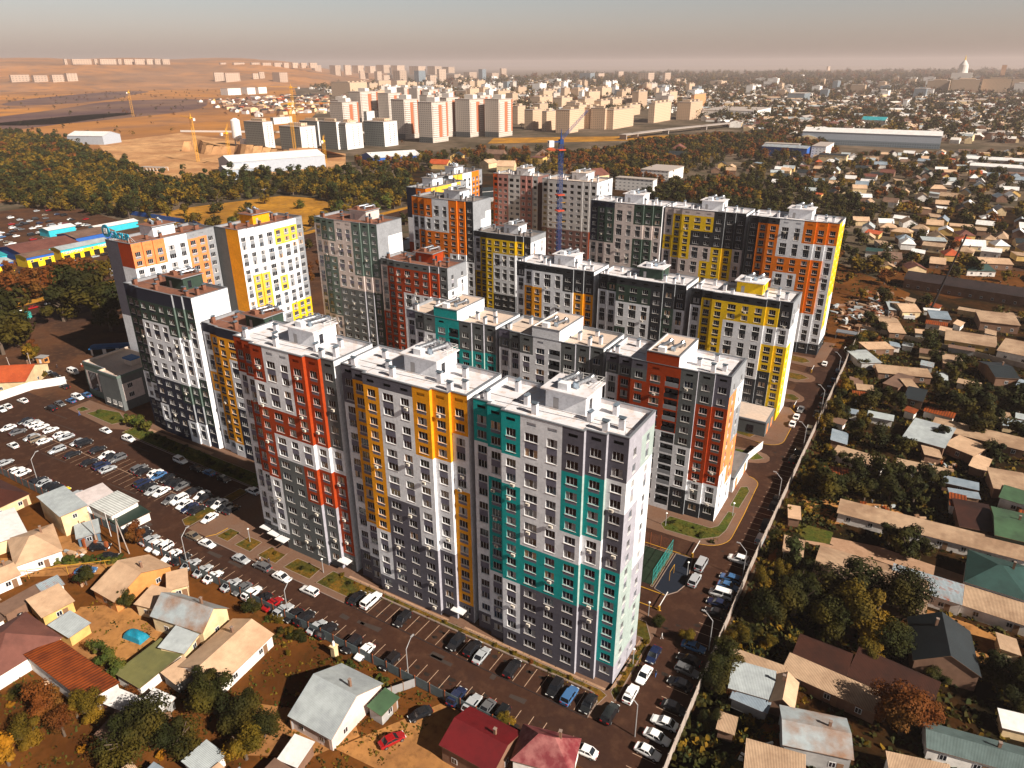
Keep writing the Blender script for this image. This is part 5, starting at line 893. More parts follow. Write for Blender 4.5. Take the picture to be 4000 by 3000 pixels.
for l, x, y in [('on the lawn under the inner block', -44.3, 147.4), ('at the path beside the inner block gable', -31.2, 160.3), ('on the blue play surface', -33.5, 131.5), ('by the lower entrance barrier', -36.2, 114.7), ('beside the bright gable', -34.0, 101), ('on the first small front lawn', -128, 90), ('by the front lawn with saplings', -104.5, 90.6)]: lamp('short globe lamp ' + l, x, y, 0, 4.6, ball=True)
for l, x, y in [('on the verge left of the big tree', -376, 145), ('on the verge above the white cars', -376, 183), ('at the main road near the salmon tower', -334, 205)]: lamp('tall road lamp ' + l, x, y, -pi / 2, 11, 2.5)
for l, x, y, y2 in [('lower entrance beside the bright gable', -35, 117.7, 123.0), ('upper entrance beside the play surface', -34.7, 138.7, 144.4), ('entrance below the yellow block', -30.8, 233.5, 237.5), ('entrance near the last tower', -31.5, 268.5, 273.5)]:
    t = thing('barrier_gate', 'white barrier arm across the ' + l, 'barrier', (x, y, 0)); MB().box(-.2, -.2, 0, .2, .2, 1.15, 'kerb_yellow').build('barrier_post', t); MB().box(-.07, .15, 1.0, .07, y2 - y, 1.14, 'white_metal').build('arm', t)
# tall mesh fence at the court
t = thing('court_screen', 'tall teal framed mesh fence on the near side of the sports court', 'fence', (-39.1, 124.6, 0))
for i in range(6): MB().tube((0, i * 2.55, 0), (0, i * 2.55, 4.2), .06, .06, 'mesh_green', 6).build('fence_post', t)
m_ = MB()
for z in (.1, 1.4, 2.8, 4.15): m_.tube((0, 0, z), (0, 12.75, z), .045, .045, 'mesh_green', 5)
m_.build('rail', t)
m_ = MB()
for i in range(51): m_.tube((0, i * .25, .1), (0, i * .25, 4.15), .012, .012, 'mesh_green', 3, False)
m_.build('wire_mesh', t)
t = thing('court_back_fence', 'rusty brown mesh fence along the rear of the sports court', 'fence', (-62, 137.4, 0))
for i in range(10): MB().tube((i * 2.5, 0, 0), (i * 2.5, 0, 4.2), .06, .06, 'post_rust', 6).build('fence_post', t)
m_ = MB()
for i in range(90): m_.tube((i * .25, 0, .1), (i * .25, 0, 4.1), .012, .012, 'post_rust', 3, False)
m_.build('wire_mesh', t)
t = thing('exercise_frame', 'yellow topped exercise frame on the blue play surface', 'play frame', (-36.4, 128, .05))
for s in (0, 3): MB().tube((0, s, 0), (0, s, 2.4), .05, .05, 'kerb_yellow', 6).build('post', t)
MB().tube((0, 0, 2.4), (0, 3, 2.4), .05, .05, 'kerb_yellow', 6).build('bar', t)
def pole(name, label, cat, x, y, h, lean=(0, 0), m='fence_pale', legs=False, r=.14):
    t = thing(name, label, cat, (x, y, -.1)); MB().tube((0, 0, 0), (lean[0], lean[1], h), r, r * .7, m, 8).build('pole', t)
    if legs: MB().tube((2.2, .8, 0), (lean[0], lean[1], h - .6), r, r * .7, m, 8).build('brace', t)
    MB().box(lean[0] - .8, lean[1] - .05, h - .5, lean[0] + .8, lean[1] + .05, h - .38, m).build('crossarm', t)
pole('utility_pole', 'pale A shaped concrete utility pole by the street fence and alley', 'utility pole', -151.3, 71.6, 10, (1.0, .4), legs=True)
pole('utility_pole', 'straight concrete pole beside the brick gate of the alley', 'utility pole', -158.6, 70.5, 9.5, (-.3, .2))
pole('utility_pole', 'leaning pale pole at the far left by the cream house', 'utility pole', -277.5, 112, 10, (-1.6, 0)); pole('utility_pole', 'pale pole behind the parked cars near the gate kiosk', 'utility pole', -279, 119, 9, (-.8, .3))
pole('utility_pole', 'tall dark metal pole standing in the right hand quarter beyond the rear row', 'utility pole', 2, 372, 36, (7, 4), 'kerb_dark', r=.5); pole('utility_pole', 'thin white pole among the yards right of the car park huts', 'utility pole', -159.3, 74.3, 8, (0, 0), 'white_metal', r=.07)
t = thing('water_tank_pillar', 'short plastered pillar carrying a white water can beside the street fence', 'pillar', (-84.6, 73.4, -.1)); MB().box(-.5, -.5, 0, .5, .5, 2.6, 'wall_cream').box(-.65, -.65, 2.6, .65, .65, 2.75, 'wall_cream').build('column', t); MB().tube((0, 0, 2.75), (0, 0, 3.6), .25, .25, 'white_metal', 10).tube((0, 0, 3.6), (0, 0, 3.9), .25, .08, 'white_metal', 10).build('water_can', t)
t = thing('gas_pipe', 'yellow gas pipe carried along the alley', 'pipe', (-166, 50, -.1)); MB().tube((0, 0, 2.4), (19, 17, 2.6), .07, .07, 'kerb_yellow', 6).build('pipe', t)
for i in range(4): MB().tube((i * 6, i * 5.4, 0), (i * 6, i * 5.4, 2.45), .05, .05, 'kerb_yellow', 5).build('post', t)
# tarpaulin covered car
m_ = MB(); nx, ny = 14, 9
for i in range(nx):
    for j in range(ny):
        def hp_(i, j):
            u, v = i / nx * 2 - 1, j / ny * 2 - 1; q = max(0, 1 - abs(u) ** 4) * max(0, 1 - abs(v) ** 4)
            return (u * 2.5, v * 1.25, 1.35 * q ** .5 + .12 * sin(5 * u + 3 * v) * q + .04 * sin(13 * u) * cos(11 * v))
        m_.poly([hp_(i, j), hp_(i + 1, j), hp_(i + 1, j + 1), hp_(i, j + 1)], 'tarp')
o = tag(m_.build('covered_car', smooth=True), 'car shaped heap under a crumpled teal tarpaulin in the dirt yard', 'covered car'); o.location = (-122.6, 56.6, -.06); o.rotation_euler = (0, 0, .15)

# ---------------- houses of the old quarter ----------------
HW = MB().box(-.55, -.06, -.6, .55, 0, .6, 'window_frame').poly([(-.46, -.064, -.5), (-.04, -.064, -.5), (-.04, -.064, .5), (-.46, -.064, .5)], 'glass_dark').poly([(.04, -.064, -.5), (.46, -.064, -.5), (.46, -.064, .5), (.04, -.064, .5)], 'glass_dark').mesh('window')
HD = MB().box(-.5, -.07, 0, .5, 0, 2.05, 'wood').mesh('door')
CH = MB().box(-.22, -.22, -1.0, .22, .22, .9, 'wall_brown').box(-.28, -.28, .9, .28, .28, 1.0, 'kerb_stone').mesh('chimney')
def roof_mesh(L, W, h, rh, kind, rf):
    a, b = L / 2 + .35, W / 2 + .35; m = 'roofing_' + rf; r = MB(); t = .1
    if kind == 'gable':
        for s in (-1, 1):
            q = [(-a, s * b, h - .12), (a, s * b, h - .12), (a, 0, rh), (-a, 0, rh)]; lo = [(x, y, z - t) for x, y, z in q]
            if s > 0: q, lo = q[::-1], lo[::-1]
            r.poly(q, m).poly(lo[::-1], 'wood')
            for i in (0, 1, 2, 3): r.poly([lo[i], lo[(i + 1) % 4], q[(i + 1) % 4], q[i]], 'wood')
    elif kind == 'shed':
        q = [(-a, -b, h), (a, -b, h), (a, b, rh), (-a, b, rh)]; lo = [(x, y, z - t) for x, y, z in q]; r.poly(q, m).poly(lo[::-1], 'wood')
        for i in range(4): r.poly([lo[i], lo[(i + 1) % 4], q[(i + 1) % 4], q[i]], 'wood')
    else:
        g = max(.4, a - b); e = h - .1
        c = [(-a, -b, e), (a, -b, e), (a, b, e), (-a, b, e)]; p = [(-g, 0, rh), (g, 0, rh)]
        r.poly([c[0], c[1], p[1], p[0]], m).poly([c[2], c[3], p[0], p[1]], m).poly([c[1], c[2], p[1]], m).poly([c[3], c[0], p[0]], m).poly([(x, y, z - .08) for x, y, z in c[::-1]], 'wood')
        for i in range(4): r.poly([(*c[i][:2], e - .08), (*c[(i + 1) % 4][:2], e - .08), c[(i + 1) % 4], c[i]], 'wood')
    return r.mesh('roof')
def house(x, y, ang, L, W, h, rh, kind, rf, wl, label, grp=None, det=2, cat=None):
    t = thing('shed' if kind == 'shed' and L * W < 60 else 'house', label, cat or ('shed' if kind == 'shed' and L * W < 60 else 'house'), (x, y, -.1), ang, grp)
    a, b = L / 2, W / 2; w = MB(); wm = 'wall_' + wl
    z1 = h - .1 if kind != 'shed' else None
    if kind == 'shed':
        za, zb = h - .1, rh - .1
        w.poly([(-a, -b, 0), (a, -b, 0), (a, -b, za), (-a, -b, za)], wm).poly([(a, b, 0), (-a, b, 0), (-a, b, zb), (a, b, zb)], wm).poly([(a, -b, 0), (a, b, 0), (a, b, zb), (a, -b, za)], wm).poly([(-a, b, 0), (-a, -b, 0), (-a, -b, za), (-a, b, zb)], wm)
    elif kind == 'gable':
        w.poly([(-a, -b, 0), (a, -b, 0), (a, -b, h - .1), (-a, -b, h - .1)], wm).poly([(a, b, 0), (-a, b, 0), (-a, b, h - .1), (a, b, h - .1)], wm)
        w.poly([(a, -b, 0), (a, b, 0), (a, b, h - .1), (a, 0, rh - .12), (a, -b, h - .1)], wm).poly([(-a, b, 0), (-a, -b, 0), (-a, -b, h - .1), (-a, 0, rh - .12), (-a, b, h - .1)], wm)
    else: w.box(-a, -b, 0, a, b, h - .18, wm)
    w.build('wall', t); link('roof', roof_mesh(L, W, h, rh, kind, rf), t)
    if det and h > 2.55:
        n = max(1, int(L / 4.5))
        for i in range(n):
            u = -a + L * (i + .5) / n
            if i == n // 2 and det > 1: link('door', HD, t, (u + 1.2, -b, .05))
            if abs(u) < a - .7: link('window', HW, t, (u, -b - .002, 1.55))
        if W > 4.5:
            for i in range(max(1, int(W / 5))):
                v = -b + W * (i + .5) / max(1, int(W / 5)); link('window', HW, t, (a + .002, v, 1.55), pi / 2)
        if h > 5:
            for i in range(n): link('window', HW, t, (-a + L * (i + .5) / n, -b - .002, 4.5))
    if kind in ('gable', 'hip') and det: link('chimney', CH, t, (L * .22, W * .12, rh - .1))
    return t
for (x, y, ang, L, W, h, rh, kind, rf, wl, lab) in HOUSES:
    W = min(W, 15 if y > 220 else W); L = max(L, 2.4); house(x, y, ang, L, W, h, rh, kind, rf, wl, lab)
# scattered houses of the wide quarter on the right and the villas on the left
placed = [(q[0], q[1], max(q[3], q[4]) * .6) for q in HOUSES]
def scatter(poly, n, rmin, tries=6000):
    xs = [p[0] for p in poly]; ys = [p[1] for p in poly]; out = []
    while tries and len(out) < n:
        tries -= 1; x, y = rnd.uniform(min(xs), max(xs)), rnd.uniform(min(ys), max(ys))
        if not inpoly((x, y), poly) or not view((x, y)): continue
        if any((x - a) ** 2 + (y - b) ** 2 < (r + rmin) ** 2 for a, b, r in placed): continue
        placed.append((x, y, rmin)); out.append((x, y))
    return out
RFS = dict(beige='beige', corr='ribbed sand', tin='pale tin', bluetin='bluish tin', maroon='faded maroon', slate='slate dark', orangered='orange red', green='mossy green', whitemetal='bright white', brownroof='brown', teal='dark green', blue='blue')
HPOS = ['with cream walls', 'with whitewashed walls', 'with brown walls', 'with yellow walls']
Q1 = [tuple(p) for p in ZONES['houses1']]; Q0 = [(-10, 395), (150, 380), (150, 600), (-30, 600), (-60, 560)]
def near_word(x, y):
    if y < 470: return 'just beyond the vacant lot on the right'
    if y < 560: return 'in the rows behind the rear orange block'
    if y < 700: return 'in the tree filled quarter at the right'
    return 'in the far rows below the long warehouse'
for poly, n, zone in ((Q0, 56, 0), (Q1, 150, 1), ([tuple(p) for p in ZONES['houses2']], 40, 2), ([(-560, 700), (-420, 900), (-300, 1000), (-260, 800), (-470, 640)], 10, 3)):
    for (x, y) in scatter(poly, n, 7.2 if zone < 2 else 16):
        sc = 1.0 if zone < 2 else 1.7
        rf = rnd.choice(['beige', 'beige', 'beige', 'corr', 'corr', 'corr', 'tin', 'tin', 'whitemetal', 'whitemetal', 'whitemetal', 'whitemetal', 'bluetin', 'bluetin', 'maroon', 'slate', 'slate', 'orangered', 'brownroof', 'brownroof', 'teal'] if zone < 2 else ['maroon', 'brownroof', 'slate', 'orangered', 'teal', 'beige'])
        wl = rnd.choice(['cream', 'white', 'brown', 'yellow']); k = rnd.choice(['gable', 'gable', 'gable', 'hip', 'shed']); L = rnd.uniform(8, 14) * sc; W = rnd.uniform(6.5, 9.5) * sc; h = rnd.uniform(2.8, 4.2) * sc
        rh = h + (rnd.uniform(2.0, 3.2) * sc if k != 'shed' else .6); ang = rnd.choice([0, pi / 2]) + rnd.uniform(-.25, .25) + .12
        house(x, y, ang, L, W, h, rh, k, rf, wl, '%s roofed %s house %s' % (RFS[rf], {'gable': 'gabled', 'hip': 'hipped', 'shed': 'flat'}[k] + ' ' + {'cream': 'cream', 'white': 'white', 'brown': 'brown', 'yellow': 'yellow'}[wl], near_word(x, y) if zone < 2 else ('among the villas beyond the construction field' if zone == 2 else 'between the trees behind the unfinished blocks')), 'houses of the old quarters', det=1 if y < 560 else 0, cat='house')

# ---------------- trees ----------------
def tree_mesh(k, seed, n, leaf, tall=False):
    r = random.Random(seed); m = MB(); cl = []
    for i in range(r.randint(8, 15) if not tall else 9):
        t = r.uniform(0, 2 * pi); rr = r.uniform(.15, .68) if not tall else r.uniform(0, .25); z = r.uniform(-.6, .6) if not tall else r.uniform(-1.6, 1.8)
        cl.append((rr * cos(t), rr * sin(t), z, r.uniform(.2, .5)))
    for i in range(n):
        c = r.choice(cl); d = Vector((r.gauss(0, 1), r.gauss(0, 1), r.gauss(0, 1))).normalized() * (c[3] * r.uniform(.55, 1.12))
        p = Vector(c[:3]) + d; nrm = (d.normalized() + Vector((r.uniform(-.6, .6), r.uniform(-.6, .6), r.uniform(-.3, .8)))).normalized()
        a = nrm.orthogonal().normalized(); a.rotate(Matrix.Rotation(r.uniform(0, 6.28), 3, nrm)); b = nrm.cross(a); s = leaf * r.uniform(.6, 1.5); s2 = s * r.uniform(.45, .9)
        m.poly([p - a * s - b * s2 * .4, p - b * s2, p + a * s, p + b * s2 * .9], 'leaf_' + k)
    return m.mesh('crown')
def trunk_mesh(seed):
    r = random.Random(seed); m = MB(); m.tube((0, 0, -1.25), (0, 0, -.2), .085, .05, 'bark', 7)
    for i in range(5):
        t = r.uniform(0, 6.28); m.tube((0, 0, -.55 + i * .1), (.5 * cos(t), .5 * sin(t), r.uniform(.0, .45)), .035, .012, 'bark', 5)
    return m.mesh('trunk')
TM = {}
for k in 'dorygp':
    TM[k] = [(tree_mesh(k, 100 + i, 2200, .08, k == 'p'), tree_mesh(k, 140 + i, 380, .15, k == 'p')) for i in range(3)]
TM['D'] = [tree_mesh('d', 300 + i, 6500, .045) for i in range(3)]; TM['O'] = [tree_mesh('o', 310 + i, 6500, .045) for i in range(2)]; TM['R'] = [tree_mesh('r', 320 + i, 5500, .045) for i in range(2)]
TRK = [trunk_mesh(i) for i in range(3)]
TN = dict(d='dark green', o='olive and ochre', r='rusty brown', y='golden yellow', g='light green', p='slim dark poplar like')
def tree(x, y, r, k, label, grp=None, name='tree', cat='tree', near=None):
    d = hypot(x, y); t = thing(name, label, cat, (x, y, r * 1.28), rnd.uniform(0, 6.28), grp); sx = r * rnd.uniform(.9, 1.1); t.scale = (sx, sx, r * rnd.uniform(.8, 1.0))
    if cat == 'tree': t.location.z = 1.18 * t.scale.z - .2
    else: t.location.z = r * .35
    if d < 150 and k.upper() in TM: me = rnd.choice(TM[k.upper()])
    else: me = rnd.choice(TM[k])[0 if d < 420 else 1]
    link('crown', me, t)
    if cat == 'tree': link('trunk', rnd.choice(TRK), t)
    return t
def whereis(x, y):
    d = hypot(x, y)
    if x > -22:
        return ('in the yards beside the long right fence' if y < 130 else 'behind the corrugated barns on the right' if y < 185 else 'in the dark overgrown plots on the right' if y < 300 else 'in the old quarter beyond the rear row')
    if y < 76: return 'among the foreground yards' if x > -150 else 'by the alley hedge on the left'
    if x < -372 and x > -470 and y < 270: return 'in the row between market and main road'
    if x < -255 and x > -372: return 'in the dark clump left of the salmon tower'
    if x < -380: return 'in the wood behind the market'
    return 'on the lawns of the estate' if d < 300 else 'behind the tower blocks'
TL = []
for e in TREES.split(';'):
    x, y, r, k = e.split(); r = float(r) * (.62 if float(x) > -18 and float(y) > 185 else 1); TL.append((float(x), float(y), r, k))
    placed.append((float(x), float(y), float(r) * .6))
for (x, y, r, k) in TL: tree(x, y, r if y > 0 else r, k, '%s tree %s' % (TN[k], whereis(x, y)), 'trees ' + whereis(x, y), 'poplar' if k == 'p' else 'tree')
# shrubs: hedge by the alley, beds along the estate blocks, thickets at the right fence
SH = [(-163 + i * 1.5, 60.8 + i * .85 + rnd.uniform(-.5, .5), 1.5, 'g', 'by the alley hedge') for i in range(11)]
SH += [(-198 + i * 3.4, 110.3 + rnd.uniform(-1, 1), rnd.uniform(1.0, 1.9), rnd.choice('gdg'), 'in the shaded bed below the dark green tower') for i in range(15)]
SH += [(-100 + i * 4.1, 91.5 + rnd.uniform(-.3, .3), rnd.uniform(.35, .8), rnd.choice('gro'), 'in the narrow bed at the foot of the front blocks') for i in range(16)]
SH += [(rnd.uniform(-34.6, -33.7), 93 + i * 2.4, rnd.uniform(.4, .9), rnd.choice('go'), 'beside the bright gable') for i in range(7)]
SH += [(rnd.uniform(-44, -32), rnd.uniform(146.5, 151), rnd.uniform(.4, 1.0), rnd.choice('gd'), 'on the lawn round the inner block corner') for i in range(9)]
SH += [(x, y, r, k, 'on the small front lawns') for x, y, r, k in [(-135, 89, .7, 'g'), (-127, 88.6, .6, 'g'), (-119, 89.6, .7, 'o'), (-110, 89, .9, 'd'), (-107, 90, .6, 'g'), (-101, 89.4, .7, 'g'), (-97, 90.4, .8, 'd'), (-228, 113, 1.0, 'g'), (-219, 112.4, 1.2, 'g'), (-235, 112, .8, 'g')]]
SH += [(rnd.uniform(-20.6, -13), rnd.uniform(88, 330), rnd.uniform(1.1, 2.8), rnd.choice('dordo'), 'in the thicket behind the long right fence') for i in range(60)]
SH += [(rnd.uniform(-104, -70), rnd.uniform(72.4, 74.9), rnd.uniform(.8, 1.4), rnd.choice('dgo'), 'along the yard side of the street fence') for i in range(16)]
SH += [(rnd.uniform(-135, -68), rnd.uniform(32, 48), rnd.uniform(.8, 1.8), rnd.choice('doyr'), 'in the weedy foreground garden') for i in range(26)]
SH += [(rnd.uniform(-14, 14), rnd.uniform(80, 130), rnd.uniform(.8, 1.6), rnd.choice('dor'), 'in the shaded yards at the lower right') for i in range(18)]
SH += [(rnd.uniform(-95, -78), rnd.uniform(57, 72), rnd.uniform(.4, .8), rnd.choice('oyg'), 'on the brown vegetable plot') for i in range(8)]
for (x, y, r, k, w) in SH: tree(x, y, r, k, '%s shrub %s' % (TN[k], w), 'shrubs ' + w, 'shrub', 'shrub')
# woods and street trees: three hundred largest as individuals, the rest as masses
cand = []
def zone_trees(poly, step, rr, kinds, where, skip=lambda x, y: False):
    xs = [p[0] for p in poly]; ys = [p[1] for p in poly]; x = min(xs)
    while x < max(xs):
        y = min(ys)
        while y < max(ys):
            a, b = x + rnd.uniform(-.45, .45) * step, y + rnd.uniform(-.45, .45) * step; y += step
            if inpoly((a, b), poly) and view((a, b)) and not skip(a, b) and not any((a - q[0]) ** 2 + (b - q[1]) ** 2 < (q[2] + 2) ** 2 for q in near_placed(a, b)): cand.append((a, b, rnd.uniform(*rr), rnd.choice(kinds), where))
        x += step
PG = {}
for q in placed: PG.setdefault((int(q[0] // 40), int(q[1] // 40)), []).append(q)
def near_placed(a, b):
    i, j = int(a // 40), int(b // 40); return [q for di in (-1, 0, 1) for dj in (-1, 0, 1) for q in PG.get((i + di, j + dj), ())]
ZP = {k: [tuple(p) for p in v] for k, v in ZONES.items()}
zone_trees(ZP['forest'], 10.5, (5, 8), 'dddooodp', 'in the wood behind the market', lambda x, y: inpoly((x, y), ZP['meadow']))
zone_trees(ZP['forest2'], 17, (6, 9), 'ddooor', 'in the wood behind the market')
zone_trees([(-480, 300), (-372, 262), (-372, 560), (-430, 540), (-500, 400)], 13, (4, 7), 'oodg', 'at the near edge of the golden meadow', lambda x, y: inpoly((x, y), ZP['meadow']) and rnd.random() < .82)
zone_trees([(-336, 200), (-255, 230), (-240, 420), (-336, 520)], 26, (4, 6), 'odr', 'between meadow road and towers', lambda x, y: -270 < x and y < 310)
for z, st in (('mid1', 12), ('mid2', 9), ('mid3', 13), ('mid4', 16), ('mid5', 15)): zone_trees(ZP[z], st, (5, 7.5), 'dddorr', 'behind the tower blocks')
zone_trees(Q1, 15, (4, 6.5), 'ddddor', 'in the old quarter beyond the rear row', lambda x, y: rnd.random() < .1)
zone_trees([(-60, 330), (150, 330), (150, 600), (-60, 600)], 12, (3, 5.5), 'dddoor', 'in the old quarter beyond the rear row', lambda x, y: (x < 0 and y < 400 and rnd.random() < .6) or rnd.random() < .15)
zone_trees([(-120, 330), (-40, 330), (-60, 560), (-150, 560)], 12, (4, 7), 'dddd', 'right behind the rear white roofed row', lambda x, y: rnd.random() < .3)
zone_trees([(-230, 560), (-60, 520), (-40, 640), (-120, 760), (-230, 700)], 11, (4.5, 7), 'dddd', 'right behind the rear white roofed row', lambda x, y: rnd.random() < .25)
zone_trees([(-480, 780), (-300, 1050), (-240, 900), (-230, 740), (-330, 690), (-400, 640)], 15, (4.5, 7), 'ddoor', 'behind the tower blocks', lambda x, y: rnd.random() < .3)
zone_trees([(-18, 180), (45, 180), (60, 330), (-18, 330)], 10.5, (3.5, 6), 'dddo', 'in the dark overgrown plots on the right', lambda x, y: rnd.random() < .88)
cand.sort(key=lambda c: -c[2] / hypot(c[0], c[1])); left = 300 - len(TL)
for c in cand[:left]: tree(c[0], c[1], c[2], c[3], '%s tree %s' % (TN[c[3]], c[4]), 'trees ' + c[4], 'poplar' if c[3] == 'p' else 'tree')
def mass(name, items, k, sub):
    """many small trees as one object"""
    import numpy as np
    src = {}
    def arr(mesh):
        if mesh.name not in src:
            v = np.empty(len(mesh.vertices) * 3); mesh.vertices.foreach_get('co', v); src[mesh.name] = v.reshape(-1, 3)[:sub * 4]
        return src[mesh.name]
    VV = []; MI = []
    kinds = sorted(set(i[3] for i in items)); r = random.Random(5)
    for (x, y, rr, kk) in items:
        v = arr(r.choice(TM[kk])[1]); a = r.uniform(0, 6.28); ca, sa = cos(a), sin(a)
        w = np.stack([(v[:, 0] * ca - v[:, 1] * sa) * rr + x, (v[:, 0] * sa + v[:, 1] * ca) * rr + y, v[:, 2] * rr * .85 + rr * .9], 1); VV.append(w); MI += [kinds.index(kk)] * (len(v) // 4)
    V = np.concatenate(VV); n = len(V); me = bpy.data.meshes.new(name); me.vertices.add(n); me.vertices.foreach_set('co', V.ravel())
    me.loops.add(n); me.loops.foreach_set('vertex_index', np.arange(n)); me.polygons.add(n // 4); me.polygons.foreach_set('loop_start', np.arange(0, n, 4)); me.polygons.foreach_set('loop_total', np.full(n // 4, 4))
    for kk in kinds: me.materials.append(MT['leaf_' + kk])
    me.polygons.foreach_set('material_index', np.array(MI)); me.update(); me.validate()
    return tag(link(name, me), kind='stuff')
mass('woodland', [c[:4] for c in cand[left:]], None, 330)
far = []
for z, n, rr in (('farcity', 5200, (7, 14)), ('farcity2', 1500, (8, 15))):
    P = ZP[z]; xs = [p[0] for p in P]; ys = [p[1] for p in P]; c = 0; tr_ = 0
    while c < n and tr_ < n * 40:
        tr_ += 1
        # denser near the viewer
        x, y = rnd.uniform(min(xs), max(xs)), rnd.uniform(min(ys), max(ys)); d = hypot(x, y)
        if rnd.random() > min(1, (1700 / d) ** 1.6) or not inpoly((x, y), P) or not view((x, y)): continue
        far.append((x, y, rnd.uniform(*rr) * max(1, d / 2600), rnd.choice('ddddor'))); c += 1
mass('distant_woodland', far, None, 70)
dots = [(rnd.uniform(-3300, -700), rnd.uniform(500, 2400)) for i in range(420)]
mass('field_bushes', [(x, y, rnd.uniform(3, 7), rnd.choice('odr')) for x, y in dots if view((x, y)) and not inpoly((x, y), ZP['pit'])], None, 60)

# ---------------- weeds and undergrowth nobody could count ----------------
def weeds(name, areas, mats, smin, smax, seed, avoid=()):
    r = random.Random(seed); m = MB()
    for (x0, y0, x1, y1, n) in areas:
        for _ in range(n):
            cx, cy = r.uniform(x0, x1), r.uniform(y0, y1); k = r.choice(mats)
            if any(inpoly((cx, cy), p) for p in avoid): continue
            for _ in range(r.randint(3, 7)):
                x, y = cx + r.gauss(0, .45), cy + r.gauss(0, .45); s = r.uniform(smin, smax); a = r.uniform(0, 6.28); t = r.uniform(.3, 1.2)
                u = Vector((cos(a), sin(a), 0)) * s * .5; v = Vector((-sin(a) * cos(t), cos(a) * cos(t), sin(t))) * s
                p = Vector((x, y, -.08)); m.poly([p - u, p + u, p + u * .6 + v, p - u * .5 + v], k)
    return tag(m.build(name), kind='stuff')
HR = [[(x + (a * cos(g) - b * sin(g)), y + (a * sin(g) + b * cos(g))) for a, b in ((-L / 2, -W / 2), (L / 2, -W / 2), (L / 2, W / 2), (-L / 2, W / 2))] for (x, y, g, L, W, *_r) in HOUSES]
weeds('weeds', [(-104, 50, -60, 75, 420), (-150, 26, -100, 48, 420), (-100, 26, -50, 58, 330), (-140, 48, -118, 66, 50), (-200, 40, -160, 60, 260)], ['leaf_o', 'leaf_d', 'leaf_d', 'leaf_o', 'leaf_g'], .2, .5, 5, HR)
weeds('undergrowth', [(-21, 84, -8, 330, 2600), (-10, 80, 40, 190, 1300), (-10, 186, 45, 340, 3000), (-60, 300, 120, 480, 1800)], ['leaf_d', 'leaf_d', 'leaf_d', 'leaf_o', 'leaf_p'], .35, 1.0, 6, HR + [[(-14, 157), (26, 157), (26, 166), (-14, 166)]])
weeds('bed_plants', [(-103, 87.4, -92.5, 92, 160), (-90, 91.2, -38, 92, 330), (-34.8, 93, -33.5, 108, 110), (-208, 108.5, -146.5, 113, 700), (-44, 146.3, -31.5, 152, 200)], ['leaf_d', 'leaf_o', 'leaf_g'], .15, .45, 7)
# small lean-tos and sheds packed between the houses
sr = random.Random(77); ns = 0; tr_ = 0
while ns < 58 and tr_ < 4000:
    tr_ += 1
    if ns < 14: x, y = sr.uniform(-178, -62), sr.uniform(34, 66)
    else: x, y = sr.uniform(-17, 46), sr.uniform(88, 380)
    if any(inpoly((x, y), p) for p in HR) or any((x - a) ** 2 + (y - b) ** 2 < (c * .9 + 2.4) ** 2 for a, b, c in near_placed(x, y)) or not view((x, y)) or (-22 < x - 0 < -17): continue
    if -16 < x < 26 and 156 < y < 167: continue
    if x < -60 and (abs((y - 40) - (x + 200) * .55) < 9 or (-141 < x < -116 and 47 < y < 66) or (-99 < x < -72 and y > 54) or x > -72): continue
    rf = sr.choice(['corr', 'corr', 'beige', 'tin', 'rust', 'bluetin', 'brownroof', 'rustblue', 'whitemetal']); L, W = sr.uniform(3, 9), sr.uniform(2.4, 4.4); ns += 1; placed.append((x, y, L * .5)); PG.setdefault((int(x // 40), int(y // 40)), []).append((x, y, L * .5))
    nm = dict(corr='ribbed sand', beige='beige', tin='pale tin', rust='rusty', bluetin='bluish tin', brownroof='brown', rustblue='rust streaked', whitemetal='bright white')[rf]
    house(x, y, sr.choice([0.05, pi / 2]) + sr.uniform(-.2, .2), L, W, 2.3, sr.uniform(2.5, 3.0), 'shed', rf, sr.choice(['brown', 'white', 'grey', 'cream']), '%s roofed little shed %s' % (nm, whereis(x, y)), 'little sheds of the yards', det=0, cat='shed')
# ---------------- towers of the city behind ----------------
TWN = {'be': ('beige panel apartment block', 'beige panel blocks behind the white towers'), 'br': ('tall white tower with brown balcony strips', 'tall white and brown towers'), 'dk': ('dark striped slab block with blank white end wall', 'dark slab blocks with white ends'),
       'wh': ('whitish mid rise building', 'whitish buildings of the far city'), 'gl': ('grey glass office tower', 'grey glass towers'), 'or': ('pale high rise with orange panels', 'orange panelled high rises'), 'bl': ('blue walled hall with a pale roof', 'halls'), 'ma': ('long low beige shopping hall', 'halls')}
tw = []
for e in TOWERS.split(';'):
    v = e.split(); x, y, wa, wb, h = map(float, v[:5]); st = v[5]
    if x > 1000 or y < 0 or h > 190: continue
    d = hypot(x, y); zb = 0
    lim = 6200
    if atan2(y, x) > R_(137) and 4200 < d: f = 452 / (.0827 + 105 / d) / d; zb = max(0, 105 - 105 * f); x *= f; y *= f; wa *= f; wb *= f; h *= f
    elif d > lim: f = lim / d; zb = 105 - 105 * f; x *= f; y *= f; wa *= f; wb *= f; h *= f
    wb = min(wb, 95 if st not in ('ma',) else 160); wa = max(wa, 9); wb = max(wb, 9)
    if y > 2500 and st == 'be' and wb > 60 and wa < 14: wa = 16
    tw.append((x, y, zb, wa, wb, h, st))
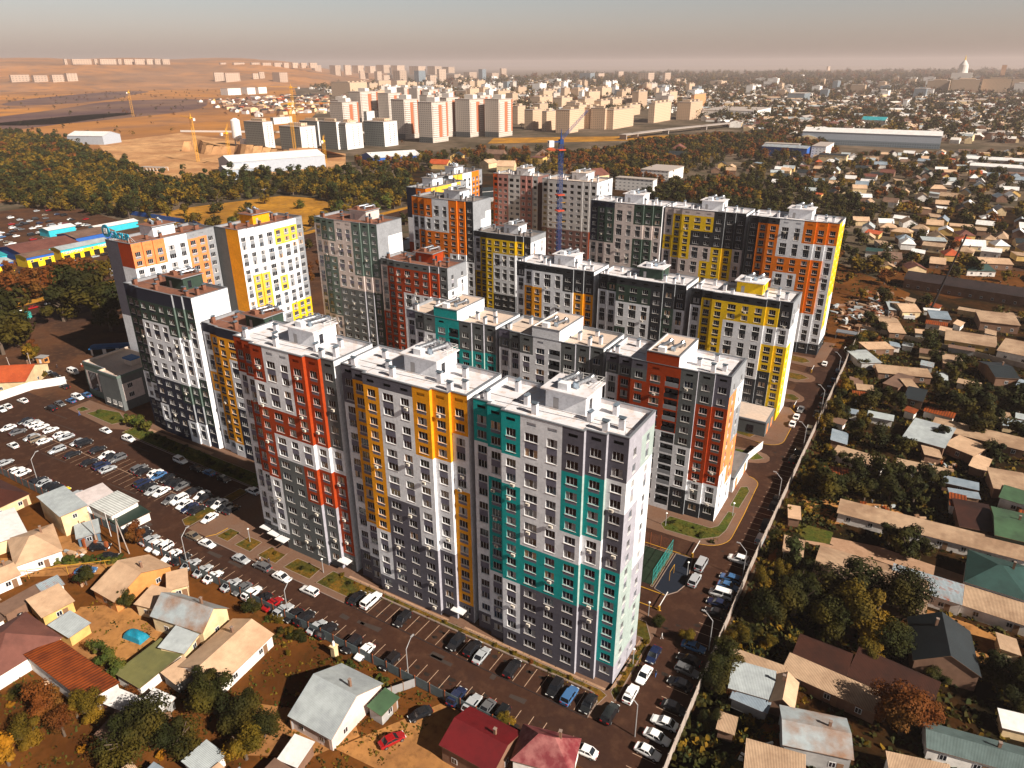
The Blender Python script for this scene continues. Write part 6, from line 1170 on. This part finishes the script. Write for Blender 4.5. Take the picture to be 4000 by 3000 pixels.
# a row of long pale blocks standing on the far left rise
for x, y, w, zb, h in FARROW: tw.append((x, y, zb, 16, w, h, 'be'))
for (x, y, zb, wa, wb, h, st) in tw:
    lab, grp = TWN[st]; d = hypot(x, y)
    az = math.degrees(atan2(y, x)); side = 'on the left' if az > 130 else ('left of centre' if az > 122 else 'right of centre' if az > 112 else 'on the right')
    dist = 'nearest ones' if d < 1150 else ('middle distance' if d < 2600 else 'far in haze')
    t = thing('apartment_tower' if st in ('be', 'br', 'dk') else 'city_building', '%s, %s %s' % (lab, dist, side), 'building', (x, y, zb - (6 if d > 4000 else .3)), 0, grp)
    if d > 4000: h += 6
    m = 'far_hazed' if d > 4100 and st in ('be', 'wh') else 'far_' + {'bl': 'gl', 'ma': 'wh'}.get(st, st); w = MB()
    w.box(-wa, 0, 0, 0, wb, h, m)
    if st == 'dk':
        w.poly([(.02, 0, 0), (.02, wb, 0), (.02, wb, h), (.02, 0, h)], 'far_dk_end')
        for q_ in range(4, int(h) - 2, 3): w.box(.03, wb * .4, q_, .3, wb * .4 + 1.4, q_ + 1.4, 'far_base').box(.03, wb * .72, q_, .3, wb * .72 + 1.4, q_ + 1.4, 'far_base')
    if st == 'br':
        w.poly([(.25, wb * .42, 7), (.25, wb * .62, 7), (.25, wb * .62, h - 4), (.25, wb * .42, h - 4)], 'far_brown'); w.poly([(.25, wb * .9, 7), (.25, wb, 7), (.25, wb, h - 1), (.25, wb * .9, h - 1)], 'far_brown'); w.poly([(-wa, -.2, 0), (0, -.2, 0), (0, -.2, 8), (-wa, -.2, 8)], 'far_base')
    w.build('wall', t)
    if st == 'br':
        bm_ = MB()
        for z in range(8, int(h) - 3, 3):
            for a, b in ((.05, .38), (.64, .86)): bm_.box(.0, wb * a, z, 1.2, wb * b, z + 1.3, 'far_white')
        bm_.build('balconies', t)
    r = MB(); hh = 2.2 if st in ('dk', 'be', 'br') else 1; r.box(-wa - .3, -.3, h, .3, wb + .3, h + .5, 'far_roof')
    r.build('roof', t)
    if st in ('br', 'be', 'dk') and d < 3500:
        q = MB()
        n = 1 if st != 'be' else max(1, int(wb / 22))
        for i in range(n):
            c = wb * (i + .5) / n; q.box(-wa * .75, c - min(6, wb * .2), h + .5, -wa * .15, c + min(6, wb * .2), h + (6.5 if st == 'br' else 4), 'far_white' if st == 'br' else 'far_be')
        q.build('lift_housing', t)
# the sea of far roofs nobody could count
rm = MB(); rr_ = random.Random(3)
RC = ['roofing_whitemetal', 'roofing_beige', 'roofing_tin', 'roofing_maroon', 'far_be', 'far_roof', 'roofing_brownroof', 'far_white']
for z, n in (('farcity', 4600), ('farcity2', 1500), ('houses2', 220)):
    P = ZP[z]; xs = [p[0] for p in P]; ys = [p[1] for p in P]; c = 0
    for _ in range(n * 60):
        if c >= n: break
        x, y = rr_.uniform(min(xs), max(xs)), rr_.uniform(min(ys), max(ys)); d = hypot(x, y)
        if rr_.random() > min(1, (1500 / d) ** 1.5) or not inpoly((x, y), P) or not view((x, y)): continue
        c += 1; L, W = rr_.uniform(9, 22) * max(1, d / 3000), rr_.uniform(8, 13) * max(1, d / 3000); h = rr_.uniform(3, 7); a = rr_.uniform(-.3, .3) + rr_.choice([0, pi / 2]); u = (cos(a), sin(a))
        if rr_.random() < .06: L *= 2.5; W *= 2; h = 9
        m = rr_.choice(RC if z != 'houses2' else ['roofing_maroon', 'roofing_brownroof', 'roofing_slate', 'far_roof', 'roofing_beige']); w = rr_.choice(['wall_white', 'wall_cream', 'wall_brown']); ux, uy = u
        c4 = [(x + ux * p - uy * q, y + uy * p + ux * q) for p, q in ((-L / 2, -W / 2), (L / 2, -W / 2), (L / 2, W / 2), (-L / 2, W / 2))]; e = [(x - ux * L / 2, y - uy * L / 2, h + 3), (x + ux * L / 2, y + uy * L / 2, h + 3)]
        for i in range(4): rm.poly([(*c4[i], -.2), (*c4[(i + 1) % 4], -.2), (*c4[(i + 1) % 4], h), (*c4[i], h)], w)
        rm.poly([(*c4[0], h), (*c4[1], h), e[1], e[0]], m).poly([(*c4[2], h), (*c4[3], h), e[0], e[1]], m).poly([(*c4[1], h), (*c4[2], h), e[1]], w).poly([(*c4[3], h), (*c4[0], h), e[0]], w)
tag(rm.build('distant_rooftops'), kind='stuff')

# tight band of slab blocks round and behind the tall towers
bx = random.Random(12)
for i in range(62):
    u_, v_ = bx.uniform(1330, 2720), bx.uniform(335, 440); D_ = Vector(F_ * 2808 + Rt * (u_ - 2000) - Up * (v_ - 1500)); k_ = -105 / D_.z; x, y = D_.x * k_, D_.y * k_; st = bx.choice(['far_be', 'far_be', 'far_be', 'far_wh', 'far_br']); h = bx.uniform(26, 42); wa, wb = bx.uniform(12, 18), bx.uniform(26, 72)
    t = thing('apartment_tower', '%s slab block in the tight band behind the tall towers' % {'far_be': 'beige', 'far_wh': 'whitish', 'far_br': 'pale sand'}[st], 'building', (x, y, -.3), 0, 'slab blocks behind the tall towers')
    MB().box(-wa, 0, 0, 0, wb, h, st).build('wall', t); q = MB().box(-wa - .3, -.3, h, .3, wb + .3, h + .6, 'far_roof')
    for k in range(max(1, int(wb / 24))): c_ = wb * (k + .5) / max(1, int(wb / 24)); q.box(-wa * .7, c_ - 4, h + .6, -wa * .2, c_ + 4, h + 4.5, st)
    q.build('roof', t)
# more middle sized blocks in the carpet of the far city
bx = random.Random(44); nb = 0
while nb < 120:
    u_, v_ = bx.uniform(1500, 4000), bx.uniform(304, 385); D_ = Vector(F_ * 2808 + Rt * (u_ - 2000) - Up * (v_ - 1500)); k_ = -105 / D_.z; x, y = D_.x * k_, D_.y * k_; d = hypot(x, y); nb += 1
    st = bx.choice(['far_be', 'far_be', 'far_wh', 'far_gl', 'far_wh']); wa, wb, h = bx.uniform(12, 60), bx.uniform(20, 100), bx.uniform(12, 38)
    t = thing('city_building', '%s mid rise block standing in the far carpet of roofs' % {'far_be': 'beige', 'far_wh': 'whitish', 'far_gl': 'grey'}[st], 'building', (x, y, -.3), 0, 'mid rise blocks of the far city')
    MB().box(-wa, 0, 0, 0, wb, h, st).build('wall', t); MB().box(-wa - .3, -.3, h, .3, wb + .3, h + .6, 'far_roof').box(-wa * .6, wb * .4, h + .6, -wa * .2, wb * .6, h + 3.5, st).build('roof', t)
# ---------------- halls, hangars and the market ----------------
def hall(name, label, cat, x, y, ang, L, W, h, rh, wallm, roofm, trim=None, doors=0, wins=0, kind='gable', strip=None):
    t = thing(name, label, cat, (x, y, -.1), ang); w = MB(); a, b = L / 2, W / 2
    for f, q in (('f', [(-a, -b, 0), (a, -b, 0), (a, -b, h), (-a, -b, h)]), ('b', [(a, b, 0), (-a, b, 0), (-a, b, h), (a, b, h)]), ('r', [(a, -b, 0), (a, b, 0), (a, b, h), (a, 0, rh), (a, -b, h)]), ('l', [(-a, b, 0), (-a, -b, 0), (-a, -b, h), (-a, 0, rh), (-a, b, h)])): w.poly(q, wallm)
    w.build('wall', t); r = MB(); k = .5
    for s in (-1, 1):
        q = [(-a - k, s * (b + k), h), (a + k, s * (b + k), h), (a + k, 0, rh + .15), (-a - k, 0, rh + .15)]; lo = [(p[0], p[1], p[2] - .2) for p in q]
        if s > 0: q, lo = q[::-1], lo[::-1]
        r.poly(q, roofm).poly(lo[::-1], roofm)
        for i in range(4): r.poly([lo[i], lo[(i + 1) % 4], q[(i + 1) % 4], q[i]], roofm)
    r.build('roof', t)
    if trim: MB().box(-a - .1, -b - .12, h - 1.7, a + .1, -b - .003, h - .1, trim).build('fascia', t)
    if strip: MB().box(-a - .1, -b - .1, .1, a + .1, -b - .004, h * .42, strip).box(a + .004, -b, .1, a + .1, b, h * .42, strip).build('plinth', t)
    for i in range(doors): u = -a + L * (i + .5) / doors; MB().box(u - 1.8, -b - .1, 0, u + 1.8, -b - .002, 3.2, 'hole').build('gate', t)
    for i in range(wins): u = -a + L * (i + .5) / wins; o = link('window', HW, t, (u, -b - .01, h - 2.6)); o.scale = (1.4, 1, .9)
    return t
mat('wall_sunyellow', (.80, .52, .01), .8, var=.1, scale=.8); mat('wall_blue2', (.02, .10, .38), .7, var=.1); mat('wall_turq', (.03, .42, .52), .7, var=.1); mat('wall_greyblue', (.42, .46, .52), .7, var=.08, wave=(.6, 'X', .3))
M1_ = hall('market_hall', 'yellow market building with turquoise and blue fascia and garage bays beside the salmon tower', 'market building', -447, 236, pi / 2, 30, 11, 7, 8, 'wall_sunyellow', 'roofing_tin', 'wall_turq', 5, 4)
M2_ = hall('market_hall', 'shorter yellow market building with a deep blue fascia in the middle of the row', 'market building', -448, 209.5, pi / 2, 15, 12, 6.5, 7.4, 'wall_sunyellow', 'roofing_brownroof', 'wall_blue2', 2, 3)
M3_ = hall('market_hall', 'yellow market building with a blue fascia at the left edge of the photo', 'market building', -450, 186, pi / 2, 18, 14, 6, 7, 'wall_sunyellow', 'roofing_tin', 'wall_blue2', 2, 2)
hall('market_hall', 'wide market hall with a faded reddish and grey roof behind the yellow row', 'market building', -476, 226, pi / 2, 34, 30, 5, 7.5, 'wall_blue2', 'roofing_maroon', 'wall_turq'); hall('market_hall', 'market hall with a pale turquoise roof left of the reddish one', 'market building', -478, 190, pi / 2, 26, 24, 5, 6.5, 'wall_turq', 'roofing_turq'); hall('market_hall', 'grey roofed market hall at the far end of the row behind the salmon tower', 'market building', -486, 262, pi / 2, 26, 22, 5, 6.5, 'wall_blue2', 'roofing_brownroof')
hall('market_hall', 'small turquoise and white workshop behind the market halls', 'market building', -520, 262, pi / 2, 18, 12, 5, 6, 'wall_turq', 'roofing_whitemetal'); hall('market_hall', 'long white workshop with a blue stripe behind the market halls', 'market building', -500, 290, pi / 2, 30, 10, 4.5, 5.5, 'wall_turq', 'roofing_whitemetal')
hall('market_hall', 'yellow fronted building at the edge of the wood', 'market building', -588, 232, pi / 2, 20, 12, 6, 7, 'wall_sunyellow', 'roofing_tin'); hall('market_hall', 'small tin hut beside the yellow fronted building at the wood', 'market building', -625, 236, pi / 2, 16, 10, 5, 6, 'wall_turq', 'roofing_tin')
hall('market_hall', 'low shop with a bright turquoise roof at the left edge', 'market building', -474, 170, pi / 2, 14, 16, 4, 4.6, 'wall_orange', 'roofing_turq')
fence('market_fence', 'long deep blue fence along the rear of the market', [(-560, 330), (-470, 330), (-430, 318), (-400, 300)], 3.2, 'wall_blue2', 'wall_blue2', 6)
def text(s, size, parent, loc, rot, m, ext=.05, name='lettering', align='CENTER'):
    cu = bpy.data.curves.new(name, 'FONT'); cu.body = s; cu.size = size; cu.extrude = ext; cu.align_x = align; cu.offset = size * .015
    o = bpy.data.objects.new(name, cu); COL.objects.link(o)
    dg = bpy.context.evaluated_depsgraph_get(); me = bpy.data.meshes.new_from_object(o.evaluated_get(dg)); bpy.data.objects.remove(o)
    me.materials.clear(); me.materials.append(MT[m]); o = link(name, me, parent, loc); o.rotation_euler = rot; return o
text('ТОНИРОВКА', 2.0, M1_, (-8, -5.75, 4.1), (pi / 2, 0, 0), 'white_metal'); text('ЗАМЕР', 2.0, M1_, (10.5, -5.75, 4.1), (pi / 2, 0, 0), 'white_metal')
# rooftop sign
t = thing('rooftop_sign', 'blue rooftop sign with a round badge and big letters on the salmon tower', 'sign', (-228.5, 137, 51.6), 0)
MB().tube((-12.8, .05, 3.0), (-12.8, -.35, 3.0), 2.1, 2.1, 'sign_blue', 28).build('badge', t); text('BI', 2.6, t, (-12.8, -.4, 2.1), (pi / 2, 0, 0), 'white_metal')
text('GROUP', 3.1, t, (-5.6, -.2, 1.0), (pi / 2, 0, 0), 'sign_blue', .18)
fr = MB()
for i in range(9): fr.tube((-14 + i * 1.6, 0, 0), (-14 + i * 1.6, 0, 3.2), .05, .05, 'white_metal', 5).tube((-14 + i * 1.6, 0, 3.0), (-14 + i * 1.6, 2.2, 0), .05, .05, 'white_metal', 5)
fr.tube((-14.5, 0, .9), (-1, 0, .9), .05, .05, 'white_metal', 5).tube((-14.5, 0, 3.1), (-1, 0, 3.1), .05, .05, 'white_metal', 5); fr.build('frame', t)

hall('hangar', 'huge pale grey hangar with a low white roof beside the dusty building site', 'hangar', -655, 575, R_(68), 105, 42, 13, 18, 'wall_greyblue', 'roofing_whitemetal')
hall('hangar', 'smaller grey hangar attached in front of the huge one', 'hangar', -632, 515, R_(68), 42, 26, 10, 13, 'wall_greyblue', 'roofing_whitemetal')
hall('hangar', 'distant grey hangar with a dark opening at the left of the building site', 'hangar', -1120, 650, R_(20), 60, 38, 12, 17, 'wall_greyblue', 'roofing_whitemetal', doors=1)
hall('hangar', 'white roofed hall below the dark slab blocks', 'hangar', -590, 700, R_(60), 60, 42, 7, 11, 'wall_blue2', 'roofing_whitemetal')
hall('warehouse', 'very long white warehouse with a grey and blue striped front beyond the house rows', 'warehouse', -117, 1190, R_(2), 176, 66, 17, 20.5, 'wall_greyblue', 'roofing_whitemetal', strip='far_gl')
hall('warehouse', 'blue walled warehouse with rust streaks on its pale roof', 'warehouse', -190, 985, R_(-4), 55, 24, 11, 13, 'wall_blue2', 'roofing_rustblue', wins=0)
hall('hall', 'low dark blue roofed hall behind the orange towers', 'hall', -345, 500, R_(60), 80, 14, 5, 8, 'wall_grey', 'roofing_slate', wins=14)
hall('hall', 'large cream villa with a dull red roof beyond the unfinished blocks', 'hall', -300, 640, R_(70), 34, 22, 10, 15, 'wall_cream', 'roofing_maroon', wins=6)
hall('hall', 'grey roofed pavilion with a yellow corner behind the unfinished blocks', 'hall', -318, 545, R_(60), 34, 12, 5, 8, 'wall_white', 'roofing_tealdark', wins=6)
hall('hall', 'white pavilion with a blue roof left of the grey roofed one', 'hall', -352, 545, R_(60), 24, 12, 5, 7, 'wall_white', 'roofing_slate', wins=4)
hall('hall', 'white three storey building with a flat pale roof right of the unfinished blocks', 'hall', -178, 460, R_(8), 34, 16, 10, 10.6, 'wall_white', 'roofing_whitemetal', wins=9)
hall('hall', 'long white three storey building with a dull red roof right of the pale roofed one', 'hall', -160, 505, R_(10), 44, 16, 10, 12, 'wall_white', 'roofing_maroon', wins=11)
hall('hall', 'two storey house with a dark green flat roof in the house rows', 'hall', -128, 940, R_(0), 30, 14, 9, 10, 'wall_cream', 'roofing_slate', wins=6)
hall('hall', 'low hall with a green roof edge behind the rear row', 'hall', -108, 500, R_(8), 34, 10, 3.5, 4.5, 'wall_white', 'roofing_teal')
hall('hall', 'row of low white sheds at the right edge of the far quarter, upper', 'hall', 40, 1010, R_(-3), 70, 22, 6, 8, 'far_white', 'roofing_whitemetal'); hall('hall', 'row of low white sheds at the right edge of the far quarter, lower', 'hall', 45, 940, R_(-3), 70, 20, 6, 8, 'far_white', 'roofing_whitemetal')
hall('hall', 'white building with a bright turquoise roof among far trees on the right', 'hall', -150, 1540, R_(-4), 40, 30, 12, 17, 'far_white', 'roofing_turq')
hall('hall', 'low grey sheds beside the meadow road left of the orange towers', 'hall', -290, 330, R_(90), 60, 9, 4, 4.8, 'wall_grey', 'roofing_tin'); hall('garage_row', 'row of garages under a bright blue roof at the foot of the salmon tower', 'garage', -276, 148.5, R_(40), 15, 5, 3, 3.4, 'wall_white', 'roofing_blue', doors=3)
hall('hall', 'low shop with turquoise canopies between the salmon and white towers', 'hall', -262, 205, pi / 2, 22, 6, 3.4, 4, 'wall_white', 'roofing_turq')
t = thing('gate_kiosk', 'small orange and white gate kiosk with a tin roof', 'kiosk', (-288.5, 127.6, 0), R_(20)); MB().box(-1.6, -1.3, 0, 1.6, 1.3, 2.7, 'wall_orange').build('wall', t); MB().box(-1.9, -1.6, 2.7, 1.9, 1.6, 2.9, 'grey_metal').build('roof', t); MB().box(1.6, -.9, 1, 1.66, .7, 2.1, 'glass_dark').build('window', t); MB().box(-.4, -1.36, 0, .5, -1.3, 2.1, 'white_metal').build('door', t)
# silo
t = thing('cement_silo', 'white round cement silo on legs at the building site', 'silo', (-905, 735, 0)); MB().tube((0, 0, 10), (0, 0, 34), 6.5, 6.5, 'white_metal', 20).tube((0, 0, 34), (0, 0, 37), 6.5, 2, 'white_metal', 20).tube((0, 0, 10), (0, 0, 5), 6.5, 1.2, 'white_metal', 20).build('tank', t)
for a in range(4): MB().tube((5 * cos(a * pi / 2), 5 * sin(a * pi / 2), 0), (5 * cos(a * pi / 2), 5 * sin(a * pi / 2), 11), .5, .5, 'grey_metal', 6).build('leg', t)
MB().box(9, -4, 0, 17, 4, 9, 'white_metal').build('mixing_house', t)
# ---------------- tower cranes ----------------
def crane(label, x, y, h, m, jib, cj, a, w=1.1, jm=None, raise_=0.0):
    t = thing('tower_crane', label, 'tower crane', (x, y, 0), a); s = MB(); n = int(h / (w * 2))
    for sx, sy in ((-w, -w), (w, -w), (w, w), (-w, w)): s.box(sx - .1, sy - .1, 0, sx + .1, sy + .1, h, m)
    for i in range(n):
        z0, z1 = h * i / n, h * (i + 1) / n
        for (p, q) in (((-w, -w), (w, -w)), ((w, -w), (w, w)), ((w, w), (-w, w)), ((-w, w), (-w, -w))):
            s.tube((*p, z0), (*q, z1), .055, .055, m, 4, False); s.tube((*p, z1), (*q, z1), .055, .055, m, 4, False)
    s.build('mast', t); j = MB(); jm = jm or m; k = int(jib / 3)
    def jp(u, v, z): return (u * cos(raise_), v, h + 1.5 + z + u * sin(raise_))
    for v, z in ((-.7, 0), (.7, 0), (0, 1.5)): j.tube(jp(0, v, z), jp(jib, v * .7, z * .6), .12, .1, jm, 5)
    for i in range(k): u = jib * i / k; j.tube(jp(u, -.7, 0), jp(u + jib / k / 2, 0, 1.4), .06, .06, jm, 4, False).tube(jp(u + jib / k / 2, 0, 1.4), jp(u + jib / k, .7, 0), .06, .06, jm, 4, False)
    j.build('jib', t); c = MB(); c.box(-cj, -.8, h + .9, 0, .8, h + 1.5, jm); c.build('counter_jib', t); MB().box(-cj, -1.1, h - 1.2, -cj + 2.6, 1.1, h + 1.8, 'white_metal').build('counterweight', t)
    MB().box(-w * 1.2, -w * 1.2, h, w * 1.2, w * 1.2, h + 2.2, m).tube((0, 0, h + 2), (0, 0, h + 7), .5, .12, m, 6).build('cab', t)
    return t
ct = crane('blue tower crane with red collars standing before the pale unfinished block', -172.6, 335, 69, 'crane_blue', 20, 7, R_(55), .85, 'crane_blue', .75)
for z in (36, 44, 66): MB().box(-1.9, -1.9, z, 1.9, 1.9, z + .5, 'crane_red').build('collar', ct)
for z in (30, 40):
    MB().tube((1, 1, z), (8, 5, z - 1), .12, .12, 'kerb_yellow', 5).tube((-1, 1, z), (-2, 5, z - .5), .12, .12, 'kerb_yellow', 5).build('tie_bar', ct)
crane('yellow tower crane in front of the dark slab blocks', -742, 690, 60, 'crane_yellow', 52, 14, R_(30), 1.5); crane('yellow tower crane behind the dark slab block with a long jib', -960, 900, 72, 'crane_yellow', 60, 15, R_(200), 1.5)
crane('yellow tower crane standing over the excavation', -787, 577, 48, 'crane_yellow', 40, 12, R_(160), 1.3); crane('short yellow tower crane right of the excavation', -726, 575, 34, 'crane_yellow', 10, 8, R_(90), 1.3, None, 1.2)
crane('small yellow crane mast at the foot of the white end wall', -640, 640, 24, 'crane_yellow', 6, 4, R_(90), 1.2, None, 1.2); crane('distant yellow mast beside the pale field road', -1650, 1060, 50, 'crane_yellow', 6, 5, R_(60), 2, None, 1.0)
# concrete slabs and stacks of the building site
for l, x, y, L, W, h, a in [('low concrete frame beside the excavation', -745, 610, 46, 16, 5, .9), ('second low concrete frame nearer the hall', -680, 620, 40, 14, 4.5, .9), ('stack of white concrete panels by the hangar', -760, 500, 30, 8, 4, .3)]:
    t = thing('concrete_frame', l, 'concrete frame', (x, y, 0), a)
    MB().box(-L / 2, -W / 2, h - .5, L / 2, W / 2, h, 'far_roof').build('slab', t)
    q = MB()
    for i in range(8):
        for s in (-1, 1): q.box(-L / 2 + L * i / 7 - .3, s * (W / 2 - .5) - .3, 0, -L / 2 + L * i / 7 + .3, s * (W / 2 - .5) + .3, h - .5, 'far_white')
    q.build('columns', t)
bm2 = MB(); r = random.Random(9)
for i in range(26):     # steep cut bank of the excavation
    x0, y0 = -905 + i * 9.5, 640 + 8 * sin(i * .8); x1, y1 = -905 + (i + 1) * 9.5, 640 + 8 * sin((i + 1) * .8)
    z = 12 + 3 * sin(i * .6); bm2.poly([(x0, y0, -.1), (x1, y1, -.1), (x1 - 3, y1 + 9, z), (x0 - 3, y0 + 9, z)], 'pit_soil').poly([(x0 - 3, y0 + 9, z), (x1 - 3, y1 + 9, z), (x1 - 10, y1 + 60, .1), (x0 - 10, y0 + 60, .1)], 'pit_soil')
tag(bm2.build('earth_bank'), kind='structure')
# spoil, scrap heap at the vacant lot
hp2 = MB(); r = random.Random(21)
for i in range(230):
    x, y = r.gauss(-22, 6), r.gauss(352, 16); s = r.uniform(.5, 2.4); a = r.uniform(0, 3.1)
    hp2.obox((x, y), (cos(a), sin(a)), s, s * r.uniform(.15, .5), -.1, r.uniform(.2, 1.6), r.choice(['roofing_beige', 'roofing_rust', 'white_metal', 'wood', 'roofing_tin', 'wall_brown', 'wood', 'roofing_corr', 'roofing_brownroof']))
tag(hp2.build('rubble_heap'), kind='stuff')
hp3 = MB()
for cx, cy, n, sx, sy in ((-126, 44, 16, 5, 3), (-8, 92, 20, 4, 4), (2, 182, 30, 9, 4), (14, 216, 20, 5, 3), (-150, 61, 8, 3, 2), (-160, 66, 14, 2, 2)):
    for i in range(n):
        x, y = r.gauss(cx, sx * .5), r.gauss(cy, sy * .5); s = r.uniform(.2, .9); a = r.uniform(0, 3.1); hp3.obox((x, y), (cos(a), sin(a)), s, s * r.uniform(.2, .6), -.1, r.uniform(.1, .7), r.choice(['roofing_beige', 'roofing_rust', 'white_metal', 'wood', 'roofing_tin', 'paving_light']))
tag(hp3.build('yard_clutter'), kind='stuff')
# ---------------- small office block, annexes ----------------
t = thing('office_block', 'small three storey office block with slate bands and pale panels beside the dark green tower', 'office building', (-244.5, 120.2, 0))
w = MB(); H = 11.8
def slab(x0, y0, x1, y1, z0, z1, m): w.box(x0, y0, z0, x1, y1, z1, m)
slab(0, 0, 12.4, 18, 0, H, 'plaster_e'); slab(12.4, -2.2, 23, 18, 0, H, 'plaster_S')
w.poly([(.6, -.006, 2.6), (10.8, -.006, 2.6), (10.8, -.006, 9.6), (.6, -.006, 9.6)], 'plaster_P')
w.poly([(23.006, -1, 3.2), (23.006, 6, 3.2), (23.006, 6, 9.4), (23.006, -1, 9.4)], 'plaster_P').poly([(23.006, 11, 3.2), (23.006, 15, 3.2), (23.006, 15, 10), (23.006, 11, 10)], 'plaster_P'); w.poly([(10.8, -.01, 2), (12.3, -.01, 2), (12.3, -.01, H), (10.8, -.01, H)], 'plaster_g')
w.build('wall', t)
for x0, x1 in ((2.2, 6.6), (7.8, 9.8)):
    g = MB().box(x0, -.1, 2.6, x1, -.02, 9.4, 'glass_dark')
    for i in range(1, 5): g.box(x0 + (x1 - x0) * i / 5 - .04, -.14, 2.6, x0 + (x1 - x0) * i / 5 + .04, -.1, 9.4, 'cap_metal')
    g.build('glazed_front', t)
for (v, z) in ((1.5, 5), (1.5, 8.2), (12.7, 5), (12.7, 8.2)): link('window', win_mesh(1.8, 1.56, 'glass_dark')[0], t, (23.03, v, z), pi / 2)
for u in (15, 18.5, 21.5): link('window', win_mesh(1.8, 1.56, 'glass_dark')[0], t, (u, -2.23, 2.4))
rf_ = MB(); ring = [(0, 0), (12.4, 0), (12.4, -2.2), (23, -2.2), (23, 18), (0, 18)]; o2, i2 = offset_ring(ring, -.1), offset_ring(ring, .3)
rf_.poly([(*p, H + .01) for p in ring], 'roof_tan')
for i in range(6): j = (i + 1) % 6; rf_.poly([(*o2[i], H + .8), (*o2[j], H + .8), (*i2[j], H + .8), (*i2[i], H + .8)], 'cap_metal').poly([(*o2[i], H - .1), (*o2[j], H - .1), (*o2[j], H + .8), (*o2[i], H + .8)], 'plaster_e').poly([(*i2[j], H), (*i2[i], H), (*i2[i], H + .8), (*i2[j], H + .8)], 'roof_tan')
rf_.box(13, 7, H + .02, 17, 10, H + 2, 'roof_tan').box(12.7, 6.7, H + 2, 17.3, 10.3, H + 2.5, 'roofing_blue').box(16, 13, H + .02, 21, 17, H + 2.6, 'plaster_P'); rf_.build('roof', t)
for k, (l, x0, y0, x1, y1, h) in enumerate([('low flat annex with dark parapet and small forecourt below the yellow block', -52, 207.5, -34.4, 219, 4.6), ('low white and orange annex behind the inner red block', -46, 171, -34.2, 186, 4.2)]):
    t = thing('annex', l, 'annex', (x0, y0, 0)); a, b = x1 - x0, y1 - y0
    MB().box(0, 0, 0, a, b, h, 'plaster_S' if k == 0 else 'plaster_W').build('wall', t); MB().box(-.1, -.1, h, a + .1, b, h + .5, 'cap_metal').box(.35, .35, h + .5, a - .35, b - .2, h + .51, 'roof_grey' if k else 'roof_tan').build('roof', t)
    for i in range(3): MB().box(2 + i * (a - 5) / 2.5, -.05, .8, 4 + i * (a - 5) / 2.5, -.003, 3.2, 'glass_dark').build('window', t)
    MB().box(a + .003, 2, .2, a + .05, 4, 3.3, 'plaster_F').box(a + .003, b - 4, .2, a + .05, b - 2, 3.3, 'plaster_F').build('panel', t)
t = thing('parking_booth', 'low dark canopy structure at the very end of the right road', 'canopy', (-30, 312, 0)); MB().box(0, 0, 2.6, 8, 4, 3, 'cap_metal').build('roof', t)
for x, y in ((.3, .3), (7.7, .3), (.3, 3.7), (7.7, 3.7)): MB().box(x - .1, y - .1, 0, x + .1, y + .1, 2.6, 'cap_metal').build('post', t)
# brick gate at the alley
t = thing('alley_gate', 'brick gate pillars with grey metal leaves at the alley', 'gate', (-160.5, 68.6, -.05), R_(20))
for x in (0, 3.2, 6): MB().box(x - .3, -.3, 0, x + .3, .3, 2.3, 'post_rust').build('pillar', t)
for x in (.3, 3.5): MB().box(x, -.04, .1, x + 2.4, .04, 2.0, 'grey_metal').build('gate_leaf', t)
# church on the right horizon
t = thing('church', 'white domed church with a gold top on the hazy right horizon', 'church', (-93, 5010, 28), 0); MB().box(-50, -40, 0, 50, 40, 30, 'far_white').build('wall', t)
MB().tube((0, 0, 30), (0, 0, 70), 26, 22, 'far_white', 16).tube((0, 0, 70), (0, 0, 95), 22, 4, 'far_white', 16).tube((0, 0, 95), (0, 0, 118), 4, 1, 'wall_sunyellow', 10).build('dome', t)
# ---------------- haze ----------------
hz = MB().box(-15000, -1500, -1.2, 9000, 20000, 225, 'hole'); me = hz.mesh('haze'); me.materials.clear()
hm_ = bpy.data.materials.new('haze_air'); hm_.use_nodes = True; nt = hm_.node_tree; nt.nodes.clear(); o_ = nt.nodes.new('ShaderNodeOutputMaterial'); pv = nt.nodes.new('ShaderNodeVolumePrincipled')
pv.inputs['Density'].default_value = .00007; pv.inputs['Color'].default_value = (.95, .80, .76, 1); pv.inputs['Anisotropy'].default_value = 0.1; nt.links.new(pv.outputs[0], o_.inputs['Volume'])
me.materials.append(hm_); tag(link('haze', me), kind='stuff')
for o in COL.objects:
    if 'label' in o and len(o['label'].split()) > 16: print('LONG', o['label'])
